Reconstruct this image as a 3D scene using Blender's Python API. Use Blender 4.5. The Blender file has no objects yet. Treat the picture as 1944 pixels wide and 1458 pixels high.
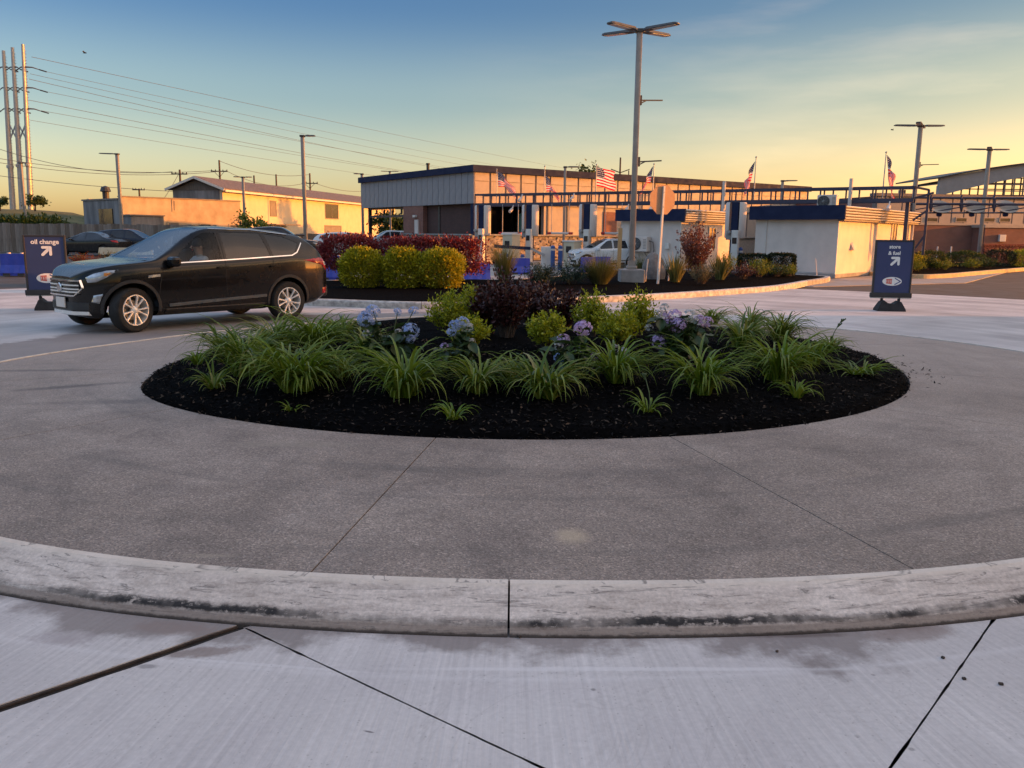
import bpy, bmesh, math, random
import numpy as np
from mathutils import Vector, Matrix, noise
from mathutils.bvhtree import BVHTree

random.seed(7); RNG = np.random.default_rng(11)
S = bpy.context.scene
COL = S.collection
R = math.radians

# ------------------------------------------------------------------ camera
F_PX, CAM_H, PITCH, ROLL = 1600.0, 1.5, math.atan(284 / 1600.0), R(0.6)
cam_d = bpy.data.cameras.new('camera'); cam = bpy.data.objects.new('camera', cam_d); COL.objects.link(cam)
cam_d.sensor_width = 36.0; cam_d.lens = F_PX / 1944 * 36.0; cam_d.clip_start = 0.05; cam_d.clip_end = 3000
_r = Vector((1, 0, 0)); _u = Vector((0, math.sin(PITCH), math.cos(PITCH))); _f = Vector((0, math.cos(PITCH), -math.sin(PITCH)))
_cx = _r * math.cos(ROLL) + _u * math.sin(ROLL); _cy = -_r * math.sin(ROLL) + _u * math.cos(ROLL); _cz = -_f
cam.matrix_world = Matrix(((_cx.x, _cy.x, _cz.x, 0), (_cx.y, _cy.y, _cz.y, 0), (_cx.z, _cy.z, _cz.z, CAM_H), (0, 0, 0, 1)))
S.camera = cam

# ------------------------------------------------------------------ sky and sun
SUN_AZ, SUN_EL = R(3.0), R(6.5)          # azimuth counted from +X towards +Y
sdir = Vector((math.cos(SUN_EL) * math.cos(SUN_AZ), math.cos(SUN_EL) * math.sin(SUN_AZ), math.sin(SUN_EL)))
W = bpy.data.worlds.new('World'); S.world = W; W.use_nodes = True
nt = W.node_tree; nt.nodes.clear()
wo = nt.nodes.new('ShaderNodeOutputWorld'); bg = nt.nodes.new('ShaderNodeBackground')
sky = nt.nodes.new('ShaderNodeTexSky'); sky.sky_type = 'NISHITA'; sky.sun_disc = False
sky.sun_elevation = SUN_EL; sky.sun_rotation = math.pi / 2 - SUN_AZ
sky.altitude = 0; sky.air_density = 1.0; sky.dust_density = 1.2; sky.ozone_density = 2.2
bg.inputs['Strength'].default_value = 0.15
# thin high cloud, brighter streaks low in the sky
tc = nt.nodes.new('ShaderNodeTexCoord'); mp = nt.nodes.new('ShaderNodeMapping'); mp.inputs['Scale'].default_value = (1.3, 1.3, 8.0)
nz = nt.nodes.new('ShaderNodeTexNoise'); nz.inputs['Scale'].default_value = 1.7; nz.inputs['Detail'].default_value = 7; nz.inputs['Roughness'].default_value = .55
cr = nt.nodes.new('ShaderNodeValToRGB'); cr.color_ramp.elements[0].position = .50; cr.color_ramp.elements[1].position = .74
nt.links.new(tc.outputs['Generated'], mp.inputs['Vector']); nt.links.new(mp.outputs['Vector'], nz.inputs['Vector']); nt.links.new(nz.outputs['Fac'], cr.inputs['Fac'])
# low sky dimmed, warm to blue; overhead brightened and warmed to light the ground
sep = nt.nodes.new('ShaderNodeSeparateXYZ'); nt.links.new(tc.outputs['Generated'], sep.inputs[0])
sky_grade = nt.nodes.new('ShaderNodeValToRGB'); sky_grade.color_ramp.interpolation = 'EASE'
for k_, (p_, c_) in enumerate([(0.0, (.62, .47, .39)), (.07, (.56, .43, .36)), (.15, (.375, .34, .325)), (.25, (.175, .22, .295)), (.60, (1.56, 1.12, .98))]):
    e_ = sky_grade.color_ramp.elements[k_] if k_ < 2 else sky_grade.color_ramp.elements.new(p_)
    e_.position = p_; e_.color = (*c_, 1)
nt.links.new(sep.outputs['Z'], sky_grade.inputs['Fac'])
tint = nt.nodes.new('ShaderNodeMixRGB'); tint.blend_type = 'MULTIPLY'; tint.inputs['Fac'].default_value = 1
nt.links.new(sky.outputs['Color'], tint.inputs['Color1']); nt.links.new(sky_grade.outputs['Color'], tint.inputs['Color2'])
mx = nt.nodes.new('ShaderNodeMixRGB'); mx.blend_type = 'ADD'; mx.inputs['Color2'].default_value = (1.6, 1.0, .5, 1)
mul = nt.nodes.new('ShaderNodeMath'); mul.operation = 'MULTIPLY'; mul.inputs[1].default_value = .42
# cloud gathers towards the sun's side of the sky
sunw = nt.nodes.new('ShaderNodeMapRange'); sunw.inputs['From Min'].default_value = -.1; sunw.inputs['From Max'].default_value = .75; nt.links.new(sep.outputs['X'], sunw.inputs['Value'])
cm = nt.nodes.new('ShaderNodeMath'); cm.operation = 'MULTIPLY'; nt.links.new(cr.outputs['Color'], cm.inputs[0]); nt.links.new(sunw.outputs['Result'], cm.inputs[1]); nt.links.new(cm.outputs[0], mul.inputs[0]); nt.links.new(mul.outputs[0], mx.inputs['Fac'])
# the whole sky warms towards the low sun
gl = nt.nodes.new('ShaderNodeMapRange'); gl.interpolation_type = 'SMOOTHSTEP'; gl.inputs['From Min'].default_value = -.25; gl.inputs['From Max'].default_value = .8; nt.links.new(sep.outputs['X'], gl.inputs['Value'])
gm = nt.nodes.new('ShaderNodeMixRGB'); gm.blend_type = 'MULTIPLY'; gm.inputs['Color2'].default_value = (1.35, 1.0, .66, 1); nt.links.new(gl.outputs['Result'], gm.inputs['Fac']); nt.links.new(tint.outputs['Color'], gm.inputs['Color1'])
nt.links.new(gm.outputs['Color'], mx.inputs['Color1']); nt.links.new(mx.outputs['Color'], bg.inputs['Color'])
nt.links.new(bg.outputs['Background'], wo.inputs['Surface'])
sd = bpy.data.lights.new('sun', 'SUN'); sd.energy = 2.0; sd.angle = R(0.55); sd.color = (.76, .25, .03)
so = bpy.data.objects.new('sun', sd); COL.objects.link(so); so.rotation_euler = sdir.to_track_quat('Z', 'Y').to_euler(); so.location = (40, 10, 30)
S.view_settings.view_transform = 'Standard'; S.view_settings.look = 'None'
S.view_settings.exposure = 2.32; S.view_settings.gamma = 1.0; S.view_settings.use_curve_mapping = False
S.render.engine = 'CYCLES'
S.cycles.max_bounces = 6; S.cycles.transparent_max_bounces = 12

# ------------------------------------------------------------------ photograph pixel (1944 wide) -> point of the place
def ray(x, y):
    u = (x - 972) / F_PX; v = -(y - 729) / F_PX
    return _cx * u + _cy * v + _f
def G(x, y, z=0.0):
    r = ray(x, y); t = (z - CAM_H) / r.z
    return Vector((r.x * t, r.y * t, z))
def D(x, y, Y):
    r = ray(x, y); t = Y / r.y
    return Vector((r.x * t, Y, CAM_H + r.z * t))

# ------------------------------------------------------------------ object helpers
class MB:
    """collects shapes for ONE mesh object"""
    def __init__(s): s.v = []; s.f = []; s.m = []; s.mi = 0; s.sm = []; s.smooth = False
    def add(s, vs, fs):
        b = len(s.v); s.v.extend([tuple(p) for p in vs])
        for f in fs: s.f.append(tuple(b + i for i in f)); s.m.append(s.mi); s.sm.append(s.smooth)
        return s
    def box(s, c, d, rz=0.0, M=None):
        hx, hy, hz = d[0] / 2, d[1] / 2, d[2] / 2; c = Vector(c); vs = []
        m = Matrix.Rotation(rz, 3, 'Z') if M is None else M
        for sx, sy, sz in ((-1,-1,-1),(1,-1,-1),(1,1,-1),(-1,1,-1),(-1,-1,1),(1,-1,1),(1,1,1),(-1,1,1)):
            vs.append(c + m @ Vector((sx * hx, sy * hy, sz * hz)))
        return s.add(vs, [(0,3,2,1),(4,5,6,7),(0,1,5,4),(1,2,6,5),(2,3,7,6),(3,0,4,7)])
    def bbox(s, c, d, b=.01, rz=0.0):
        """box with chamfered edges"""
        bm = bmesh.new(); bmesh.ops.create_cube(bm, size=1)
        for v in bm.verts: v.co = Vector((v.co.x * d[0], v.co.y * d[1], v.co.z * d[2]))
        bmesh.ops.bevel(bm, geom=bm.edges[:], offset=b, segments=2, affect='EDGES', profile=.5)
        m = Matrix.Rotation(rz, 3, 'Z'); bm.verts.index_update()
        s.add([Vector(c) + m @ v.co for v in bm.verts], [[v.index for v in f.verts] for f in bm.faces]); bm.free(); return s
    def beam(s, a, b, w, h=None, up=(0, 0, 1)):
        """rectangular bar from a to b"""
        a = Vector(a); b = Vector(b); h = w if h is None else h; d = (b - a).normalized(); u = Vector(up)
        if abs(d.dot(u)) > .98: u = Vector((0, 1, 0))
        x = d.cross(u).normalized(); y = x.cross(d).normalized(); vs = []
        for p in (a, b):
            for sx, sy in ((-1,-1),(1,-1),(1,1),(-1,1)): vs.append(p + x * sx * w / 2 + y * sy * h / 2)
        return s.add(vs, [(0,3,2,1),(4,5,6,7),(0,1,5,4),(1,2,6,5),(2,3,7,6),(3,0,4,7)])
    def tube(s, pts, r, n=8, caps=True):
        pts = [Vector(p) for p in pts]; rs = r if isinstance(r, (list, tuple)) else [r] * len(pts); vs = []; fs = []
        px = None
        for i, p in enumerate(pts):
            d = (pts[min(i + 1, len(pts) - 1)] - pts[max(i - 1, 0)]).normalized()
            if px is None:
                u = Vector((0, 0, 1)) if abs(d.z) < .9 else Vector((1, 0, 0)); px = d.cross(u).normalized()
            px = (px - d * px.dot(d)).normalized(); py = d.cross(px)
            for k in range(n):
                a = 2 * math.pi * k / n; vs.append(p + (px * math.cos(a) + py * math.sin(a)) * rs[i])
        for i in range(len(pts) - 1):
            for k in range(n):
                k2 = (k + 1) % n; fs.append((i * n + k, i * n + k2, (i + 1) * n + k2, (i + 1) * n + k))
        if caps: fs.append(tuple(range(n - 1, -1, -1))); fs.append(tuple((len(pts) - 1) * n + k for k in range(n)))
        return s.add(vs, fs)
    def lathe(s, prof, c=(0, 0, 0), axis='Z', n=24, a0=0, a1=2 * math.pi):
        """prof: (radius, height) pairs"""
        full = abs(a1 - a0 - 2 * math.pi) < 1e-6; m = n if full else n + 1; vs = []; c = Vector(c)
        for r, h in prof:
            for k in range(m):
                a = a0 + (a1 - a0) * k / n; x, y = r * math.cos(a), r * math.sin(a)
                vs.append(c + (Vector((x, y, h)) if axis == 'Z' else Vector((x, h, y)) if axis == 'Y' else Vector((h, x, y))))
        fs = []
        for i in range(len(prof) - 1):
            for k in range(n):
                k2 = (k + 1) % m; fs.append((i * m + k, i * m + k2, (i + 1) * m + k2, (i + 1) * m + k))
        return s.add(vs, fs)
    def prism(s, poly, z0, z1):
        """horizontal polygon (x,y) between two heights"""
        n = len(poly); vs = [(p[0], p[1], z0) for p in poly] + [(p[0], p[1], z1) for p in poly]
        fs = [tuple(range(n - 1, -1, -1)), tuple(range(n, 2 * n))] + [(i, (i + 1) % n, n + (i + 1) % n, n + i) for i in range(n)]
        return s.add(vs, fs)
    def plate(s, poly, n, t):
        """planar polygon of 3-D points thickened by t along n"""
        n = Vector(n).normalized(); k = len(poly); vs = [Vector(p) for p in poly] + [Vector(p) + n * t for p in poly]
        fs = [tuple(range(k - 1, -1, -1)), tuple(range(k, 2 * k))] + [(i, (i + 1) % k, k + (i + 1) % k, k + i) for i in range(k)]
        return s.add(vs, fs)
    def grid(s, nx, ny, fn):
        vs = [fn(i / (nx - 1), j / (ny - 1)) for j in range(ny) for i in range(nx)]
        fs = [(j * nx + i, j * nx + i + 1, (j + 1) * nx + i + 1, (j + 1) * nx + i) for j in range(ny - 1) for i in range(nx - 1)]
        return s.add(vs, fs)
    def mesh(s, name, mats):
        me = bpy.data.meshes.new(name); me.from_pydata(s.v, [], s.f)
        for m in (mats if isinstance(mats, (list, tuple)) else [mats]): me.materials.append(m)
        me.polygons.foreach_set('material_index', s.m); me.polygons.foreach_set('use_smooth', s.sm); me.update()
        return me
    def build(s, name, mats, parent=None, smooth=None, fix=True):
        me = s.mesh(name, mats)
        if fix:
            bm = bmesh.new(); bm.from_mesh(me); bmesh.ops.recalc_face_normals(bm, faces=bm.faces[:]); bm.to_mesh(me); bm.free()
        if smooth: shade(me, smooth)
        return link(name, me, parent)

def shade(me, ang=40):
    for p in me.polygons: p.use_smooth = True
    try: me.set_sharp_from_angle(angle=R(ang))
    except Exception: pass

def link(name, me, parent=None):
    o = bpy.data.objects.new(name, me); COL.objects.link(o)
    if parent is not None: o.parent = parent
    return o

def tag(o, label=None, cat=None, group=None, kind=None):
    if label: o['label'] = label
    if cat: o['category'] = cat
    if group: o['group'] = group
    if kind: o['kind'] = kind
    return o

def thing(name, label, cat, loc=(0, 0, 0), rz=0.0, group=None):
    o = bpy.data.objects.new(name, None); COL.objects.link(o); o.empty_display_size = .2
    o.location = loc; o.rotation_euler = (0, 0, rz)
    return tag(o, label, cat, group)

KIDS = {}
def copy_tree(o, parent=None):
    c = o.copy(); COL.objects.link(c); c.parent = parent
    for ch in list(o.children): copy_tree(ch, c)
    return c
def clone(root, loc, rz=None, label=None, scale=None):
    c = copy_tree(root); c.location = loc
    if rz is not None: c.rotation_euler = (0, 0, rz)
    if scale is not None: c.scale = (scale,) * 3 if not isinstance(scale, (tuple, list)) else scale
    if label: c['label'] = label
    return c

# ------------------------------------------------------------------ materials
def new_mat(name):
    m = bpy.data.materials.new(name); m.use_nodes = True; n = m.node_tree.nodes; b = n['Principled BSDF']
    return m, m.node_tree, b
def N(t, kind, **kw):
    n = t.nodes.new(kind)
    for k, v in kw.items():
        if hasattr(n, k): setattr(n, k, v)
        else: n.inputs[k.replace('_', ' ')].default_value = v
    return n
def L(t, a, b): t.links.new(a, b)
def ramp(t, fac, stops):
    n = t.nodes.new('ShaderNodeValToRGB'); e = n.color_ramp.elements
    while len(e) > len(stops): e.remove(e[-1])
    while len(e) < len(stops): e.new(0.5)
    for x, (p, c) in zip(e, stops): x.position = p; x.color = c if len(c) == 4 else (*c, 1)
    L(t, fac, n.inputs['Fac']); return n
def tex_noise(t, vec, scale, detail=4, rough=.55, dist=0):
    n = t.nodes.new('ShaderNodeTexNoise'); n.inputs['Scale'].default_value = scale; n.inputs['Detail'].default_value = detail
    n.inputs['Roughness'].default_value = rough; n.inputs['Distortion'].default_value = dist
    L(t, vec, n.inputs['Vector']); return n
def coord(t, scale=(1, 1, 1), kind='Object'):
    c = t.nodes.new('ShaderNodeTexCoord'); m = t.nodes.new('ShaderNodeMapping'); m.inputs['Scale'].default_value = scale
    L(t, c.outputs[kind], m.inputs['Vector']); return m.outputs['Vector']
def mixc(t, fac, a, b, mode='MIX'):
    n = t.nodes.new('ShaderNodeMixRGB'); n.blend_type = mode
    for sock, v in ((n.inputs['Fac'], fac), (n.inputs['Color1'], a), (n.inputs['Color2'], b)):
        if isinstance(v, (int, float)): sock.default_value = v
        elif isinstance(v, (tuple, list)): sock.default_value = v if len(v) == 4 else (*v, 1)
        else: L(t, v, sock)
    return n.outputs['Color']
def mth(t, op, a, b=0.0, clamp=False):
    n = t.nodes.new('ShaderNodeMath'); n.operation = op; n.use_clamp = clamp
    for i, v in enumerate((a, b)):
        if isinstance(v, (int, float)): n.inputs[i].default_value = v
        else: L(t, v, n.inputs[i])
    return n.outputs[0]
def bump(t, b, h, strength=.3, dist=.01):
    n = t.nodes.new('ShaderNodeBump'); n.inputs['Strength'].default_value = strength; n.inputs['Distance'].default_value = dist
    L(t, h, n.inputs['Height']); L(t, n.outputs['Normal'], b.inputs['Normal'])

def pm(name, c1, c2=None, scale=6.0, rough=.6, bmp=0.0, metal=0.0, stretch=(1, 1, 1), spec=.5, detail=5):
    """painted / plain surface: two tones mottled by noise, a little roughness change and relief"""
    m, t, b = new_mat(name)
    if c2 is None: c2 = tuple(x * .8 for x in c1)
    v = coord(t, stretch); n = tex_noise(t, v, scale, detail, .6); r = ramp(t, n.outputs['Fac'], [(.32, c2), (.68, c1)])
    L(t, r.outputs['Color'], b.inputs['Base Color']); b.inputs['Metallic'].default_value = metal
    b.inputs['Specular IOR Level'].default_value = spec
    rr = ramp(t, n.outputs['Fac'], [(.3, (min(1, rough + .12),) * 3), (.7, (max(0, rough - .08),) * 3)]); L(t, rr.outputs['Color'], b.inputs['Roughness'])
    if bmp: bump(t, b, tex_noise(t, v, scale * 6, 3).outputs['Fac'], bmp, .01)
    return m

def leaf_mat(name, cols, rough=.5, trans=.35, spec=.3):
    """leaf: colour varies from leaf to leaf, some light comes through"""
    m, t, b = new_mat(name); g = t.nodes.new('ShaderNodeNewGeometry')
    stops = [(i / max(1, len(cols) - 1), c) for i, c in enumerate(cols)]
    r = ramp(t, g.outputs['Random Per Island'], stops)
    L(t, r.outputs['Color'], b.inputs['Base Color']); b.inputs['Roughness'].default_value = rough; b.inputs['Specular IOR Level'].default_value = spec
    tr = t.nodes.new('ShaderNodeBsdfTranslucent'); L(t, mixc(t, 1.0, r.outputs['Color'], (1.0, 1.0, .6), 'MULTIPLY'), tr.inputs['Color'])
    mxs = t.nodes.new('ShaderNodeMixShader'); mxs.inputs['Fac'].default_value = trans
    L(t, b.outputs['BSDF'], mxs.inputs[1]); L(t, tr.outputs['BSDF'], mxs.inputs[2]); L(t, mxs.outputs['Shader'], t.nodes['Material Output'].inputs['Surface'])
    return m

def glass_mat(name, tint, refl=.06, rough=.02):
    m, t, b = new_mat(name); t.nodes.remove(b)
    tr = t.nodes.new('ShaderNodeBsdfTransparent'); tr.inputs['Color'].default_value = (*tint, 1)
    gl = t.nodes.new('ShaderNodeBsdfGlossy'); gl.inputs['Roughness'].default_value = rough; gl.inputs['Color'].default_value = (.95, .97, 1, 1)
    fr = t.nodes.new('ShaderNodeFresnel'); fr.inputs['IOR'].default_value = 1.5
    mxs = t.nodes.new('ShaderNodeMixShader'); L(t, mth(t, 'ADD', fr.outputs['Fac'], refl - .04, True), mxs.inputs['Fac'])
    L(t, tr.outputs['BSDF'], mxs.inputs[1]); L(t, gl.outputs['BSDF'], mxs.inputs[2]); L(t, mxs.outputs['Shader'], t.nodes['Material Output'].inputs['Surface'])
    return m
# ================================================================== GROUND
C0 = Vector((0.0, 9.75, 0))
def polar(table):
    a = np.array([p[0] for p in table], float); r = np.array([p[1] for p in table], float); n = len(a)
    a = np.concatenate([a - 360, a, a + 360]); r = np.concatenate([r, r, r])
    fine = np.arange(-60, 421, 1.0); v = np.interp(fine, a, r); k = np.hanning(31); k /= k.sum()
    v = np.convolve(np.pad(v, 15, mode='edge'), k, mode='valid')
    return lambda deg: float(np.interp(deg % 360, fine, v))
apron_r = polar([(0, 6.5), (7, 6.47), (20, 6.18), (32, 5.96), (60, 5.45), (90, 4.95), (120, 4.6), (145, 4.5), (171, 4.82), (190, 5.51), (220, 6.25), (249, 6.55), (270, 6.5), (290, 6.63), (320, 6.68), (345, 6.6)])
bed_r = polar([(0, 4.18), (20, 4.1), (45, 3.95), (90, 3.65), (135, 3.45), (165, 3.35), (182, 3.42), (194, 3.55), (206, 3.86), (220, 4.16), (235, 4.2), (270, 4.17), (315, 4.22)])
def pol(r, deg, z=0.0, c=C0): return Vector((c.x + r * math.cos(R(deg)), c.y + r * math.sin(R(deg)), z))
def inset(poly, w):
    """move every edge of a counter-clockwise 2-D polygon inwards by w"""
    n = len(poly); out = []
    for i in range(n):
        a, b, c = Vector(poly[i - 1][:2]), Vector(poly[i][:2]), Vector(poly[(i + 1) % n][:2])
        d1 = (b - a).normalized(); d2 = (c - b).normalized(); n1 = Vector((-d1.y, d1.x)); n2 = Vector((-d2.y, d2.x))
        m = n1 + n2; k = 1 + n1.dot(n2); out.append(b + m * (w / max(k, .25)))
    return out
def smooth_closed(pts, sub=8):
    n = len(pts); out = []
    for i in range(n):
        p0, p1, p2, p3 = (Vector(pts[(i + k) % n]) for k in (-1, 0, 1, 2))
        for s in range(sub):
            t = s / sub; out.append(.5 * ((2 * p1) + (p2 - p0) * t + (2 * p0 - 5 * p1 + 4 * p2 - p3) * t * t + (3 * p1 - p0 - 3 * p2 + p3) * t ** 3))
    return out

def mat_road():
    m, t, b = new_mat('road_concrete'); v = coord(t)
    sx = N(t, 'ShaderNodeSeparateXYZ'); L(t, v, sx.inputs[0])
    ang = mth(t, 'ARCTAN2', mth(t, 'SUBTRACT', sx.outputs['Y'], C0.y), sx.outputs['X'])
    rad = mth(t, 'POWER', mth(t, 'ADD', mth(t, 'POWER', sx.outputs['X'], 2), mth(t, 'POWER', mth(t, 'SUBTRACT', sx.outputs['Y'], C0.y), 2)), .5)
    cb = N(t, 'ShaderNodeCombineXYZ'); L(t, mth(t, 'MULTIPLY', ang, 330), cb.inputs[0]); L(t, mth(t, 'MULTIPLY', rad, .55), cb.inputs[1])
    st = tex_noise(t, cb.outputs[0], 1.0, 4, .7); st2 = tex_noise(t, cb.outputs[0], 3.3, 2, .6)
    big = tex_noise(t, v, .55, 4, .55, .4); fine = tex_noise(t, v, 46, 4, .65)
    base = ramp(t, big.outputs['Fac'], [(.25, (.45, .412, .39)), (.5, (.555, .515, .488)), (.8, (.65, .608, .582))])
    c = mixc(t, .55, base.outputs['Color'], ramp(t, st.outputs['Fac'], [(.25, (.72, .71, .71)), (.75, (1.25, 1.24, 1.24))]).outputs['Color'], 'MULTIPLY')
    c = mixc(t, .5, c, ramp(t, fine.outputs['Fac'], [(.2, (.78, .78, .78)), (.8, (1.22, 1.22, 1.22))]).outputs['Color'], 'MULTIPLY')
    # dirt washed to the foot of the kerb and a tyre-darkened lane beyond
    near = mth(t, 'SUBTRACT', rad, 6.86); dn = tex_noise(t, v, 1.15, 7, .62)
    foot = mth(t, 'SUBTRACT', mth(t, 'MULTIPLY', mth(t, 'SUBTRACT', dn.outputs['Fac'], .44), 1.5), mth(t, 'MULTIPLY', near, 1.0)); foot = mth(t, 'MULTIPLY', foot, 8, True)
    c = mixc(t, mth(t, 'MULTIPLY', foot, .72), c, (.17, .135, .12))
    spots = N(t, 'ShaderNodeTexVoronoi'); spots.inputs['Scale'].default_value = 7.5; L(t, v, spots.inputs['Vector'])
    sel = tex_noise(t, v, 1.1, 2); sp = mth(t, 'MULTIPLY', ramp(t, spots.outputs['Distance'], [(.045, (1, 1, 1)), (.085, (0, 0, 0))]).outputs['Color'], ramp(t, sel.outputs['Fac'], [(.5, (0, 0, 0)), (.6, (1, 1, 1))]).outputs['Color'])
    c = mixc(t, mth(t, 'MULTIPLY', sp, .55), c, (.09, .08, .075))
    tv = N(t, 'ShaderNodeCombineXYZ'); L(t, mth(t, 'MULTIPLY', rad, 1.0), tv.inputs[0]); L(t, mth(t, 'MULTIPLY', ang, 2.4), tv.inputs[1])
    tl = tex_noise(t, tv.outputs[0], 1.25, 3, .5)
    lane = mth(t, 'MULTIPLY', ramp(t, tl.outputs['Fac'], [(.42, (0, 0, 0)), (.62, (1, 1, 1))]).outputs['Color'], ramp(t, mth(t, 'MULTIPLY', mth(t, 'SUBTRACT', sx.outputs['Y'], 7.0), .2, True), [(0, (0, 0, 0)), (1, (1, 1, 1))]).outputs['Color'])
    c = mixc(t, mth(t, 'MULTIPLY', lane, .42), c, (.20, .185, .18))
    # large uneven tone of the pours, one scabbed patch, a rust-brown wash beside the wide joint, odd marks
    lg = tex_noise(t, v, .9, 3, .5, .5); c = mixc(t, .5, c, ramp(t, lg.outputs['Fac'], [(.3, (.76, .74, .77)), (.5, (1, 1, 1)), (.7, (1.16, 1.16, 1.15))]).outputs['Color'], 'MULTIPLY')
    def mark(px, py, rx, ry, col, k, rot=0.0, rag=1.1, sc_=14):
        nonlocal c
        p = G(px, py, 0); m_ = N(t, 'ShaderNodeMapping'); m_.vector_type = 'TEXTURE'; m_.inputs['Location'].default_value = (p.x, p.y, 0); m_.inputs['Rotation'].default_value = (0, 0, rot); m_.inputs['Scale'].default_value = (rx, ry, 1)
        L(t, v, m_.inputs['Vector']); ln = N(t, 'ShaderNodeVectorMath'); ln.operation = 'LENGTH'; L(t, m_.outputs[0], ln.inputs[0])
        q = mth(t, 'ADD', ln.outputs['Value'], mth(t, 'MULTIPLY', mth(t, 'SUBTRACT', tex_noise(t, v, sc_, 5, .7).outputs['Fac'], .5), rag)); f = ramp(t, q, [(.5, (1, 1, 1)), (.95, (0, 0, 0))]); c = mixc(t, mth(t, 'MULTIPLY', f.outputs['Color'], k), c, col)
    mark(120, 1213, .16, .075, (.36, .31, .30), .6, 0, 1.6, 26); mark(385, 1238, .20, .05, (.20, .145, .12), .7, .2, 1.5); mark(330, 1192, .22, .07, (.24, .18, .155), .6, -.1, 1.3); mark(1730, 1200, .24, .10, (.25, .19, .165), .6, .2, 1.3); mark(1500, 1205, .30, .03, (.13, .10, .09), .7, .03, 1.2)
    mark(700, 1389, .022, .006, (.14, .12, .12), .8, -.3, .6, 30); mark(500, 1262, .5, .012, (.66, .62, .60), .5, -.12, .8); mark(1180, 1270, .9, .02, (.70, .66, .64), .5, .02, .8); mark(280, 1265, .05, .02, (.2, .18, .17), .6, 0, 1.2)
    # pores, fine crazing and a pale scraped ring a stride out from the kerb
    po = N(t, 'ShaderNodeTexVoronoi'); po.inputs['Scale'].default_value = 60; L(t, v, po.inputs['Vector']); pv = N(t, 'ShaderNodeSeparateXYZ'); L(t, po.outputs['Color'], pv.inputs[0])
    pore = mth(t, 'MULTIPLY', mth(t, 'LESS_THAN', po.outputs['Distance'], .22), mth(t, 'GREATER_THAN', pv.outputs[0], .86)); c = mixc(t, mth(t, 'MULTIPLY', pore, .35), c, (.22, .19, .17))
    wn = tex_noise(t, v, .8, 6, .7, .8); craz = ramp(t, wn.outputs['Fac'], [(.494, (0, 0, 0)), (.5, (1, 1, 1)), (.506, (0, 0, 0))]); c = mixc(t, mth(t, 'MULTIPLY', craz.outputs['Color'], .14), c, (.2, .17, .155))
    rg = ramp(t, mth(t, 'ADD', near, mth(t, 'MULTIPLY', mth(t, 'SUBTRACT', fine.outputs['Fac'], .5), .03)), [(.20, (0, 0, 0)), (.225, (1, 1, 1)), (.25, (0, 0, 0))]); c = mixc(t, mth(t, 'MULTIPLY', rg.outputs['Color'], .22), c, (.74, .70, .68))
    L(t, c, b.inputs['Base Color']); b.inputs['Roughness'].default_value = .8; b.inputs['Specular IOR Level'].default_value = .3
    h = mth(t, 'ADD', mth(t, 'MULTIPLY', st2.outputs['Fac'], .6), mth(t, 'MULTIPLY', fine.outputs['Fac'], .5)); bump(t, b, h, .35, .006)
    return m
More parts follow.
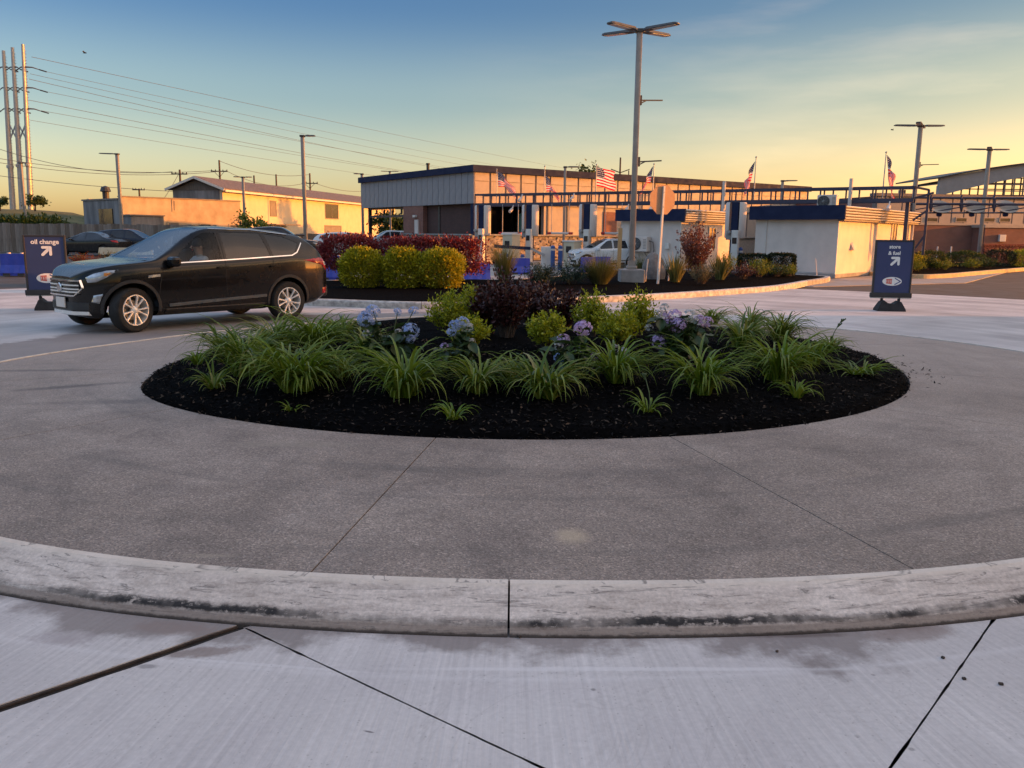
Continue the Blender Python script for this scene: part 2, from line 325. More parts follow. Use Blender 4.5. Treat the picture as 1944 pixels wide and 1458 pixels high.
def mat_apron():
    m, t, b = new_mat('exposed_aggregate'); v = coord(t)
    big = tex_noise(t, v, .5, 5, .6, .6); mid = tex_noise(t, v, 5, 4, .6)
    vo = N(t, 'ShaderNodeTexVoronoi'); vo.inputs['Scale'].default_value = 125; L(t, v, vo.inputs['Vector'])
    vo2 = N(t, 'ShaderNodeTexVoronoi'); vo2.inputs['Scale'].default_value = 46; L(t, v, vo2.inputs['Vector'])
    base = ramp(t, big.outputs['Fac'], [(.25, (.222, .182, .154)), (.5, (.285, .234, .20)), (.78, (.36, .305, .266))])
    sv = N(t, 'ShaderNodeSeparateXYZ'); L(t, vo.outputs['Color'], sv.inputs[0])
    sv2 = N(t, 'ShaderNodeSeparateXYZ'); L(t, vo2.outputs['Color'], sv2.inputs[0])
    st = ramp(t, sv.outputs[0], [(0, (.5, .48, .47)), (.5, (.92, .9, .88)), (.9, (1.2, 1.17, 1.14)), (1, (1.9, 1.85, 1.8))])
    c = mixc(t, .75, base.outputs['Color'], st.outputs['Color'], 'MULTIPLY')
    peb = mth(t, 'MULTIPLY', mth(t, 'GREATER_THAN', sv2.outputs[0], .90), mth(t, 'LESS_THAN', vo2.outputs['Distance'], .32))
    c = mixc(t, mth(t, 'MULTIPLY', peb, .55), c, (.36, .32, .29))
    c = mixc(t, .3, c, ramp(t, mid.outputs['Fac'], [(.3, (.6, .6, .6)), (.7, (1.2, 1.2, 1.2))]).outputs['Color'], 'MULTIPLY')
    blot = tex_noise(t, v, 1.6, 6, .65, 1.0); c = mixc(t, .55, c, ramp(t, blot.outputs['Fac'], [(.32, (.62, .60, .60)), (.5, (1, .98, .96)), (.7, (1.22, 1.18, 1.12))]).outputs['Color'], 'MULTIPLY')
    sp0 = N(t, 'ShaderNodeSeparateXYZ'); L(t, v, sp0.inputs[0]); an0 = mth(t, 'ARCTAN2', mth(t, 'SUBTRACT', sp0.outputs['Y'], C0.y), sp0.outputs['X']); rd0 = mth(t, 'POWER', mth(t, 'ADD', mth(t, 'POWER', sp0.outputs['X'], 2), mth(t, 'POWER', mth(t, 'SUBTRACT', sp0.outputs['Y'], C0.y), 2)), .5)
    cb0 = N(t, 'ShaderNodeCombineXYZ'); L(t, mth(t, 'MULTIPLY', rd0, 3.2), cb0.inputs[0]); L(t, mth(t, 'MULTIPLY', an0, 1.6), cb0.inputs[1]); tyr = tex_noise(t, cb0.outputs[0], 1.0, 4, .6, .5)
    c = mixc(t, mth(t, 'MULTIPLY', ramp(t, tyr.outputs['Fac'], [(.54, (0, 0, 0)), (.68, (1, 1, 1))]).outputs['Color'], .38), c, (.10, .088, .082))
    # grazing sheen painted as a paler far side; two brushed tyre marks on the left; one sandy spot
    sx = N(t, 'ShaderNodeSeparateXYZ'); L(t, v, sx.inputs[0])
    far = ramp(t, mth(t, 'MULTIPLY', mth(t, 'SUBTRACT', sx.outputs['Y'], 5.0), .16, True), [(0, (0, 0, 0)), (1, (1, 1, 1))])
    c = mixc(t, mth(t, 'MULTIPLY', far.outputs['Color'], .45), c, (.43, .36, .315))
    def spot(px, py, rx, ry, col, k, rot=0.0):
        nonlocal c
        p = G(px, py, .12); mp_ = N(t, 'ShaderNodeMapping'); mp_.vector_type = 'TEXTURE'; mp_.inputs['Location'].default_value = (p.x, p.y, .12); mp_.inputs['Rotation'].default_value = (0, 0, rot); mp_.inputs['Scale'].default_value = (rx, ry, 1)
        L(t, v, mp_.inputs['Vector']); ln = N(t, 'ShaderNodeVectorMath'); ln.operation = 'LENGTH'; L(t, mp_.outputs[0], ln.inputs[0])
        q = mth(t, 'ADD', ln.outputs['Value'], mth(t, 'MULTIPLY', mth(t, 'SUBTRACT', tex_noise(t, v, 9, 4, .7).outputs['Fac'], .5), 1.1))
        f = ramp(t, q, [(.35, (1, 1, 1)), (1.0, (0, 0, 0))]); c = mixc(t, mth(t, 'MULTIPLY', f.outputs['Color'], k), c, col)
    spot(1085, 1016, .10, .13, (.46, .36, .25), .75)
    spot(395, 1052, .16, .03, (.35, .29, .22), .5)
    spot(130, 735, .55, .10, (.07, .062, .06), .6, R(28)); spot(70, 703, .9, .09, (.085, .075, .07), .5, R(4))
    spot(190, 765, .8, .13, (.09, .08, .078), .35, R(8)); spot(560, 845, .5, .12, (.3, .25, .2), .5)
    L(t, c, b.inputs['Base Color']); b.inputs['Roughness'].default_value = .82; b.inputs['Specular IOR Level'].default_value = .35
    bump(t, b, mth(t, 'ADD', vo.outputs['Distance'], mth(t, 'MULTIPLY', mid.outputs['Fac'], .3)), .5, .006)
    return m
def mat_kerb(name='kerb_concrete', tintc=(1, 1, 1), scuff=.97):
    m, t, b = new_mat(name); v = coord(t); sx = N(t, 'ShaderNodeSeparateXYZ'); L(t, v, sx.inputs[0])
    ang = mth(t, 'ARCTAN2', mth(t, 'SUBTRACT', sx.outputs['Y'], C0.y), sx.outputs['X'])
    cb = N(t, 'ShaderNodeCombineXYZ'); L(t, mth(t, 'MULTIPLY', ang, 17), cb.inputs[0]); L(t, mth(t, 'MULTIPLY', sx.outputs['Z'], 30), cb.inputs[1])
    big = tex_noise(t, v, 1.6, 5, .6); scr = tex_noise(t, cb.outputs[0], 2.0, 6, .72, .3); fine = tex_noise(t, v, 60, 4, .7); fin2 = tex_noise(t, v, 26, 4, .7)
    base = ramp(t, big.outputs['Fac'], [(.3, (.52, .44, .38)), (.7, (.74, .65, .58))])
    c = mixc(t, 1.0, base.outputs['Color'], (*tintc, 1), 'MULTIPLY')
    c = mixc(t, .6, c, ramp(t, scr.outputs['Fac'], [(.34, (.50, .46, .44)), (.52, (1.0, .98, .96)), (.75, (1.22, 1.2, 1.18))]).outputs['Color'], 'MULTIPLY')
    c = mixc(t, .65, c, ramp(t, fine.outputs['Fac'], [(.25, (.55, .54, .53)), (.75, (1.28, 1.28, 1.28))]).outputs['Color'], 'MULTIPLY')
    z = sx.outputs['Z']
    top = ramp(t, z, [(.106, (0, 0, 0)), (.117, (1, 1, 1))]); c = mixc(t, mth(t, 'MULTIPLY', top.outputs['Color'], .6), c, (.70, .60, .50))
    # black rubber band rubbed on by tyres low on the face, broken up; brown wet foot
    bn = mth(t, 'ADD', z, mth(t, 'MULTIPLY', mth(t, 'SUBTRACT', fin2.outputs['Fac'], .5), .022)); bn = mth(t, 'ADD', bn, mth(t, 'MULTIPLY', mth(t, 'SUBTRACT', big.outputs['Fac'], .5), .045))
    band = ramp(t, bn, [(.029, (0, 0, 0)), (.033, (1, 1, 1)), (.046, (1, 1, 1)), (.053, (0, 0, 0))])
    brk = ramp(t, mth(t, 'ADD', mth(t, 'MULTIPLY', scr.outputs['Fac'], .5), mth(t, 'MULTIPLY', fin2.outputs['Fac'], .5)), [(.38, (0, 0, 0)), (.45, (1, 1, 1))])
    ca = N(t, 'ShaderNodeCombineXYZ'); L(t, mth(t, 'MULTIPLY', ang, 5.0), ca.inputs[0]); seg_ = ramp(t, tex_noise(t, ca.outputs[0], 1.3, 5, .7).outputs['Fac'], [(.40, (.08, .08, .08)), (.54, (1, 1, 1))])
    cd = N(t, 'ShaderNodeCombineXYZ'); L(t, mth(t, 'ADD', mth(t, 'MULTIPLY', ang, 7), mth(t, 'MULTIPLY', z, 22)), cd.inputs[0]); L(t, mth(t, 'SUBTRACT', mth(t, 'MULTIPLY', z, 55), mth(t, 'MULTIPLY', ang, 14)), cd.inputs[1])
    dg_ = ramp(t, tex_noise(t, cd.outputs[0], 1.1, 3, .55, .3).outputs['Fac'], [(.60, (0, 0, 0)), (.625, (1, 1, 1)), (.65, (0, 0, 0))]); c = mixc(t, mth(t, 'MULTIPLY', mth(t, 'MULTIPLY', dg_.outputs['Color'], fin2.outputs['Fac']), .95 * scuff), c, (.06, .055, .052))
    pit = ramp(t, fin2.outputs['Fac'], [(.66, (0, 0, 0)), (.72, (1, 1, 1))]); c = mixc(t, mth(t, 'MULTIPLY', pit.outputs['Color'], .4), c, (.16, .135, .12))
    c = mixc(t, mth(t, 'MULTIPLY', mth(t, 'MULTIPLY', band.outputs['Color'], mth(t, 'MULTIPLY', brk.outputs['Color'], seg_.outputs['Color'])), scuff), c, (.014, .013, .014))
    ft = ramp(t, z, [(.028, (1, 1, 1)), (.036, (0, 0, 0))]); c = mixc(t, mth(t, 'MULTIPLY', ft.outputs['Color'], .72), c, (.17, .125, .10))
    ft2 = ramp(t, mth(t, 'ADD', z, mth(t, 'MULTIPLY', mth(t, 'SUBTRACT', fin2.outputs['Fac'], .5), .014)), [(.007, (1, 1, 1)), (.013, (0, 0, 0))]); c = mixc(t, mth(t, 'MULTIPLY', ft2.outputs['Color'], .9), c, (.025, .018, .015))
    ln = tex_noise(t, cb.outputs[0], 3.4, 3, .5, .6); l2 = ramp(t, ln.outputs['Fac'], [(.63, (0, 0, 0)), (.66, (1, 1, 1)), (.69, (0, 0, 0))])
    c = mixc(t, mth(t, 'MULTIPLY', l2.outputs['Color'], .7 * scuff), c, (.07, .065, .062))
    L(t, c, b.inputs['Base Color']); b.inputs['Roughness'].default_value = .85; b.inputs['Specular IOR Level'].default_value = .3
    bump(t, b, mth(t, 'ADD', fine.outputs['Fac'], mth(t, 'MULTIPLY', scr.outputs['Fac'], .5)), .4, .006)
    return m
M_road = mat_road(); M_apron = mat_apron(); M_kerb = mat_kerb()
M_kerb_far = pm('kerb_weathered', (.42, .40, .37), (.22, .205, .19), 5, .85, .3)
M_kerb_pale = pm('kerb_white_worn', (.62, .60, .56), (.28, .265, .25), 9, .8, .3)
M_asphalt = pm('asphalt', (.062, .058, .056), (.036, .034, .034), 1.3, .88, .25, detail=8)
M_lane = pm('lane_concrete', (.34, .315, .295), (.22, .205, .195), .8, .85, .2, detail=7)
M_filler = pm('joint_filler', (.030, .024, .020), (.016, .013, .011), 8, .9, .2)
M_seal = pm('joint_sealant', (.075, .050, .036), (.020, .014, .012), 14, .85, .5)
M_mulch = pm('black_mulch', (.0050, .0048, .0052), (.0018, .0018, .002), 26, .97, .9, spec=.02)
M_chip = leaf_mat('mulch_chip', [(.002, .002, .0024), (.004, .004, .0048), (.010, .0095, .0105), (.014, .013, .0125), (.03, .024, .020), (.11, .08, .06)], .9, 0, spec=.04)

# the ground reaches the horizon; a filler bed lies under the slabs
g = MB(); g.grid(2, 2, lambda u, v: (-1600 + 3200 * u, -300 + 2600 * v, -.05)); tag(g.build('ground', M_asphalt, fix=False), kind='structure')
g = MB(); g.prism([pol(17.45, a) for a in range(0, 360, 5)], -.045, -.014); tag(g.build('road_base', M_filler), kind='structure')
g = MB(); g.prism([(-5.5, 27.6), (9.5, 26.8), (16, 30.0), (26, 44), (15, 52), (-3.5, 49.0), (-9, 36)], -.045, -.02); tag(g.build('pay_lane_pavement', M_lane), kind='structure')

road = tag(thing('road', None, None), kind='structure')
OUT = 17.5
def arc_in(a0, a1, off=.19):
    k = max(2, int(abs(a1 - a0) / 2)); return [pol(apron_r(a0 + (a1 - a0) * i / k) + off, a0 + (a1 - a0) * i / k) for i in range(k + 1)]
def arc_out(a0, a1):
    k = max(2, int(abs(a1 - a0) / 4)); return [pol(OUT, a0 + (a1 - a0) * i / k) for i in range(k + 1)]
def angof(p): return math.degrees(math.atan2(p[1] - C0.y, p[0] - C0.x)) % 360
def hit_out(p, d):
    p = Vector(p[:2]) - C0.xy; d = Vector(d[:2]).normalized(); b_ = p.dot(d); c_ = p.dot(p) - OUT * OUT; t_ = -b_ + math.sqrt(b_ * b_ - c_); q = p + d * t_ + C0.xy
    return Vector((q.x, q.y, 0))
def slab(poly, gap=.0034):
    q = inset(poly, gap); fine_ = []
    for i in range(len(q)):                             # saw cuts spall: the arrises near the viewer are ragged
        a_, c_ = q[i], q[(i + 1) % len(q)]; k_ = max(1, int((c_ - a_).length / .045)) if min(a_.y, c_.y) < 4.2 and (c_ - a_).length > .3 else 1
        for s_ in range(k_):
            p_ = a_.lerp(c_, s_ / k_)
            if k_ > 1 and s_ and p_.y > .5: d_ = (c_ - a_).normalized(); p_ = p_ + Vector((-d_.y, d_.x)) * max(-.0005, .006 * noise.noise(Vector((p_.x * 9, p_.y * 9, 2))) + random.uniform(-.001, .002))
            fine_.append(p_)
    q = fine_; b_ = MB(); b_.prism([(p.x, p.y) for p in q], -.012, 0.0); b_.build('road_slab', M_road, road)
J1 = G(450, 1192); J1d = G(0, 1345) - J1; J2 = G(465, 1192); J2d = G(1030, 1458) - J2; J3 = G(1885, 1178); J3d = G(1690, 1458) - J3
den = J2d.x * J3d.y - J2d.y * J3d.x; s_ = ((J3.x - J2.x) * J3d.y - (J3.y - J2.y) * J3d.x) / den; JM = J2 + J2d * s_
Q1 = hit_out(J1, J1d); QM = hit_out(JM, Vector((.1, -1, 0)))
jn = Vector((-J1d.y, J1d.x, 0)).normalized() * .030
def back_in(p, d):
    q = p.copy(); d = d.normalized()
    while (q - C0).length > apron_r(angof(q)) + .19: q -= d * .004
    return q
S1, S3 = back_in(J1, J1d), back_in(J3, J3d); a1, a3 = angof(S1), angof(S3)
def inn(deg): return pol(apron_r(deg) + .19, deg)
rads = [316, 350, 400, 432, 465, 500, 540, 575]     # radial joints on the way round from the front right to the front left
slab([inn(a1 + .4)] + arc_in(a1 + .4, a3)[1:-1] + [inn(a3), JM, J2])
slab(arc_in(a3, rads[0]) + arc_out(rads[0], angof(QM))[:-1] + [QM, JM])
for r0, r1 in zip(rads[:-1], rads[1:]): slab(arc_in(r0, r1) + list(reversed(arc_out(r0, r1))))
slab(arc_in(rads[-1], a1 + 360)[:-1] + [inn(a1) + jn * -1, Q1 - jn] + arc_out(angof(Q1) + (0 if angof(Q1) > 200 else 360), rads[-1] - 360)[1:])
slab([inn(a1) + jn, inn(a1 + .38), J2, JM, QM] + arc_out(angof(QM), angof(Q1))[1:-1] + [Q1 + jn])
b_ = MB(); b_.prism([(p.x, p.y) for p in (J1 + Vector((.04, .1, 0)) - jn * .8, J1 + Vector((.04, .1, 0)) + jn * .8, Q1 + jn * .8, Q1 - jn * .8)], -.012, -.004); b_.build('joint_seal', M_seal, road)

# truck apron: sectors of exposed-aggregate concrete with saw-cut joints
apron = tag(thing('truck_apron', None, None), kind='structure')
ji = [angof(G(830, 828, .13)), angof(G(1265, 825, .13)), 315, 345, 375, 405, 440, 480, 515, 540, 562, 591, angof(G(830, 828, .13)) + 360]
jo = [angof(G(590, 1083, .12)), angof(G(1740, 1080, .12)), 318, 345, 375, 405, 440, 480, 515, 541, 565, 592, angof(G(590, 1083, .12)) + 360]
for k in range(len(ji) - 1):
    b_ = MB(); nseg = 14; rows = 9; gi, go = R(0), 0
    def ap(u, v, k=k):
        ai = ji[k] + (ji[k + 1] - ji[k]) * u; ao = jo[k] + (jo[k + 1] - jo[k]) * u
        pi_ = pol(bed_r(ai) + .012, ai); po = pol(apron_r(ao) - .006, ao); p = pi_.lerp(po, v)
        e = .004 if u == 0 else -.004 if u == 1 else 0
        t_ = (po - pi_).normalized(); p = p + Vector((-t_.y, t_.x, 0)) * e
        return Vector((p.x, p.y, .13 - .018 * v))
    b_.grid(nseg, rows, ap); ring = [i for i in range(nseg)] + [j * nseg + nseg - 1 for j in range(1, rows)] + [(rows - 1) * nseg + i for i in range(nseg - 2, -1, -1)] + [j * nseg for j in range(rows - 2, 0, -1)]
    top = list(b_.v); base = len(b_.v); b_.v += [(top[i][0], top[i][1], .06) for i in ring]; n_ = len(ring)
    for i in range(n_): b_.f.append((ring[i], ring[(i + 1) % n_], base + (i + 1) % n_, base + i)); b_.m.append(0); b_.sm.append(False)
    b_.build('apron_slab', M_apron, apron)
b_ = MB(); b_.prism([pol(apron_r(a) + .01, a) for a in range(0, 360, 4)], -.012, .085); b_.build('apron_base', M_filler, apron)

# mountable kerb round the apron, cast in lengths
kerb = tag(thing('kerb', None, None), kind='structure')
KP = [(0.0, .085), (0.0, .119), (.004, .1225), (.038, .1215), (.046, .117), (.222, .042), (.232, .034), (.262, .003), (.266, -.012)]
th = 270.0; first = angof(G(966, 1150, .05)); cuts = [first]; 
while cuts[-1] < first + 360 - 20: cuts.append(cuts[-1] + math.degrees(3.05 / apron_r(cuts[-1])))
cuts[-1] = first + 360
for k in range(len(cuts) - 1):
    b_ = MB(); b_.smooth = False; a0, a1_ = cuts[k], cuts[k + 1]; ns = 26
    ge = math.degrees(.004 / 6.6)
    for i in range(ns + 1):
        a = a0 + ge + (a1_ - a0 - 2 * ge) * i / ns; r0 = apron_r(a)
        for q, (o_, z_) in enumerate(KP):
            wob = .003 * noise.noise(Vector((a * .9, q * .7, 3))) if 2 < q < 8 else 0
            b_.v.append(tuple(pol(r0 + o_ + wob, a, z_ + wob * .5)))
    m_ = len(KP)
    for i in range(ns):
        for q in range(m_ - 1): b_.f.append((i * m_ + q, i * m_ + q + 1, (i + 1) * m_ + q + 1, (i + 1) * m_ + q)); b_.m.append(0); b_.sm.append(False)
    b_.f += [tuple(range(m_)), tuple(ns * m_ + q for q in range(m_ - 1, -1, -1))]; b_.m += [0, 0]; b_.sm += [False, False]
    b_.build('kerb_segment', M_kerb, kerb, smooth=9)

# ------------------------------------------------------------------ planting beds
def np_mesh(name, V, F, mats, parent=None, smooth=False):
    """V (n,3), F (m,k) arrays"""
    me = bpy.data.meshes.new(name); k = F.shape[1]
    me.vertices.add(len(V)); me.vertices.foreach_set('co', np.ascontiguousarray(V, dtype=np.float32).ravel())
    me.loops.add(F.size); me.loops.foreach_set('vertex_index', np.ascontiguousarray(F, dtype=np.int32).ravel())
    me.polygons.add(len(F)); me.polygons.foreach_set('loop_start', np.arange(0, F.size, k, dtype=np.int32)); me.polygons.foreach_set('loop_total', np.full(len(F), k, dtype=np.int32))
    if smooth: me.polygons.foreach_set('use_smooth', np.ones(len(F), dtype=bool))
    for m in (mats if isinstance(mats, (list, tuple)) else [mats]): me.materials.append(m)
    me.update(calc_edges=True); me.validate()
    return link(name, me, parent)
def unit(a): return a / np.maximum(np.linalg.norm(a, axis=-1, keepdims=True), 1e-9)
def leaf_cloud(P, Dr, Ln, Wd, fold=.25, jit=.5):
    """one folded four-sided leaf at every P pointing along Dr"""
    n = len(P); Dr = unit(Dr + RNG.normal(0, jit, (n, 3))); rnd = unit(RNG.normal(0, 1, (n, 3)))
    X = unit(np.cross(Dr, rnd)); Z = np.cross(X, Dr); Ln = np.asarray(Ln).reshape(-1, 1) * np.ones((n, 1)); Wd = np.asarray(Wd).reshape(-1, 1) * np.ones((n, 1))
    mid = P + Dr * Ln * .5
    V = np.stack([P, mid + X * Wd * .5 + Z * Wd * fold, P + Dr * Ln, mid - X * Wd * .5 + Z * Wd * fold], 1).reshape(-1, 3)
    i = np.arange(n)[:, None] * 4; F = np.concatenate([i + [0, 1, 2], i + [0, 2, 3]], 0)
    return V, F
def chips(P, n_scale, zf):
    n = len(P); d = unit(np.stack([RNG.normal(0, 1, n), RNG.normal(0, 1, n), RNG.normal(.0, .35, n)], 1)); s = RNG.uniform(.5, 1.6, (n, 1)) * n_scale
    up = np.tile([[0, 0, 1.0]], (n, 1)); x = unit(np.cross(d, up) + RNG.normal(0, .3, (n, 3))); w = s * RNG.uniform(.18, .4, (n, 1)); nn = np.cross(x, d)
    V = np.stack([P - d * s * .5, P + x * w * .5 + nn * w * .25, P + d * s * .5, P - x * w * .5 + nn * w * .1], 1).reshape(-1, 3)
    i = np.arange(n)[:, None] * 4; return V, np.concatenate([i + [0, 1, 2], i + [0, 2, 3]], 0)

def bed_z(x, y):
    d = math.hypot(x - C0.x, y - C0.y); a = angof((x, y)); q = min(1, d / bed_r(a)); e = 1 - q
    h = .115 + .055 * min(1, e / .012) + .26 * (1 - (1 - min(e / .8, 1)) ** 2)
    return h + (.022 * noise.noise(Vector((x * 3, y * 3, 0))) + .016 * noise.noise(Vector((x * 11, y * 11, 4)))) * min(1, e / .02)
bed = tag(thing('mulch_bed', None, None), kind='structure')
b_ = MB(); rings = [0.0, .12, .24, .36, .48, .58, .68, .76, .83, .88, .92, .95, .97, .985, .995, 1.0]; NA = 200
for q in rings:
    for k in range(NA):
        a = 360 * k / NA; p = pol(bed_r(a) * q, a); b_.v.append((p.x, p.y, bed_z(p.x, p.y) if q < 1 else .10))
for i in range(len(rings) - 1):
    for k in range(NA): b_.f.append((i * NA + k, i * NA + (k + 1) % NA, (i + 1) * NA + (k + 1) % NA, (i + 1) * NA + k)); b_.m.append(0); b_.sm.append(True)
b_.build('mulch_mound', M_mulch, bed)
cp = []
for _ in range(34000):
    a = random.uniform(150, 390); q = math.sqrt(random.uniform(.12, 1.0)); p = pol(bed_r(a) * q, a); cp.append((p.x, p.y, bed_z(p.x, p.y) + .004))
for _ in range(420):
    a = random.uniform(150, 390); p = pol(bed_r(a) + abs(random.gauss(0, .018)) - .01, a); cp.append((p.x, p.y, .136))
for _ in range(80):                                    # strays kicked on to the apron at the right-hand end
    a = random.gauss(350, 9); p = pol(bed_r(a) + abs(random.gauss(0, .22)), a); cp.append((p.x, p.y, .133))
V, F = chips(np.array(cp), .036, 0); tag(np_mesh('mulch_chips', V, F, M_chip, bed), kind='stuff')

def in_poly(x, y, poly):
    c = False; j = len(poly) - 1
    for i in range(len(poly)):
        if (poly[i][1] > y) != (poly[j][1] > y) and x < (poly[j][0] - poly[i][0]) * (y - poly[i][1]) / (poly[j][1] - poly[i][1]) + poly[i][0]: c = not c
        j = i
    return c
def kerbed_bed(name, outline, kmat, h=.14, w=.17, mulch=M_mulch, chipn=0, seg=3.0, zc=.08, alt=None):
    """planting island: kerb lengths round a mulch mound"""
    root = tag(thing(name, None, None), kind='structure'); pts = smooth_closed([Vector((p[0], p[1], 0)) for p in outline], 10)
    ar = sum(pts[i - 1].x * pts[i].y - pts[i].x * pts[i - 1].y for i in range(len(pts)))
    if ar < 0: pts.reverse()
    inn_ = inset(pts, w); n = len(pts); i0 = 0; acc = 0; k = 0
    while i0 < n:
        j = i0; acc = 0
        while j < n and acc < seg: acc += (pts[(j + 1) % n] - pts[j % n]).length; j += 1
        b_ = MB(); m_ = j - i0
        for q in range(m_ + 1):
            o_, i_ = pts[(i0 + q) % n].copy(), inn_[(i0 + q) % n].copy()
            if q == 0: d_ = (pts[(i0 + 1) % n] - o_).normalized() * .006; o_ += d_; i_ += d_.xy
            if q == m_: d_ = (pts[(i0 + q - 1) % n] - o_).normalized() * .006; o_ += d_; i_ += d_.xy
            mid = o_.xy.lerp(i_, .18)
            b_.v += [(o_.x, o_.y, -.03), (o_.x, o_.y, h - .025), (mid.x, mid.y, h), (i_.x, i_.y, h), (i_.x, i_.y, 0)]
        for q in range(m_):
            for r_ in range(4): b_.f.append((q * 5 + r_, q * 5 + r_ + 1, q * 5 + r_ + 6, q * 5 + r_ + 5)); b_.m.append(0); b_.sm.append(False)
        b_.f += [(0, 1, 2, 3, 4), tuple(m_ * 5 + r_ for r_ in (4, 3, 2, 1, 0))]; b_.m += [0, 0]; b_.sm += [False, False]
        b_.build('kerb_segment', (alt if alt and random.random() < .3 else kmat), root); i0 = j; k += 1
    c = sum((p for p in pts), Vector()) / n; b_ = MB(); qs = [1, .97, .9, .75, .5, .25, 0]; poly = [Vector((p.x, p.y, 0)) for p in inset(pts, w * .9)]
    def z_at(q): return h - .015 + zc * (1 - q) ** .6
    for q in qs:
        for p in poly: v = c + (p - c) * q; b_.v.append((v.x, v.y, z_at(q) + (.02 * noise.noise(v * 2) if q < 1 else 0)))
    for i in range(len(qs) - 1):
        for k in range(n): b_.f.append((i * n + k, i * n + (k + 1) % n, (i + 1) * n + (k + 1) % n, (i + 1) * n + k)); b_.m.append(0); b_.sm.append(True)
    b_.build('mulch_mound', mulch, root); root['zc'] = zc
    return root, pts
isl2 = [G(560, 577), G(640, 582), G(800, 587), G(950, 584), G(1050, 578), G(1170, 573), G(1280, 567), G(1390, 559), G(1480, 551), (9.6, 27.4, 0), (11.0, 29.6, 0), (11.2, 31.2, 0), (8.6, 33.6, 0), (5.4, 36.5, 0), (3.0, 32, 0), (.2, 26.6, 0), (-3, 25.6, 0), (-6, 24.2, 0), (-6.6, 21, 0)]
kerbed_bed('planting_island', isl2, M_kerb_pale, alt=M_kerb_far)
bed3 = [G(1722, 527), G(1790, 527), G(1860, 521), G(1950, 513), (27, 44, 0), (30, 49, 0), (27, 51, 0), (21, 46, 0), (17.2, 41.5, 0), (14.6, 37.2, 0)]
M_kerb_yel = pm('kerb_buff', (.55, .42, .22), (.38, .30, .18), 4, .8, .3)
kerbed_bed('planting_strip', bed3, M_kerb_yel)
bed4 = [(-17.2, 31.5, 0), (-14.2, 31.2, 0), (-11.5, 34, 0), (-12.0, 44, 0), (-15.5, 50, 0), (-19.0, 44, 0)]
kerbed_bed('parking_island', bed4, M_kerb_far)
# ================================================================== BUILDINGS
M_navy = pm('navy_metal', (.020, .028, .068), (.015, .021, .054), 3, .7, spec=.12)
M_panel_c = pm('taupe_panel', (.37, .315, .27), (.33, .285, .245), 2.2, .6, .1)
M_panel_g = pm('grey_panel', (.27, .255, .26), (.24, .225, .235), 2.2, .6, .1)
M_dark = pm('dark_metal', (.03, .03, .034), (.02, .02, .022), 5, .5)
M_batten = pm('batten_brown', (.19, .16, .145), (.155, .13, .12), 4, .6)
M_roofing = pm('roof_membrane', (.16, .155, .15), (.11, .105, .10), 2, .9)
M_white = pm('white_render', (.66, .575, .51), (.57, .495, .44), 1.6, .75, .25)
M_pale = pm('pale_metal', (.66, .63, .58), (.58, .55, .50), 6, .4)
M_steel = pm('galvanised_steel', (.46, .45, .44), (.34, .335, .33), 4, .45, metal=.35)
M_bronze = pm('bronze_pole_paint', (.30, .275, .25), (.24, .22, .20), 4, .42, metal=.2)
M_lamp_dk = pm('lamp_head_bronze', (.075, .068, .062), (.055, .05, .046), 6, .45)
M_lens = pm('lamp_lens', (.55, .55, .52), (.5, .5, .48), 6, .2)
M_conc = pm('cast_concrete', (.33, .315, .30), (.22, .21, .20), 3.5, .85, .3)
M_wood = pm('weathered_timber', (.21, .185, .165), (.12, .105, .095), 3.5, .85, .4, stretch=(6, 6, .5))
M_wood2 = pm('silvered_timber', (.26, .235, .215), (.15, .135, .125), 3.5, .85, .4, stretch=(6, 6, .5))
M_wood3 = pm('brown_timber', (.16, .135, .115), (.09, .078, .068), 3.5, .85, .4, stretch=(6, 6, .5))
M_post = pm('new_timber', (.52, .34, .16), (.40, .25, .11), 4, .75, .3, stretch=(5, 5, .6))
M_glass = glass_mat('window_glass', (.10, .11, .12), .1)
M_glass_dk = pm('dark_pane', (.03, .034, .04), (.02, .022, .026), 3, .08)
M_blue = pm('barrier_blue_plastic', (.025, .05, .42), (.02, .04, .33), 5, .4)
M_cream = pm('cream_stucco', (.60, .52, .38), (.53, .45, .32), 1.2, .85, .3, detail=7)
M_greywall = pm('stained_block_wall', (.27, .26, .26), (.115, .11, .112), 1.1, .88, .3, stretch=(1.4, 1.4, .25), detail=7)
M_ochre = pm('ochre_block_wall', (.52, .41, .28), (.34, .26, .17), 1.0, .85, .3, stretch=(1, 1, .8), detail=8)
M_shingle = pm('brown_shingle', (.17, .135, .125), (.10, .08, .075), 3, .85, .5, stretch=(1, 1, 5))
M_sail = pm('shade_cloth', (.40, .36, .30), (.36, .32, .27), 3, .8)
M_arch = pm('arch_cladding', (.27, .275, .29), (.235, .24, .25), 2, .5)
M_soffit = pm('soffit_brown', (.16, .12, .10), (.12, .09, .075), 2, .7)
M_red = pm('red_plastic', (.5, .03, .025), (.4, .025, .02), 6, .5)
M_maroon = pm('maroon_brick_trim', (.20, .05, .045), (.14, .035, .03), 4, .8)

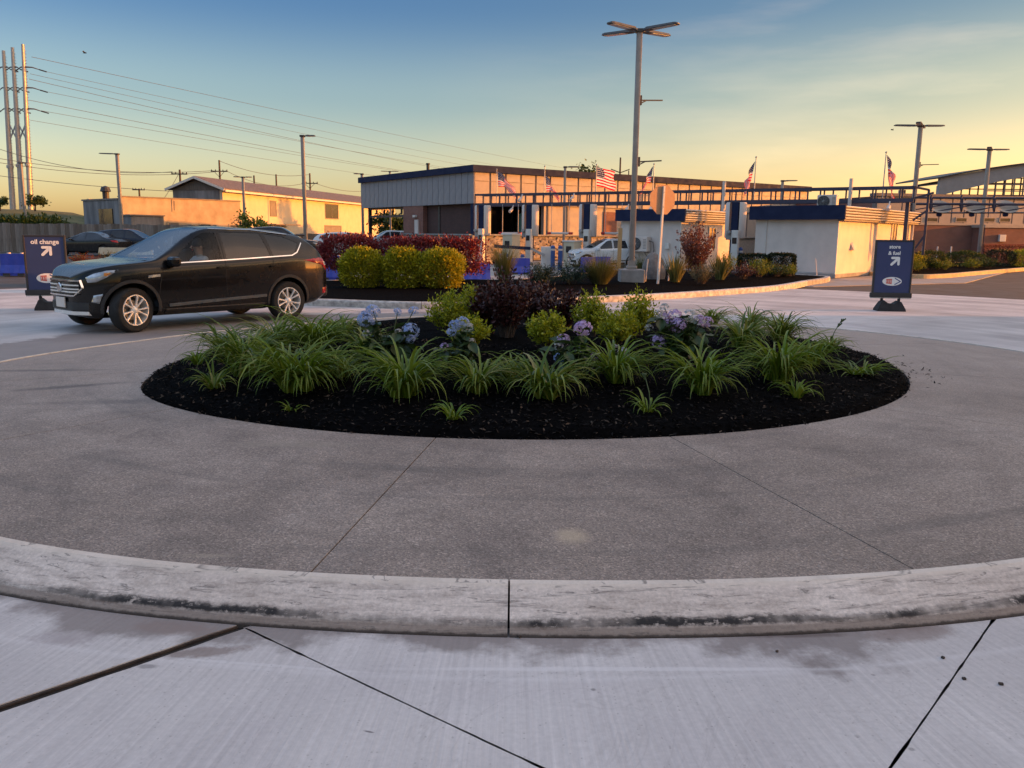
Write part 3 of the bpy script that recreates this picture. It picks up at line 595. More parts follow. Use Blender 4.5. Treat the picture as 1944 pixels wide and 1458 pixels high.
def mat_brick(name, c1, c2, mortar, sx=1.0, axis='XZ'):
    m, t, b = new_mat(name); c = t.nodes.new('ShaderNodeTexCoord'); s = N(t, 'ShaderNodeSeparateXYZ'); L(t, c.outputs['Object'], s.inputs[0]); cb = N(t, 'ShaderNodeCombineXYZ')
    L(t, mth(t, 'ADD', s.outputs['X'], s.outputs['Y']), cb.inputs[0]); L(t, s.outputs['Z'], cb.inputs[1])
    br = t.nodes.new('ShaderNodeTexBrick'); br.inputs['Scale'].default_value = 1; br.inputs['Brick Width'].default_value = .215; br.inputs['Row Height'].default_value = .075; br.inputs['Mortar Size'].default_value = .008
    br.inputs['Color1'].default_value = (*c1, 1); br.inputs['Color2'].default_value = (*c2, 1); br.inputs['Mortar'].default_value = (*mortar, 1); L(t, cb.outputs[0], br.inputs['Vector'])
    n = tex_noise(t, c.outputs['Object'], .9, 5); L(t, mixc(t, .5, br.outputs['Color'], ramp(t, n.outputs['Fac'], [(.3, (.65, .65, .65)), (.7, (1.2, 1.2, 1.2))]).outputs['Color'], 'MULTIPLY'), b.inputs['Base Color'])
    b.inputs['Roughness'].default_value = .85; bump(t, b, br.outputs['Fac'], -.3, .006); return m
M_brick = mat_brick('red_brick', (.25, .085, .055), (.19, .065, .045), (.22, .17, .14))
M_brick_dk = mat_brick('dark_brick', (.085, .034, .027), (.062, .027, .022), (.06, .045, .04))

def window_part(parent, c, w, h, nrm_axis, depth=.06, frame=M_pale, glass=M_glass_dk, t=.06, bars=0, name='window'):
    """framed opening standing 2 cm proud of a wall; nrm_axis: 'y-' (plane y = c.y facing -y) or 'x-'"""
    c = Vector(c); u = Vector((1, 0, 0)) if nrm_axis == 'y-' else Vector((0, 1, 0)); n = Vector((0, -1, 0)) if nrm_axis == 'y-' else Vector((-1, 0, 0))
    def bx_(m, a0, a1, z0, z1, d0, d1):
        p = c + u * (a0 + a1) / 2 + n * (d0 + d1) / 2; m.box((p.x, p.y, (z0 + z1) / 2), (abs(a1 - a0) if u.x else abs(d1 - d0), abs(d1 - d0) if u.x else abs(a1 - a0), z1 - z0))
    f = MB(); z0, z1 = c.z, c.z + h
    bx_(f, -w / 2, -w / 2 + t, z0, z1, -.03, .03); bx_(f, w / 2 - t, w / 2, z0, z1, -.03, .03); bx_(f, -w / 2 + t, w / 2 - t, z0, z0 + t, -.03, .03); bx_(f, -w / 2 + t, w / 2 - t, z1 - t, z1, -.03, .03)
    for k in range(bars):
        a = -w / 2 + w * (k + 1) / (bars + 1); bx_(f, a - t * .35, a + t * .35, z0 + t, z1 - t, -.028, .026)
    wf = f.build(name, frame, parent)
    p = MB(); bx_(p, -w / 2 + t, w / 2 - t, z0 + t, z1 - t, .002, .008); p.build('pane', glass, wf)
    return wf

# ---- main building: fascia over a brick-and-stone base
B0 = D(900, 400, 50); B0.z = -.03
zt = D(900, 313, 50).z + .03; zc_ = D(900, 326, 50).z + .03; zb = D(900, 386, 50).z + .03
bld = thing('wash_building', 'long flat-roofed building with navy coping, taupe upper panels and stone base behind the lanes', 'building', B0, R(35))
LY, LX = 15.2, 31.0
b_ = MB(); b_.box((LX / 2 + .2, LY / 2 + .2, zt - .35), (LX - .4, LY - .4, .12)); b_.build('roof', M_roofing, bld)
b_ = MB(); b_.box((LX / 2, -.09, (zc_ + zt) / 2), (LX + .36, .18, zt - zc_)); b_.box((-.09, LY / 2 + .01, (zc_ + zt) / 2), (.18, LY, zt - zc_)); b_.box((LX / 2, LY + .1, (zc_ + zt) / 2), (LX + .36, .18, zt - zc_)); b_.build('coping', M_navy, bld)
# backing of the fascia
b_ = MB(); b_.box((LX / 2, .15, (zb + zc_) / 2), (LX, .2, zc_ - zb)); b_.build('fascia_wall', M_batten, bld)
b_ = MB(); b_.box((.15, LY / 2 + .13, (zb + zc_) / 2), (.2, LY - .24, zc_ - zb)); b_.build('fascia_wall', M_batten, bld)
b_ = MB(); b_.box((LX / 2, LY - .1, (zb + zc_) / 2), (LX, .2, zc_ - zb)); b_.build('fascia_wall', M_panel_g, bld)
b_ = MB(); b_.box((LX / 2 + .1, LY / 2, zb + .05), (LX - .3, LY - .5, .1)); b_.build('soffit', M_soffit, bld)
np_ = 22; pw = LY / np_                                         # left face: grey upright panels
me = MB().box((0, 0, 0), (.05, pw - .035, zc_ - zb - .01)).mesh('fascia_panel', M_panel_g)
for k in range(np_):
    o = link('fascia_panel', me, bld); o.location = (.026 - random.uniform(0, .006), pw * (k + .5), (zb + zc_) / 2)
np_ = 28; pw = LX / np_; hsp = (zc_ - zb) * .72                 # right face: taupe panels in two rows
me1 = MB().box((0, 0, 0), (pw - .13, .05, hsp - .03)).mesh('fascia_panel', M_panel_c); me2 = MB().box((0, 0, 0), (pw - .13, .05, (zc_ - zb) - hsp - .03)).mesh('fascia_panel', M_panel_c)
for k in range(np_):
    o = link('fascia_panel', me1, bld); o.location = (pw * (k + .5), .026, zb + hsp / 2)
    o = link('fascia_panel', me2, bld); o.location = (pw * (k + .5), .026, zb + hsp + ((zc_ - zb) - hsp) / 2)
zs = 1.45                                                       # top of the stone base
b_ = MB(); b_.box((.50, 3.4, zb / 2 + .75 / 2), (.3, 5.6, zb - .75)); b_.build('recessed_wall', M_brick_dk, bld)
b_ = MB(); b_.box((.18, 7.5, (zs + zb) / 2), (.3, 2.7, zb - zs)); b_.box((3.5, 8.7, zb / 2), (6.2, .25, zb)); b_.build('brick_wall', M_brick, bld)
b_ = MB(); b_.bbox((-.02, 6.9, 1.25), (.12, .45, 2.3), .01); b_.build('door', M_white, bld)
b_ = MB(); b_.bbox((-.08, 7.05, 2.62), (.22, .3, .16), .03); b_.build('wall_lamp', M_pale, bld)
b_ = MB(); b_.box((.3, 14.5, zb / 2), (.2, .2, zb)); b_.box((6, 14.8, zb / 2), (.2, .2, zb)); b_.build('porch_column', M_dark, bld)
b_ = MB(); zf = D(735, 410, 60).z; b_.box((.3, 11.65, zf), (.12, 5.5, .14)); b_.box((.3, 11.65, zb - .07), (.12, 5.5, .12))
for q in (9.6, 10.9, 12.2, 13.4): b_.box((.3, q, (zf + zb) / 2), (.1, .12, zb - zf - .3))
b_.build('clerestory_frame', M_dark, bld)
# right face under the fascia: tunnel mouth, taupe wall panels, brick door panel
b_ = MB(); b_.box((.22, .3, (zb) / 2), (.34, .34, zb)); b_.build('corner_column', M_navy, bld)
b_ = MB(); b_.box((3.0, 4.6, zb / 2), (5.4, .2, zb)); b_.build('inner_wall', M_dark, bld)
xo = 5.2
b_ = MB(); b_.box(((xo + LX) / 2, .3, zb / 2), (LX - xo, .3, zb)); b_.build('wall', M_panel_c, bld)
b_ = MB(); b_.box((LX - .15, LY / 2, zb / 2), (.3, LY - 1, zb)); b_.box(((xo + LX) / 2, LY - .6, zb / 2), (LX - xo, .3, zb)); b_.build('rear_wall', M_panel_g, bld)
me = MB().box((0, 0, 0), (.09, .06, zb - zs)).mesh('batten', M_batten)
for k in range(int((LX - xo) / 1.55)): o = link('batten', me, bld); o.location = (xo + .3 + 1.55 * k, .12, (zb + zs) / 2)
b_ = MB(); b_.box((10.6, .11, (zb + zs) / 2 - .1), (1.1, .08, zb - zs - .3)); b_.build('brick_panel', M_brick, bld)
b_ = MB(); b_.box((.9, 2.3, .75), (.5, 4.2, 1.5)); b_.build('sill_wall', M_conc, bld)
b_ = MB(); b_.box((2.9, 3.2, 1.9), (1.8, .12, 2.4)); b_.box((1.3, 2.6, 2.0), (.15, .15, 2.4)); b_.box((4.5, 2.6, 2.0), (.15, .15, 2.4)); b_.build('tunnel_gate', M_glass_dk, bld)
b_ = MB(); b_.bbox((4.4, 1.5, 2.0), (.5, .3, 1.7), .12); b_.build('wash_brush', pm('teal_brush', (.06, .20, .22), (.04, .14, .16), 20, .9, .6), bld)
# rubble-stone plinth: individual faces of stone set in mortar
b_ = MB(); b_.box(((LX) / 2 + .3, .12, zs / 2), (LX - .6, .22, zs)); b_.box((.0, LY * .29, zs / 2), (.2, LY * .58, zs)); b_.build('plinth', pm('mortar', (.30, .26, .22), (.22, .19, .165), 6, .9), bld)
b_ = MB()
for _ in range(900):
    x = random.uniform(.3, 14); z = random.uniform(.1, zs - .1); w, h = random.uniform(.14, .36), random.uniform(.09, .2)
    b_.bbox((x, -.0 - random.uniform(0, .02), z), (w, .08, h), .025)
for _ in range(260):
    y = random.uniform(.1, 8.6); z = random.uniform(.1, zs - .1); b_.bbox((-.1, y, z), (.08, random.uniform(.14, .36), random.uniform(.09, .2)), .025)
o = b_.build('rubble_stone', leaf_mat('rubble_stone', [(.16, .13, .115), (.30, .25, .21), (.40, .34, .28), (.22, .19, .175)], .85, 0), bld); tag(o, kind='stuff')
b_ = MB(); b_.box((LX / 2 + .2, .05, zs + .04), (LX - .4, .42, .08)); b_.box((-.06, LY * .29 + .15, zs + .04), (.32, LY * .58 - .1, .08)); b_.build('plinth_cap', M_conc, bld)
for q in ((6.2, 8.6), (6.9, 8.9)):
    b_ = MB(); b_.lathe([(.09, zt - .4), (.09, zt + .55), (.13, zt + .55), (.13, zt + .62), (0, zt + .62)], (q[0] * .2, q[1] - 1, 0), n=10); b_.build('roof_vent', M_dark, bld)

# ---- far wing on the right: brick below, taupe panels above
wing = thing('brick_wing', 'low wing with brick lower wall and taupe battened panels beyond the right hedge', 'building', (24.0, 57, -.03), R(12))
WX = 24; wz1 = D(1800, 425, 58).z; wz2 = D(1800, 374, 58).z
b_ = MB(); b_.box((WX / 2, .2, wz1 / 2), (WX, .4, wz1)); b_.build('brick_wall', M_brick, wing)
b_ = MB(); b_.box((WX / 2, .3, (wz1 + wz2) / 2), (WX, .4, wz2 - wz1)); b_.build('upper_wall', M_batten, wing)
me = MB().box((0, 0, 0), (.86, .05, wz2 - wz1 - .02)).mesh('wall_panel', M_panel_c)
for k in range(int(WX / .96)): o = link('wall_panel', me, wing); o.location = (.5 + .96 * k, .08, (wz1 + wz2) / 2)
b_ = MB(); b_.box((WX / 2, .0, wz1 + .02), (WX, .12, .16)); b_.build('ledge', M_panel_c, wing)
b_ = MB(); b_.box((WX / 2, .3, wz2 + .1), (WX + .2, .8, .2)); b_.build('coping', M_batten, wing)
b_ = MB(); b_.box((WX / 2, 6, wz2 - .1), (WX, 11, .1)); b_.build('roof', M_roofing, wing)
b_ = MB(); b_.box((.2, 6, wz2 / 2), (.4, 11, wz2)); b_.box((WX - .2, 6, wz2 / 2), (.4, 11, wz2)); b_.build('side_wall', M_brick, wing)
for px in (1771, 1835, 1897, 1932):
    p = D(px, 418, 58); window_part(wing, (p.x - 24, .04, D(px, 421, 58).z), .9, .32, 'y-', frame=M_panel_c, t=.05, name='vent_window')
bx0 = D(1874, 440, 57).x - 24
b_ = MB(); b_.box((bx0 + 5, -.6, wz1 / 2 - .1), (10, 1.15, wz1 - .2)); b_.build('brick_bay', M_brick, wing)
b_ = MB(); b_.box((bx0 + 5, -.62, wz1 - .1), (10.2, 1.3, .2)); b_.build('bay_cap', M_panel_c, wing)
b_ = MB(); b_.box((bx0 + 5, -1.25, .62), (10, .1, 1.25)); b_.build('bay_plinth', M_maroon, wing)
b_ = MB(); b_.bbox((bx0 + 1.3, -1.27, 1.62), (.5, .16, .46), .02); b_.build('meter_box', M_pale, wing)

# ---- barrel-vaulted canopy behind the wing
arch = thing('arched_canopy', 'arched grey canopy with a lattice gable rising behind the right-hand wing', 'canopy', (D(1785, 340, 75).x, 75, -.03))
AX = 32.0; z_l = D(1785, 338, 75).z; z_m = D(1944, 312, 75).z + .55
def arc_z(x, drop=0.0): q = (x - AX / 2) / (AX / 2); return z_l + (z_m - z_l) * (1 - q * q) - drop
n_ = 32; b_ = MB()
for k in range(n_):
    x0, x1 = AX * k / n_, AX * (k + 1) / n_
    def lo(x): q = abs((x - AX / 2) / (AX / 2)); return arc_z(x) - .75 - .75 * q ** 1.5
    b_.plate([(x0, 0, lo(x0)), (x1, 0, lo(x1)), (x1, 0, arc_z(x1)), (x0, 0, arc_z(x0))], (0, 1, 0), .4)
b_.build('fascia_arch', M_arch, arch)
b_ = MB()
for k in range(n_):
    x0, x1 = -.3 + (AX + .6) * k / n_, -.3 + (AX + .6) * (k + 1) / n_
    b_.plate([(x0, -.25, arc_z(x0) + .02), (x1, -.25, arc_z(x1) + .02), (x1, 8, arc_z(x1) + .02), (x0, 8, arc_z(x0) + .02)], (0, 0, 1), .12)
b_.build('vault_roof', M_dark, arch)
b_ = MB()
for k in range(n_):
    x0, x1 = AX * k / n_, AX * (k + 1) / n_
    b_.plate([(x0, .4, arc_z(x0) - .5), (x1, .4, arc_z(x1) - .5), (x1, 7.8, arc_z(x1) - .5), (x0, 7.8, arc_z(x0) - .5)], (0, 0, 1), .08)
b_.build('vault_soffit', M_soffit, arch)
zt_ = D(1820, 373, 75).z
for y_ in (.2, 7.6):
    b_ = MB(); b_.box((AX / 2, y_, zt_), (AX, .3, .35)); b_.build('tie_beam', M_navy, arch)
for y_ in (.25, 7.5):
    b_ = MB(); xs = [4.2 + .8 * k for k in range(int((AX - 8.4) / .8) + 1)]
    for x in xs: b_.box((x, y_, (zt_ + arc_z(x) - 1.0) / 2), (.11, .08, max(.1, arc_z(x) - 1.0 - zt_)))
    for k in range(5):
        z = zt_ + .55 * (k + 1)
        if z < z_m - 1.0:
            q = math.sqrt(max(0, 1 - (z + 1.0 - z_l) / (z_m - z_l))) if z + 1.0 > z_l else .74; b_.box((AX / 2, y_ + .002, z), (AX * min(q, .74), .07, .09))
    b_.build('lattice_gable', M_batten, arch)
for x_ in (.2, AX - .2):
    for y_ in (.2, 7.6): b_ = MB(); b_.box((x_, y_, z_l / 2 - .3), (.5, .5, z_l - .6)); b_.build('column', M_arch, arch)

# ---- pay booths: white render, navy fascia, pale ribbed canopy on the sunny side
def booth(corner, LX, LY, ztop, zfas, label, window):
    r = thing('pay_booth', label, 'booth', corner, R(50), 'white pay booths with navy fascia')
    zr = zfas
    b_ = MB(); b_.box((LX / 2, LY / 2, zr / 2), (LX, LY, zr)); b_.build('wall', M_white, r)
    b_ = MB(); b_.bbox((.0, .0, zr / 2), (.05, .05, zr - .02), .008); b_.build('corner_trim', M_pale, r)
    b_ = MB(); b_.box((LX / 2 - .05, LY / 2 - .02, ztop - .2), (LX + .2, LY + .1, .1)); b_.build('roof', M_roofing, r)
    b_ = MB(); b_.box((-.19, LY / 2 - .05, (zr + ztop) / 2), (.1, LY + .5, ztop - zr)); b_.box((LX + .16, LY / 2 - .05, (zr + ztop) / 2), (.1, LY + .5, ztop - zr)); b_.box((LX / 2, LY + .17, (zr + ztop) / 2), (LX + .3, .1, ztop - zr)); b_.build('fascia', M_navy, r)
    b_ = MB(); b_.box((LX / 2, -.05, (zr + ztop) / 2), (LX + .2, .1, ztop - zr - .04)); b_.build('canopy_backing', M_batten, r)
    nrib = 5; hh = (ztop - zr) / nrib
    me = MB(); pts = [(0, 0), (.16, .01), (.2, .04), (.2, hh * .5), (.13, hh * .72), (0, hh * .74)]
    k = len(pts); vs = [(-LX / 2 - .2, -p[0], p[1]) for p in pts] + [(LX / 2 + .1, -p[0], p[1]) for p in pts]
    me.add(vs, [tuple(range(k)), tuple(range(2 * k - 1, k - 1, -1))] + [(i, (i + 1) % k, k + (i + 1) % k, k + i) for i in range(k)]); mm = me.mesh('canopy_rib', M_pale)
    for q in range(nrib): o = link('canopy_rib', mm, r); o.location = (LX / 2 + .02, -.1, zr + hh * (q + .1))
    b_ = MB(); b_.box((LX / 2, -.12, zr - .02), (LX + .2, .24, .05)); b_.build('canopy_soffit', M_batten, r)
    b_ = MB(); b_.box((-.01, LY / 2, zr + .012), (.05, LY + .1, .03)); b_.box((-.008, LY / 2, .17), (.03, LY + .02, .05)); b_.build('drip_edge', M_steel, r)
    b_ = MB(); b_.tube([(-.03, LY * .86, zr), (-.03, LY * .86, .5)], .018, 8); b_.bbox((-.04, LY * .86, .46), (.07, .12, .16), .01); b_.build('conduit', M_pale, r)
    for (x, z, w, h) in window: window_part(r, (x, -.01, z), w, h, 'y-', frame=M_pale, bars=1)
    b_ = MB(); b_.box((LX / 2, LY / 2, .07), (LX + .06, LY + .06, .14)); b_.build('plinth', M_conc, r)
    return r
def find_Y(px, py, z):
    lo, hi = 10, 120
    for _ in range(50):
        m_ = (lo + hi) / 2
        if (D(px, py, m_).z > z) == (py < 452): hi = m_
        else: lo = m_
    return lo
K2 = G(1584, 528); K2.z = 0; zt2 = D(1600, 390, K2.y + .2).z; zf2 = D(1600, 417, K2.y + .2).z
bo2 = booth(K2, 9.6, 3.25, zt2, zf2, 'white pay booth with navy fascia and ribbed canopy right behind the store sign', [(6.9, .95, .8, 1.25)])
b_ = MB(); b_.add([(1.5, -.0, 1.30), (1.75, 0, 1.30), (1.75, 0, 1.02), (1.5, 0, 1.02), (1.46, -.16, 1.04), (1.79, -.16, 1.04), (1.62, -.03, 1.34)], [(0, 3, 4), (1, 5, 2), (0, 4, 6), (6, 4, 5), (6, 5, 1), (3, 2, 5, 4)]); b_.build('wall_light', M_white, bo2)
b_ = MB(); b_.tube([(9.2, -.12, zf2 - .05), (9.2, -.12, .9)], .07, 10); b_.build('downpipe', M_white, bo2)
Y1 = find_Y(1299, 396.7, zt2); K1 = D(1292, 450, Y1); K1.z = 0
bo1 = booth(K1, 4.9, 3.15, zt2, zf2, 'white pay booth behind the stop sign with a cooling unit on its wall', [(3.0, .85, .75, 1.1)])
def ac_unit(loc, rz, label, wall):
    r = thing('cooling_unit', label, 'air conditioner', loc, rz)
    b_ = MB(); b_.bbox((0, 0, .35), (.92, .34, .68), .03); b_.build('case', M_white, r)
    b_ = MB(); b_.lathe([(.0, 0), (.27, 0), (.285, -.03), (.25, -.035), (.25, -.012), (0, -.012)], (-.14, -.172, .36), 'Y', 28); b_.build('fan_shroud', M_dark, r)
    b_ = MB()
    for q in range(5): b_.lathe([(.05 + .045 * q, -.028), (.057 + .045 * q, -.034), (.064 + .045 * q, -.028)], (-.14, -.175, .36), 'Y', 24)
    for q in range(8): a = math.pi * q / 4; b_.beam((-.14, -.206, .36), (-.14 + .25 * math.cos(a), -.206, .36 + .25 * math.sin(a)), .012, .008, (0, 1, 0))
    b_.lathe([(0, -.05), (.04, -.045), (.05, -.03)], (-.14, -.175, .36), 'Y', 12); b_.build('fan_grille', pm('grille_grey', (.22, .22, .22), None, 5, .5), r)
    b_ = MB()
    for q in range(7): b_.box((.33, -.174, .16 + .065 * q), (.16, .012, .02))
    b_.build('vent_slot', M_batten, r)
    b_ = MB()
    if wall:
        for s in (-.34, .34): b_.beam((s, .2, -.02), (s, -.2, -.02), .04); b_.beam((s, .2, -.3), (s, -.15, -.03), .03)
        b_.tube([(.46, .0, .5), (.62, .08, .45), (.66, .12, .1), (.62, .12, -.35)], .03, 8)
    else:
        for s in (-.34, .34): b_.box((s, 0, -.03), (.08, .34, .09))
    b_.build('bracket', M_batten, r)
    return r
d50 = Vector((math.cos(R(50)), math.sin(R(50)), 0)); n50 = Vector((-math.sin(R(50)), math.cos(R(50)), 0))
p = K1 + n50 * 1.95 - d50 * .22; p.z = D(1225, 478, p.y).z; ac_unit(p, R(50 - 90), 'white cooling unit with round fan hung on the pay booth wall', True)
p = K2 + n50 * .55 + d50 * .25; p.z = zt2 - .10; ac_unit(p, R(50 - 90), 'white cooling unit with round fan standing on the booth roof', False).scale = (.8, .8, .72)
b_ = MB(); b_.bbox((-.06, .62, 1.05), (.12, .2, .26), .015); b_.build('junction_box', M_pale, bo1)

# ---- warehouse and block building on the left, beyond the fence
wh0 = D(422, 360, 85); wh0.z = 0
wh = thing('warehouse', 'cream gabled warehouse with brown shingle roof and two openings, left background', 'building', wh0, R(79))
ze = D(422, 361, 85).z; WL, WD = 52.0, 5.4; zr_ = D(376, 340, 86).z + .1
b_ = MB(); b_.box((WL / 2, .15, ze / 2), (WL, .3, ze)); b_.build('long_wall', M_cream, wh)
b_ = MB(); b_.plate([(.0, .3, 0), (0, WD, 0), (0, WD, ze), (0, WD / 2, ze), (0, .3, ze)], (1, 0, 0), .3); b_.build('gable_wall', M_greywall, wh)
b_ = MB(); b_.plate([(-.06, .0, ze), (-.06, WD, ze), (-.06, WD / 2, zr_ - .15)], (1, 0, 0), .2); b_.build('gable', M_wood3, wh)
b_ = MB(); b_.plate([(WL - .3, .3, 0), (WL - .3, WD, 0), (WL - .3, WD, ze), (WL - .3, WD / 2, zr_ - .2), (WL - .3, .3, ze)], (1, 0, 0), .3); b_.box((WL / 2, WD - .15, ze / 2), (WL - .7, .3, ze)); b_.build('back_wall', M_cream, wh)
for s in (0, 1):
    y0, y1 = (-.5, WD / 2) if s == 0 else (WD + .5, WD / 2)
    b_ = MB(); b_.plate([(-.5, y0, ze + .0), (WL + .4, y0, ze + .0), (WL + .4, y1, zr_), (-.5, y1, zr_)], (0, -.2 if s == 0 else .2, 1), .16); b_.build('roof', M_shingle, wh)
b_ = MB(); b_.box((WL / 2, -.56, ze - .06), (WL + .9, .12, .2)); b_.build('gutter', M_pale, wh)
b_ = MB()
for s in (0, 1): b_.beam((-.55, -.5 if s == 0 else WD + .5, ze + .02), (-.55, WD / 2, zr_ + .02), .1, .22)
b_.build('barge_board', M_pale, wh)
def wall_x(px, base, ang, y0=0):                                # distance along a wall where a pixel column meets it
    r = ray(px, 440); d = Vector((math.cos(ang), math.sin(ang))); k = r.x / r.y
    return (base.x - k * base.y) / (k * d.y - d.x)
for (pa, pb, ya, yb, gl) in ((514, 526, 381, 411, M_wood2), (618, 643, 387, 416, M_glass_dk), (616, 648, 428, 443, M_wood2)):
    xa, xb = wall_x(pa, wh0, R(79)), wall_x(pb, wh0, R(79)); xm = (xa + xb) / 2; Yd = wh0.y + math.sin(R(79)) * xm
    z1, z0 = D((pa + pb) / 2, ya, Yd).z, D((pa + pb) / 2, yb, Yd).z
    window_part(wh, (xm, -.02, max(0, z0)), abs(xb - xa), z1 - max(0, z0), 'y-', frame=M_batten, glass=gl, t=.12, bars=1 if gl is M_glass_dk else 0, name='window')
b_ = MB(); xa = wall_x(505, wh0, R(79)); b_.box((xa + 2, -.9, 2.3), (6, 1.7, .12)); b_.build('awning', M_batten, wh)

bb0 = D(231, 400, 66); bb0.z = 0
BA = R(50)
bb = thing('block_building', 'flat-roofed block building, ochre sunlit side and grey stained end, left background', 'building', bb0, BA)
zb0 = D(231, 374, 66).z; BL = abs(wall_x(458, bb0, BA)); BW = 6.6
b_ = MB(); b_.box((BL / 2, .2, zb0 / 2), (BL, .4, zb0)); b_.build('side_wall', M_ochre, bb)
b_ = MB(); b_.box((.15, BW / 2 + .2, zb0 / 2 - .1), (.3, BW - .4, zb0 - .2)); b_.build('end_wall', M_greywall, bb)
b_ = MB(); b_.box((BL - .2, BW / 2 + .2, zb0 / 2), (.4, BW - .4, zb0)); b_.box((BL / 2, BW, zb0 / 2), (BL - .8, .4, zb0)); b_.build('back_wall', M_ochre, bb)
b_ = MB(); b_.box((BL / 2, BW / 2, zb0 - .35), (BL - .5, BW - .5, .2)); b_.build('roof', M_roofing, bb)
b_ = MB(); b_.box((BL / 2, .2, zb0 + .05), (BL + .1, .5, .1)); b_.box((.15, BW / 2 + .3, zb0 - .13), (.42, BW - .3, .12)); b_.build('parapet_cap', M_batten, bb)
b_ = MB(); b_.box((-.02, 2.6, 1.7), (.1, 2.3, 2.9)); b_.build('shutter', M_glass_dk, bb)
for (pa, pb, ya, yb, mt_) in ((329, 336, 379, 402, M_batten), (318, 342, 421, 434, M_wood), (379, 402, 424, 436, M_glass_dk), (435, 458, 425, 437, M_wood)):
    xa, xb = wall_x(pa, bb0, BA), wall_x(pb, bb0, BA); xm = (xa + xb) / 2; Yd = bb0.y + math.sin(BA) * xm
    window_part(bb, (xm, -.02, D((pa + pb) / 2, yb, Yd).z), abs(xb - xa), D((pa + pb) / 2, ya, Yd).z - D((pa + pb) / 2, yb, Yd).z, 'y-', frame=M_ochre, glass=mt_, t=.1, name='boarded_window' if mt_ is not M_glass_dk else 'window')
b_ = MB(); b_.box((1.3, -.7, 1.3), (2.6, 1.4, 2.6)); b_.build('lean_to', M_greywall, bb)
b_ = MB(); b_.box((1.3, -.7, 2.65), (2.8, 1.6, .1)); b_.build('lean_to_roof', M_batten, bb)
b_ = MB(); b_.lathe([(.0, zb0 - .1), (.25, zb0 - .1), (.25, zb0 + .5), (.42, zb0 + .55), (.3, zb0 + .9), (0, zb0 + 1.0)], (.8, 4.2, 0), n=12); b_.build('roof_ventilator', M_dark, bb)

# ---- unseen building added on the right so its long shadow covers the roundabout
shade_block = thing('unseen_shade_building', 'unseen large flat-roofed building added on the right to shade the roundabout', 'building', (31, -22, 0))
b_ = MB(); b_.box((9, 19.9, 3.2), (18, 39.8, 6.4)); b_.build('wall', M_panel_c, shade_block)
b_ = MB(); b_.box((9, 19.9, 6.65), (18.5, 40.2, .5)); b_.build('coping', M_navy, shade_block)
for k in range(6): window_part(shade_block, (-.02, 4 + 5.6 * k, .9), 3.6, 2.6, 'x-', frame=M_dark, bars=2)
# ================================================================== STREET FURNITURE
def led_head(m_top, parent, a, ang, ln=.8, tilt=0.0, w=.24):
    """slim lamp head reaching out from point a at azimuth ang"""
    d = Vector((math.cos(ang), math.sin(ang), math.sin(tilt))).normalized(); x = Vector((-math.sin(ang), math.cos(ang), 0)); up = d.cross(x) * -1 if d.cross(x).z < 0 else d.cross(x)
    a = Vector(a); b_ = MB(); prof = [(0, .05, .05), (.12, .06, .06), (.2, w / 2, .07), (ln * .9, w / 2, .055), (ln * .97, w * .42, .045), (ln, w * .28, .03)]
    vs = []
    for t_, hw, hh in prof:
        c = a + d * t_; vs += [c - x * hw, c - x * hw * .8 + up * hh, c + x * hw * .8 + up * hh, c + x * hw]
    n_ = len(prof); fs = [(0, 1, 2, 3), tuple(4 * (n_ - 1) + q for q in (3, 2, 1, 0))]
    for i in range(n_ - 1): fs += [(4 * i + q, 4 * i + (q + 1) % 4, 4 * (i + 1) + (q + 1) % 4, 4 * (i + 1) + q) for q in range(4)]
    b_.add(vs, fs); h = b_.build('lamp_head', m_top, parent)
    b_ = MB(); c0, c1 = a + d * ln * .32 - up * .012, a + d * ln * .92 - up * .012; b_.plate([c0 - x * w * .38, c1 - x * w * .38, c1 + x * w * .38, c0 + x * w * .38], up, .008); b_.build('lens', M_lens, h)
    return h
def lamp_post(base, ztop, heads, label, w=.12, ln=.8, mat=M_bronze, brackets=(), pedestal=None, group='tall lamp posts around the lots', drop=0.0, square=True):
    r = thing('lamp_post', label, 'lamp post', base, 0, group); zp = 0.0
    if pedestal: b_ = MB(); b_.bbox((0, 0, pedestal[1] / 2), (pedestal[0], pedestal[0], pedestal[1]), .02); b_.build('concrete_base', M_conc, r); zp = pedestal[1]
    h = ztop - base[2]
    b_ = MB()
    if square: b_.bbox((0, 0, (zp + h) / 2), (w, w, h - zp), w * .1)
    else: b_.tube([(0, 0, zp), (0, 0, h)], [w * .6, w * .45], 12)
    b_.build('pole', mat, r, smooth=30)
    b_ = MB(); b_.bbox((0, 0, zp + .05), (w * 1.9, w * 1.9, .1), .02); b_.box((0, 0, zp + .16), (w * 1.35, w * 1.35, .16)); b_.build('base_cover', mat, r)
    b_ = MB(); b_.bbox((0, 0, h + .02), (w * 1.5, w * 1.5, .1), .02); b_.build('cap', M_lamp_dk, r)
    for ang in heads: led_head(M_lamp_dk, r, (math.cos(ang) * w * .4, math.sin(ang) * w * .4, h - .0), ang, ln, R(2), w=.26)
    for (zb_, lnb, ang) in brackets:
        d = Vector((math.cos(ang), math.sin(ang), .0)); b_ = MB(); p0 = Vector((0, 0, zb_)) + d * w * .5; b_.bbox(p0 + d * .02, (.09, .09, .26), .01); b_.beam(p0 + d * .03, p0 + d * lnb + Vector((0, 0, .04)), .035); b_.beam(p0 + Vector((0, 0, -.1)), p0 + d * .2, .03)
        b_.build('banner_arm', M_lamp_dk, r)
    return r
def post_at(px, pytop, Y): p = D(px, pytop, Y); return Vector((p.x, p.y, -.03)), p.z
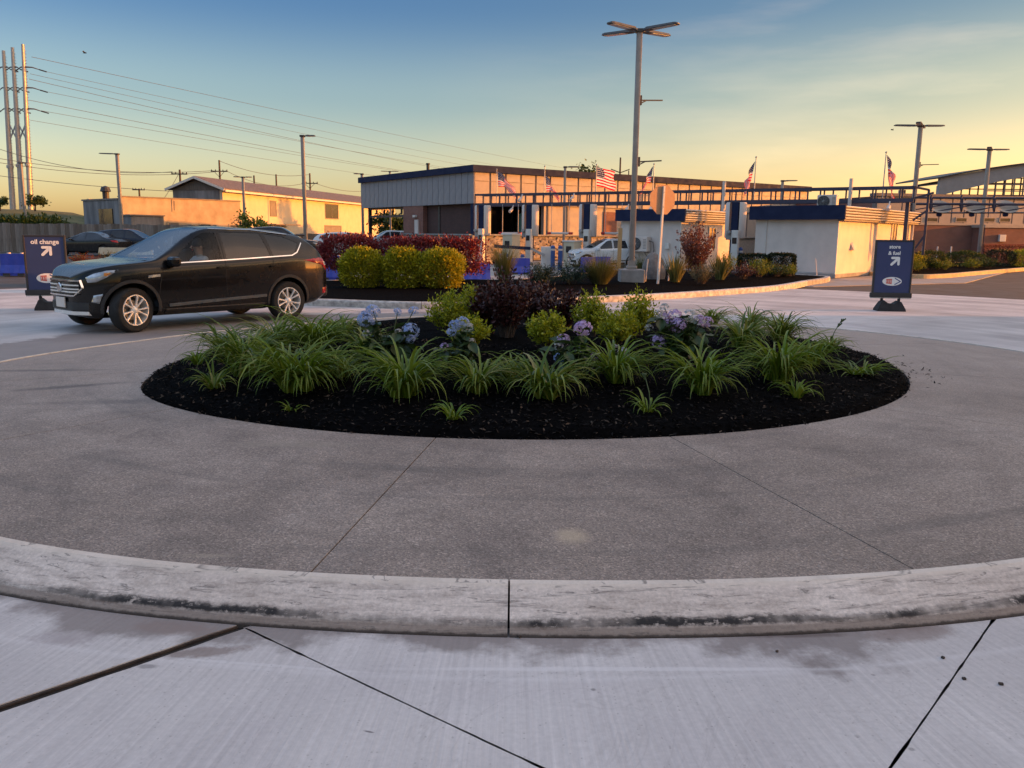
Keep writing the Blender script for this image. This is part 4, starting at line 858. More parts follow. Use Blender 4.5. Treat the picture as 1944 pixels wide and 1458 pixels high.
# the tall four-headed post on its concrete block
p = G(1200, 549); p.z = .13; p.y += .3; top = D(1216, 60, p.y)
lamp_post(p, top.z, [R(q) for q in (38, 142, 218, 322)], 'tallest lamp post with four crossed heads on a concrete block behind the roundabout bed', .15, 1.12, brackets=[(D(1210, 190, p.y).z - .13, .72, R(20)), (D(1206, 307, p.y).z - .13, .68, R(5))], pedestal=(.68, .42))
b_, z = post_at(1748, 240, 40); lamp_post(b_, z, [R(q) for q in (8, 172, 60, 240)], 'four-headed lamp post rising behind the store and fuel sign', .16, 1.1, brackets=[(D(1745, 313, 40).z + .03, .95, R(5))])
b_, z = post_at(1879, 285, 48); lamp_post(b_, z, [R(q) for q in (8, 172, 60, 240)], 'four-headed lamp post before the arched canopy at the right edge', .17, 1.1)
b_, z = post_at(574, 259, 45); lamp_post(b_, z, [R(5)], 'single-headed lamp post rising behind the black car, head to the right', .17, .6)
b_, z = post_at(222, 293, 62); lamp_post(b_, z, [R(175)], 'single-headed lamp post before the block building, head to the left', .2, 1.25)
b_, z = post_at(461, 337, 66); lamp_post(b_, z, [R(10), R(190)], 'twin-headed lamp post before the cream warehouse wall', .17, .62)
b_, z = post_at(687, 331, 66); lamp_post(b_, z, [R(190)], 'lamp post at the corner of the grey-panelled fascia, head to the left', .18, .55)
b_, z = post_at(740, 326, 95); lamp_post(b_, z, [R(180), R(0)], 'lamp head showing above the roof edge of the grey-panelled building', .2, .9)
b_, z = post_at(1073, 318, 50); lamp_post(b_, z, [R(5)], 'single-headed lamp post in front of the taupe upper panels', .14, .75)
b_, z = post_at(1486, 344, 58); lamp_post(b_, z, [R(5), R(60)], 'lamp post with a short head above the truss near the second booth', .16, .95)
b_, z = post_at(39, 310, 70); lamp_post(b_, z, [R(10)], 'pale lamp post standing before the timber fence at the left edge', .2, .5)

# steel transmission poles and overhead lines
TY = 130.0
mono = []
for (pxt, pyt, pxb, lab, arms) in ((6, 96, 23, 'leftmost of the three tall steel transmission poles', .9), (23, 90, 41, 'middle one of the three tall steel transmission poles', 1.0), (43, 84, 57, 'right-hand and tallest-looking of the three steel transmission poles', 2.2)):
    t_ = D(pxt, pyt, TY); bs = D(pxb, 388, TY); r = thing('transmission_pole', lab, 'power pole', (bs.x, TY, 0), 0, 'three steel transmission poles'); dx = t_.x - bs.x
    b_ = MB(); b_.tube([(-dx * .16, 0, 0), (dx * .5, 0, t_.z * .55), (dx, 0, t_.z)], [.42, .33, .2], 14); b_.build('shaft', M_steel, r, smooth=40)
    b_ = MB(); b_.tube([(dx * .28, 0, t_.z * .385), (dx * .28, 0, t_.z * .40)], .5, 14); b_.build('flange', M_steel, r)
    for j, py in enumerate((127, 166, 206)):
        z = D(pxt, py, TY).z; xx = dx * (z / t_.z)
        for s in (-1, 1):
            ln = (arms if s > 0 else .9); b_ = MB(); b_.tube([(xx, 0, z), (xx + s * ln * .55, 0, z - .05), (xx + s * ln, 0, z - .35)], [.13, .09, .06], 8); a_ = b_.build('arm', M_batten, r)
            b_ = MB(); b_.tube([(xx + s * ln, 0, z - .35), (xx + s * (ln + .9), .4, z - .6)], .09, 8); b_.build('insulator', M_dark, a_)
    for q in range(34):
        pass
    b_ = MB(); b_.tube([(dx + .28, 0, t_.z)] + [(dx * q + .30 + .1 * (1 - q), 0, t_.z * q) for q in (.9, .6, .3, .1)], .025, 5)
    for q in range(60): zz = 1.5 + q * (t_.z - 2) / 60; b_.beam((dx * (zz / t_.z) + .2, 0, zz), (dx * (zz / t_.z) + .5, 0, zz), .05)
    b_.build('step_bolts', M_steel, r); mono.append((Vector((bs.x, TY, 0)), dx, t_.z))
b_ = thing('cross_brace', 'steel cross braces tying the three transmission poles together', 'brace', (mono[0][0].x, TY, 0))
za, zb_ = D(30, 270, TY).z, D(30, 230, TY).z
for i in (0, 1):
    def at_(k, z): return Vector((mono[k][0].x + mono[k][1] * z / mono[k][2] - mono[0][0].x, 0, z))
    for (u_, v_) in ((za, zb_), (zb_, za)):
        q = MB(); q.beam(at_(i, u_), at_(i + 1, v_), .16); q.build('brace_bar', M_steel, b_)
M_wire = pm('wire_dark', (.10, .10, .11), None, 3, .6)
def wire(a, b, sag, label, r=.035, n=18):
    a, b = Vector(a), Vector(b); pts = []
    for i in range(n + 1):
        t_ = i / n; q = a.lerp(b, t_); q.z -= sag * 4 * t_ * (1 - t_); pts.append(q - a)
    m = MB(); m.tube(pts, r, 4, False); o = m.build('power_line', M_wire, None, fix=False); o.location = a; return tag(o, label, 'power line', 'overhead power lines')
far = [(60, 108, 1180, 338, 1.0, 'topmost thin line falling right from the transmission poles'), (78, 134, 1200, 352, 2.2, 'second thin line from the top arm of the right transmission pole'), (57, 140, 1240, 356, 4.0, 'line just under the top arm of the right transmission pole'), (55, 150, 1220, 360, 5.0, 'third heavy line falling right from the transmission poles'),
       (78, 172, 1260, 366, 3.5, 'line leaving the middle arm of the right transmission pole'), (55, 190, 1270, 372, 5.0, 'line just below the middle arm of the transmission poles'), (78, 210, 1290, 376, 4.0, 'line leaving the lowest arm of the right transmission pole'), (57, 228, 1300, 382, 4.6, 'lowest line falling right from the transmission poles')]
for i, (xa, ya, xb, yb, sg, lb) in enumerate(far): wire(D(xa, ya, TY + .5), D(xb, yb, 520), sg, lb, .034 if i in (3, 5, 0) else .026, 26)
M_pole_w = pm('creosote_pole', (.10, .075, .06), (.06, .046, .038), 5, .9, .3, stretch=(5, 5, .5))
upole = {}
for key, px, pyt, Y, arm, lab in (('a', 341, 322, 120, 1.1, 'wooden utility pole with a cross-arm left of the warehouse gable'), ('b', 416, 304, 135, 1.3, 'tall wooden utility pole behind the warehouse ridge'), ('c', 264, 358, 140, 1.0, 'small distant utility pole above the block building'), ('d', 588, 329, 150, 1.4, 'utility pole behind the warehouse roof beside the lamp post'), ('e', 1178, 299, 140, 1.5, 'utility pole with raised arms behind the tallest lamp post'), ('f', 482, 333, 150, 0, 'bare pole top left of centre above the warehouse roof'), ('g', 524, 331, 150, 0, 'bare pole top near the middle of the warehouse roof')):
    t_ = D(px, pyt, Y); r = thing('utility_pole', lab, 'utility pole', (t_.x, Y, 0), 0, 'wooden utility poles in the distance'); upole[key] = t_
    b_ = MB(); b_.tube([(0, 0, 0), (0, 0, t_.z)], [.2, .13], 10); b_.build('post', M_pole_w, r)
    if arm:
        za = t_.z - (.6 if key == 'a' else 1.7 if key != 'c' else .2)
        if key == 'e': za = t_.z - 2.1
        b_ = MB()
        if key == 'e': b_.beam((0, -.2, za - .3), (-arm, -.2, za + .25), .14); b_.beam((0, -.2, za - .3), (arm, -.2, za + .25), .14)
        else: b_.box((0, -.2, za), (arm * 2, .14, .16))
        b_.build('cross_arm', M_pole_w, r)
        for s in (-arm * .92, -arm * .45, arm * .45, arm * .92):
            q = MB(); zz = za + (.08 if key != 'e' else -.8); q.lathe([(.0, zz), (.08, zz), (.06, zz + .18), (.0, zz + .22)] if key != 'e' else [(.0, zz - .2), (.09, zz), (.09, zz + .8), (0, zz + .9)], (s, -.2, 0), n=8)
            if key != 'e' or abs(s) > arm * .8: q.build('insulator', M_dark, r)
        if key in 'bd': b_ = MB(); b_.beam((-arm * .6, -.2, za - .05), (0, -.2, za - .9), .06); b_.beam((arm * .6, -.2, za - .05), (0, -.2, za - .9), .06); b_.build('arm_brace', M_pole_w, r)
low = [(D(-30, 273, 118), upole['a'] + Vector((-1, 0, -.3)), 1.4, 'sagging line from the left edge to the cross-armed utility pole'), (D(-30, 296, 118), upole['b'] + Vector((-1, 0, -1.6)), 1.0, 'dark bundled line from the left edge towards the taller utility pole'), (D(-30, 304, 118), upole['b'] + Vector((1, 0, -1.6)), 1.2, 'lower twin line from the left edge towards the taller utility pole'), (D(-30, 330, 118), D(345, 364, 125), .3, 'lowest line crossing above the block building roof'),
       (upole['b'] + Vector((0, 0, -.1)), upole['d'] + Vector((0, 0, -.2)), 1.0, 'line between the two utility poles behind the warehouse'), (upole['b'] + Vector((1, 0, -1.6)), upole['d'] + Vector((-1, 0, -1.7)), 1.2, 'lower line between the two utility poles behind the warehouse'), (upole['d'] + Vector((1, 0, -1.7)), D(700, 362, 170), .6, 'line dropping from the utility pole to behind the grey fascia'), (upole['a'] + Vector((0, 0, -.3)), D(312, 376, 118), .1, 'guy wire slanting down left from the cross-armed utility pole')]
for a, b, sg, lb in low: wire(a, b, sg, lb, .034)

# timber fence along the back of the lot: every board a piece
fence = thing('timber_fence', 'grey weathered timber fence of upright boards along the back of the lot', 'fence', (D(-40, 430, 58).x, 58, 0))
fm = [MB().box((0, 0, .95), (.278, .04, 1.9)).mesh('board', m_) for m_ in (M_wood, M_wood2, M_wood3)]
FX0, FX1 = fence.location.x, D(420, 430, 58).x
nb = int((FX1 - FX0) / .285)
for k in range(nb):
    o = link('board', random.choice(fm), fence); o.location = (.285 * k, random.uniform(-.015, .015), random.uniform(-.04, .03) + .0); o.rotation_euler = (0, random.uniform(-.006, .006), 0)
b_ = MB(); b_.box((nb * .1425, .06, .5), (nb * .285, .06, .1)); b_.box((nb * .1425, .06, 1.5), (nb * .285, .06, .1)); b_.build('rail', M_wood3, fence)
f2 = thing('timber_fence', 'brown timber fence running beside the cream warehouse wall behind the parked cars', 'fence', (D(422, 440, 58.5).x, 58.5, 0))
e2 = D(694, 446, 74); dv = Vector((e2.x, e2.y, 0)) - f2.location; nb = int(dv.length / .285); f2.rotation_euler.z = math.atan2(dv.y, dv.x)
for k in range(nb): o = link('board', random.choice(fm), f2); o.location = (.285 * k + .15, random.uniform(-.015, .015), random.uniform(-.45, -.38)); o.scale.z = .95
b_ = MB(); b_.box((nb * .1425, .06, .5), (nb * .285, .06, .1)); b_.build('rail', M_wood3, f2)
# green bank behind the fence at the far left
M_bank = pm('grassy_bank', (.10, .10, .03), (.035, .05, .016), .5, .95, .5, detail=8)
b_ = MB(); b_.smooth = True
b_.grid(50, 12, lambda u, v: (-120 + 70 * u, 74 + 40 * v, -.3 + 4.2 * min(1, v * 1.3) ** .75 + .35 * noise.noise(Vector((u * 22, v * 6, 1))) - 2.2 * max(0, u - .86) / .14))
tag(b_.build('bank', M_bank, fix=False), kind='structure')

# ------------------------------------------------------------------ the long steel truss over the pay lanes
M_truss = pm('truss_navy_steel', (.035, .038, .075), (.028, .03, .06), 4, .45)
TP0, TP1 = D(902, 380, 46), D(1735, 370, 35)
tv = Vector((TP1.x - TP0.x, TP1.y - TP0.y, 0)); TL = tv.length; tang = math.atan2(tv.y, tv.x)
def truss_at(px):
    r = ray(px, 380); k = r.x / r.y; d = tv / TL; return (TP0.x - k * TP0.y) / (k * d.y - d.x)
tz0, tz1 = D(902, 388, 46).z, D(902, 373, 46).z + .12
truss = thing('lane_truss', 'long navy steel truss with upright bars spanning the pay lanes', 'truss', (TP0.x, TP0.y, 0), tang)
zlo, zhi = (tz0 + D(1735, 381, 35).z) / 2, (tz1 + D(1735, 357, 35).z) / 2
for nm, z, h_ in (('bottom_chord', zlo, .16), ('top_chord', zhi, .1)):
    for y_ in (0, .8): b_ = MB(); b_.box((TL / 2, y_, z), (TL, .1, h_)); b_.build(nm, M_truss, truss)
me = MB().box((0, 0, (zlo + zhi) / 2), (.06, .06, zhi - zlo - .1)).mesh('upright_bar', M_truss)
nbar = int(TL / .52)
for k in range(nbar + 1):
    for y_ in (0, .8):
        if y_ and k % 2: continue
        o = link('upright_bar', me, truss); o.location = (TL * k / nbar, y_, 0)
me = MB().box((0, .4, 0), (.06, .7, .06)).mesh('cross_tie', M_truss)
for k in range(0, nbar + 1, 3):
    for z in (zlo, zhi): o = link('cross_tie', me, truss); o.location = (TL * k / nbar, 0, z)
for px, w_ in ((903, .36), (1392, .16), (1722, .14)):
    b_ = MB(); b_.box((truss_at(px), .4, zlo / 2), (w_, .3, zlo)); b_.build('column', M_navy if px < 1000 else M_truss, truss)
b_ = MB(); x_ = TL; b_.beam((x_, .0, zhi), (x_ + .5, .4, zhi - .1), .08); b_.beam((x_ + .5, .4, zhi - .1), (x_ + .5, .4, zlo - 2.2), .09); b_.beam((x_, .4, zlo - .8), (x_ + .5, .4, zlo - .4), .08); b_.beam((x_ + .15, .4, zlo - 2), (x_ + .5, .4, zlo - 1.4), .08); b_.beam((x_ - .3, .4, zlo), (x_ + .7, .3, zlo + .3), .08); b_.build('end_bracket', M_truss, truss)
tube_me = MB().tube([(0, -.1, zlo - .55), (0, -.1, zlo + .75)], .075, 10).mesh('light_tube', M_white)
for px in (1376, 1615): o = link('light_tube', tube_me, truss); o.location = (truss_at(px), -.1, .15)
cam_m = MB(); cam_m.tube([(0, -.15, -.2), (0, -.38, -.34)], .08, 10); cam_m.beam((0, 0, 0), (0, -.15, -.2), .05); cam_me = cam_m.mesh('camera', M_white)
for px in (976, 993, 1014, 1091, 1195, 1240, 1690): o = link('camera', cam_me, truss); o.location = (truss_at(px), -.05, zlo - .05 if px not in (993, 1091) else zlo + .5)
tdir = tv / TL
def twp(px, off=-.0, z=0.0):
    s_ = truss_at(px); n_ = Vector((-tdir.y, tdir.x, 0)); q = Vector((TP0.x, TP0.y, z)) + tdir * s_ + n_ * off; return q

# flags: striped cloth hanging in folds from slim poles
def mat_flag():
    m, t, b = new_mat('flag_cloth'); uv = t.nodes.new('ShaderNodeUVMap'); s = N(t, 'ShaderNodeSeparateXYZ'); L(t, uv.outputs[0], s.inputs[0])
    stripe = mth(t, 'LESS_THAN', mth(t, 'MODULO', mth(t, 'MULTIPLY', s.outputs['Y'], 13), 2), 1.0)
    c = mixc(t, stripe, (.85, .82, .80), (.80, .012, .025))
    cant = mth(t, 'MULTIPLY', mth(t, 'LESS_THAN', s.outputs['X'], .4), mth(t, 'LESS_THAN', s.outputs['Y'], 7 / 13))
    fx = mth(t, 'SUBTRACT', mth(t, 'FRACT', mth(t, 'MULTIPLY', s.outputs['X'], 15)), .5); fy = mth(t, 'SUBTRACT', mth(t, 'FRACT', mth(t, 'MULTIPLY', s.outputs['Y'], 13 / 7 * 5)), .5)
    star = mth(t, 'LESS_THAN', mth(t, 'ADD', mth(t, 'MULTIPLY', fx, fx), mth(t, 'MULTIPLY', fy, fy)), .06)
    cc = mixc(t, star, (.02, .025, .09), (.7, .7, .7)); c = mixc(t, cant, c, cc)
    L(t, c, b.inputs['Base Color']); b.inputs['Roughness'].default_value = .8
    tr = t.nodes.new('ShaderNodeBsdfTranslucent'); L(t, c, tr.inputs['Color']); mxs = t.nodes.new('ShaderNodeMixShader'); mxs.inputs[0].default_value = .55
    L(t, b.outputs[0], mxs.inputs[1]); L(t, tr.outputs[0], mxs.inputs[2]); L(t, mxs.outputs[0], t.nodes['Material Output'].inputs[0]); return m
M_flag = mat_flag()
for i, (px, pt, pc0, pc1, droop, side, lab) in enumerate(((935, 323, 325, 366, 42, 1, 'striped flag nearest the left end of the truss'), (1026, 317, 333, 367, 55, 1, 'second striped flag from the left on the truss, twisted'), (1124, 314, 317, 356, 12, 1, 'flag blown open left of the tallest lamp post'), (1233, 313, 315, 364, 68, -1, 'drooping striped flag just left of the stop sign'), (1426, 300, 306, 372, 78, -1, 'furled striped flag standing above the space between the booths'), (1672, 291, 294, 368, 80, 1, 'furled striped flag near the right end of the truss'))):
    q = twp(px, .4); tp = D(px, pt, q.y); r = thing('flag', lab, 'flag', (q.x, q.y, zlo + .1), R(-58) if i == 2 else R(-15), 'striped flags on the lane truss'); hp = tp.z - zlo - .1
    b_ = MB(); b_.tube([(0, 0, 0), (.0, 0, hp)], [.03, .018], 8); b_.lathe([(0, hp), (.04, hp + .02), (.045, hp + .05), (0, hp + .09)], n=10); b_.build('flag_pole', M_steel, r)
    H_ = .78; W_ = 1.25; dr = R(droop); z0_ = D(px, pc0, q.y).z - zlo - .1; nx_, ny_ = 26, 14; b_ = MB(); b_.smooth = True; zend = D(px, pc1, q.y).z - zlo - .1
    sc = 1.22 * max(.85, (z0_ - zend) / (H_ * math.cos(dr * .75) + W_ * math.sin(dr))); fold = .3 + droop / 90 * .7
    def fl(u, v):
        s_ = u * W_ * sc; t_ = v * H_ * sc; dd = dr * (.55 + .45 * min(1, u * 2)); pinch = 1 - .62 * (droop / 90) * min(1, u * 3)
        x = s_ * math.cos(dd) + t_ * math.sin(dd) * .22; z = -s_ * math.sin(dd) - t_ * (pinch if droop > 30 else 1); y = .10 * fold * math.sin(u * 9 + v * 2.2 + i) * min(1, u * 4) + .05 * math.sin(v * 9 + u * 4 + i * 2) * min(1, u * 3)
        x += .06 * fold * math.sin(u * 7 + v * 6 + i * 1.3) * min(1, u * 4)
        return (side * (x + .03), y, z0_ + z)
    b_.grid(nx_, ny_, fl); me = b_.mesh('cloth', M_flag); uvl = me.uv_layers.new(name='UVMap')
    for lp in me.loops: vi = lp.vertex_index; uvl.data[lp.index].uv = ((vi % nx_) / (nx_ - 1), (vi // nx_) / (ny_ - 1))
    link('cloth', me, r)

# pay stations hanging under the truss: navy post, pale half-round light panels
def pay_station(px, loc, lab):
    r = thing('pay_station', lab, 'pay station', loc, tang, 'pay stations under the truss')
    b_ = MB(); b_.box((0, 0, 1.5), (.3, .3, 3.0)); b_.build('post', M_navy, r)
    for s in (-1, 1):
        b_ = MB(); b_.lathe([(.0, 1.45), (.2, 1.45), (.24, 1.5), (.24, 2.95), (.2, 3.0), (0, 3.0)], (s * .22, .02, 0), n=16, a0=-math.pi / 2 if s > 0 else math.pi / 2, a1=math.pi / 2 if s > 0 else 3 * math.pi / 2); b_.build('light_panel', M_white, r, smooth=40)
    b_ = MB(); b_.bbox((.12, -.28, .95), (.3, .26, 1.7), .02); b_.build('cabinet', M_pale, r)
    b_ = MB(); b_.bbox((-.16, -.2, 1.55), (.3, .2, .34), .03); b_.tube([(-.16, -.3, 1.7), (-.16, -.5, 1.72)], .08, 10); b_.build('reader', M_conc, r)
    b_ = MB(); b_.bbox((.12, -.42, 1.35), (.2, .02, .26), .005); b_.build('screen', M_glass_dk, r)
    b_ = MB(); b_.bbox((0, -.1, .08), (.9, .9, .16), .02); b_.build('plinth', M_conc, r)
for px, off, lab in ((928, -.6, 'leftmost pay station with navy post and two half-round light panels'), (1018, -.6, 'pay station with sunlit light panel left of the blue posts'), (1127, -.6, 'pay station behind the white car'), (1411, -1.0, 'pay station standing in the gap between the two booths')):
    q = twp(px, off); q.z = -.02; pay_station(px, q, lab)
for px, w_, h_, off, lab in ((907, .5, 1.25, -1.6, 'low buff kiosk block at the left end of the pay lanes'), (1006, .55, 1.5, -1.8, 'buff kiosk block beside the blue gate arm'), (1117, .55, 1.2, -1.6, 'buff kiosk block in front of the third pay station')):
    q = twp(px, off); q.z = -.02; r = thing('kiosk', lab, 'kiosk', q, tang, 'buff kiosk blocks in the pay lanes')
    b_ = MB(); b_.bbox((0, 0, h_ / 2), (w_, .8, h_), .02); b_.build('body', M_cream, r); b_ = MB(); b_.bbox((-.02, -.0, h_ + .03), (w_ + .1, .9, .07), .015); b_.build('top', M_pale, r); b_ = MB(); b_.bbox((0, -.41, h_ * .7), (w_ * .5, .03, .3), .005); b_.build('screen', M_glass_dk, r)
# clearance bars
for px0, px1, lab in ((957, 993, 'clearance bar with red ends hanging left of centre in the tunnel mouth'), (1050, 1090, 'clearance bar with red ends hanging before the taupe wall'), (1152, 1190, 'clearance bar with red ends hanging above the white car')):
    a, b = twp(px0, -.3), twp(px1, -.3); z = D((px0 + px1) / 2, 443, a.y).z; r = thing('clearance_bar', lab, 'clearance bar', (a.x, a.y, z), math.atan2(b.y - a.y, b.x - a.x), 'hanging clearance bars'); ln = (b - a).length
    b_ = MB(); b_.tube([(.1, 0, 0), (ln - .1, 0, 0)], .055, 10); b_.build('bar', M_white, r)
    for x in (0, ln): b_ = MB(); b_.tube([(x - .1, 0, 0), (x + .1, 0, 0)], .062, 10); b_.build('red_end', M_red, r)
    for x in (.1, ln - .1): b_ = MB(); b_.tube([(x, 0, .05), (x, 0, zlo - z)], .016, 6); b_.build('hanger', M_steel, r)
# lane gate with navy arm, pale cabinet
q = D(1036, 515, 38); q.z = -.02; r = thing('lane_gate', 'lane gate with pale cabinet and blue arm lowered across the lane', 'gate', q, R(8))
b_ = MB(); b_.bbox((0, 0, .5), (.4, .36, 1.0), .03); b_.build('cabinet', M_pale, r)
b_ = MB(); b_.beam((-.1, -.22, .62), (-.75, -.25, .92), .09, .1); b_.build('counterweight', M_steel, r)
b_ = MB(); b_.beam((-.75, -.25, .92), (-2.35, -.25, 1.0), .06, .14); b_.build('arm', M_navy, r)
M_postblue = pm('post_blue', (.03, .08, .25), (.025, .06, .2), 5, .4)
for px, py, h_, lab in ((950, 492, .62, 'left blue bollard beyond the blue gate arm'), (962, 492, .62, 'right blue bollard beyond the blue gate arm'), (1049, 512, 1.0, 'left one of two tall blue bollards beside the gate cabinet'), (1063, 512, 1.0, 'right one of two tall blue bollards beside the gate cabinet'), (1404, 512, 1.0, 'blue bollard at the corner between the booths'), (992, 492, .6, 'short blue bollard close to the buff kiosk block')):
    q = D(px, py, 37.5); q.z = -.02; r = thing('bollard', lab, 'bollard', q, 0, 'blue bollards in the pay lanes'); b_ = MB(); b_.tube([(0, 0, 0), (0, 0, h_)], .1, 14); b_.lathe([(.1, h_), (.07, h_ + .05), (0, h_ + .07)], n=14); b_.build('sleeve', M_postblue, r, smooth=50); b_ = MB(); b_.lathe([(.102, h_ - .16), (.104, h_ - .16), (.104, h_ - .08), (.102, h_ - .08)], n=14); b_.build('reflective_band', M_white, r)

# water-filled blue barriers
def barrier_parts(root):
    b_ = MB(); prof = [(-.26, 0), (-.26, .12), (-.14, .42), (-.11, .86), (.11, .86), (.14, .42), (.26, .12), (.26, 0)]; k = len(prof); n_ = 7; vs = []
    for i in range(n_):
        x = -.55 + 1.1 * i / (n_ - 1); e = .9 if i in (0, n_ - 1) else (1.0 if i % 2 else .94)
        vs += [(x, p[0] * e, p[1] * (.985 if i in (0, n_ - 1) else 1)) for p in prof]
    fs = [tuple(range(k - 1, -1, -1)), tuple((n_ - 1) * k + q for q in range(k))]
    for i in range(n_ - 1): fs += [(i * k + q, i * k + (q + 1) % k, (i + 1) * k + (q + 1) % k, (i + 1) * k + q) for q in range(k)]
    b_.add(vs, fs); b_.build('body', M_blue, root)
    for x in (-.25, .25): b_ = MB(); b_.lathe([(0, .86), (.07, .86), (.07, .9), (0, .9)], (x, 0, 0), n=12); b_.build('cap', M_white, root)
    for x in (-.28, .28): b_ = MB(); b_.box((x, -.255, .05), (.26, .06, .1)); b_.build('fork_slot', M_dark, root)
bar = thing('water_barrier', 'blue plastic water barrier standing left of the oil change sign', 'barrier', (G(33, 522).x, G(33, 522).y, -.02), R(4), 'blue plastic water barriers'); barrier_parts(bar); bar.scale = (.84, .84, .84)
for px, Y, rz, z, lab in ((632, 27.5, 5, -.02, 'blue water barrier behind the tail of the black car'), (905, 27.4, 10, -.02, 'blue water barrier by the right end of the burgundy hedge'), (985, 33.0, 20, -.02, 'blue water barrier below the blue gate arm'), (1120, 35.6, 35, -.02, 'blue water barrier in front of the white car'), (1142, 36.6, 35, -.02, 'blue water barrier half hidden by the tall grass near the white car')):
    q = D(px, 500, Y); clone(bar, (q.x, Y, z), R(rz), lab, (.78, .78, .72) if px > 700 else (.8, .8, .9))

# A-frame style sign boards with rubber feet
def mat_sign(): return pm('sign_navy_print', (.030, .045, .135), (.026, .04, .12), 3, .35)
M_sign = mat_sign(); M_ink = pm('sign_white_print', (.78, .77, .74), (.74, .73, .70), 5, .4); M_inkred = pm('logo_red', (.62, .16, .12), (.56, .13, .10), 5, .4); M_inkblue = pm('logo_blue', (.04, .07, .22), None, 5, .4)
M_rubber = pm('black_rubber', (.016, .016, .018), (.011, .011, .012), 8, .75, .2)
def text_part(txt, size, loc, parent, mat, name='lettering', bold=.0):
    cu = bpy.data.curves.new('t', 'FONT'); cu.body = txt; cu.size = size; cu.align_x = 'CENTER'; cu.offset = bold; cu.extrude = .0012; cu.resolution_u = 3
    ob = bpy.data.objects.new('t', cu); COL.objects.link(ob); dg = bpy.context.evaluated_depsgraph_get(); dg.update()
    me = bpy.data.meshes.new_from_object(ob.evaluated_get(dg)); bpy.data.objects.remove(ob); me.materials.clear(); me.materials.append(mat); me.name = name
    o = link(name, me, parent); o.rotation_euler = (math.pi / 2, 0, 0); o.location = loc; return o
def sign_board(loc, rz, w, h, lines, label, foot_w=.52, lean=0.0):
    r = thing('sign_board', label, 'sign', loc, rz); z0 = .30
    b_ = MB(); t_ = .035
    for x in (-w / 2 + t_ / 2, w / 2 - t_ / 2): b_.bbox((x, 0, z0 + h / 2), (t_, .06, h), .008)
    b_.bbox((0, 0, z0 + h - t_ / 2), (w - 2 * t_, .06, t_), .008); b_.bbox((0, 0, z0 + t_ / 2), (w - 2 * t_, .06, t_), .008); b_.build('frame', M_dark, r)
    b_ = MB(); b_.bbox((0, 0, z0 + .03), (w + .06, .075, .1), .012); b_.build('bottom_rail', M_dark, r); b_ = MB(); b_.box((0, 0, z0 - .03), (w + .04, .05, .02)); b_.build('rail_trim', M_steel, r)
    b_ = MB(); b_.box((0, 0, z0 + h / 2), (w - 2 * t_, .03, h - 2 * t_)); pn = b_.build('panel', M_sign, r)
    zt_ = z0 + h
    for txt, sz, dz, dx in lines: text_part(txt, sz, (dx, -.0165, zt_ - dz), pn, M_ink, bold=sz * .028)
    az = zt_ - lines[-1][2] - .125; b_ = MB(); A = Vector((.035, 0, az)); d = Vector((.707, 0, .707)); x_ = Vector((.707, 0, -.707)); s_ = .17
    def bar_(p, q, wd):
        p, q = Vector(p), Vector(q); dd = (q - p).normalized(); xx = Vector((dd.z, 0, -dd.x)); pts = []
        for k in range(7): a = math.pi * k / 6; pts.append(q + xx * math.cos(a) * wd + dd * math.sin(a) * wd)
        for k in range(7): a = math.pi * k / 6; pts.append(p - xx * math.cos(a) * wd - dd * math.sin(a) * wd)
        b_.plate([(v.x, -.0165, v.z) for v in pts], (0, -1, 0), .0025)
    tip = A + d * s_ * .5; bar_(A - d * s_ * .62, tip - d * .03, .026); b_.build('arrow', M_ink, pn); b_ = MB(); bar_(tip, tip - Vector((.13, 0, 0)), .0245); b_.build('arrow_head', M_ink, pn).location.y = -.0012; b_ = MB(); bar_(tip, tip - Vector((0, 0, .13)), .0245); b_.build('arrow_head', M_ink, pn).location.y = -.0024
    lz = z0 + h * .27; b_ = MB(); b_.plate([(.0 + w * .25 * math.cos(2 * math.pi * k / 40) , -.0165, lz + .09 * math.sin(2 * math.pi * k / 40)) for k in range(40)], (0, -1, 0), .002); lg = b_.build('logo_oval', M_ink, pn)
    b_ = MB(); b_.plate([(-w * .155, -.019, lz + .048), (-w * .155, -.019, lz - .045), (-w * .005, -.019, lz - .058), (-w * .005, -.019, lz + .055)], (0, -1, 0), .0012)
    b_.build('logo_block', M_inkred, lg)
    b_ = MB()
    for s in (1, -1): b_.plate([(w * .235, -.019, lz), (w * .19, -.019, lz), (w * .06, -.019, lz + s * .058), (w * .075, -.019, lz + s * .075)], (0, -1, 0), .0014)
    b_.build('logo_chevron', M_inkblue, lg)
    for q in range(3): b_ = MB(); b_.box((-w * .135 + .04 * q, -.0208, lz + .0), (.008, .0012, .05)); b_.build('logo_stroke', M_ink, lg)
    # rubber foot with two upright lugs
    b_ = MB(); prof = [(-foot_w / 2, 0), (-foot_w / 2, .04), (-foot_w * .36, .19), (-foot_w * .27, .225), (-.05, .155), (.06, .15), (foot_w * .27, .215), (foot_w * .36, .19), (foot_w / 2, .04), (foot_w / 2, 0)]; k = len(prof)
    vs = [(p[0], -.17 * (1 - p[1] * 1.9), p[1]) for p in prof] + [(p[0], .17 * (1 - p[1] * 1.9), p[1]) for p in prof]
    b_.add(vs, [tuple(range(k - 1, -1, -1)), tuple(range(k, 2 * k))] + [(i, (i + 1) % k, k + (i + 1) % k, k + i) for i in range(k)]); b_.build('rubber_foot', M_rubber, r)
    for s in (-1, 1): b_ = MB(); b_.bbox((s * foot_w * .31, 0, .24), (.05, .05, .13), .008); b_.build('lug', M_rubber, r)
    return r
q = G(1688, 590); sign_board((q.x, q.y, 0), R(-6), .78, 1.17, [('store', .105, .175, .0), ('& fuel', .105, .305, .0)], 'navy sign board reading store & fuel with an up-right arrow', .56)
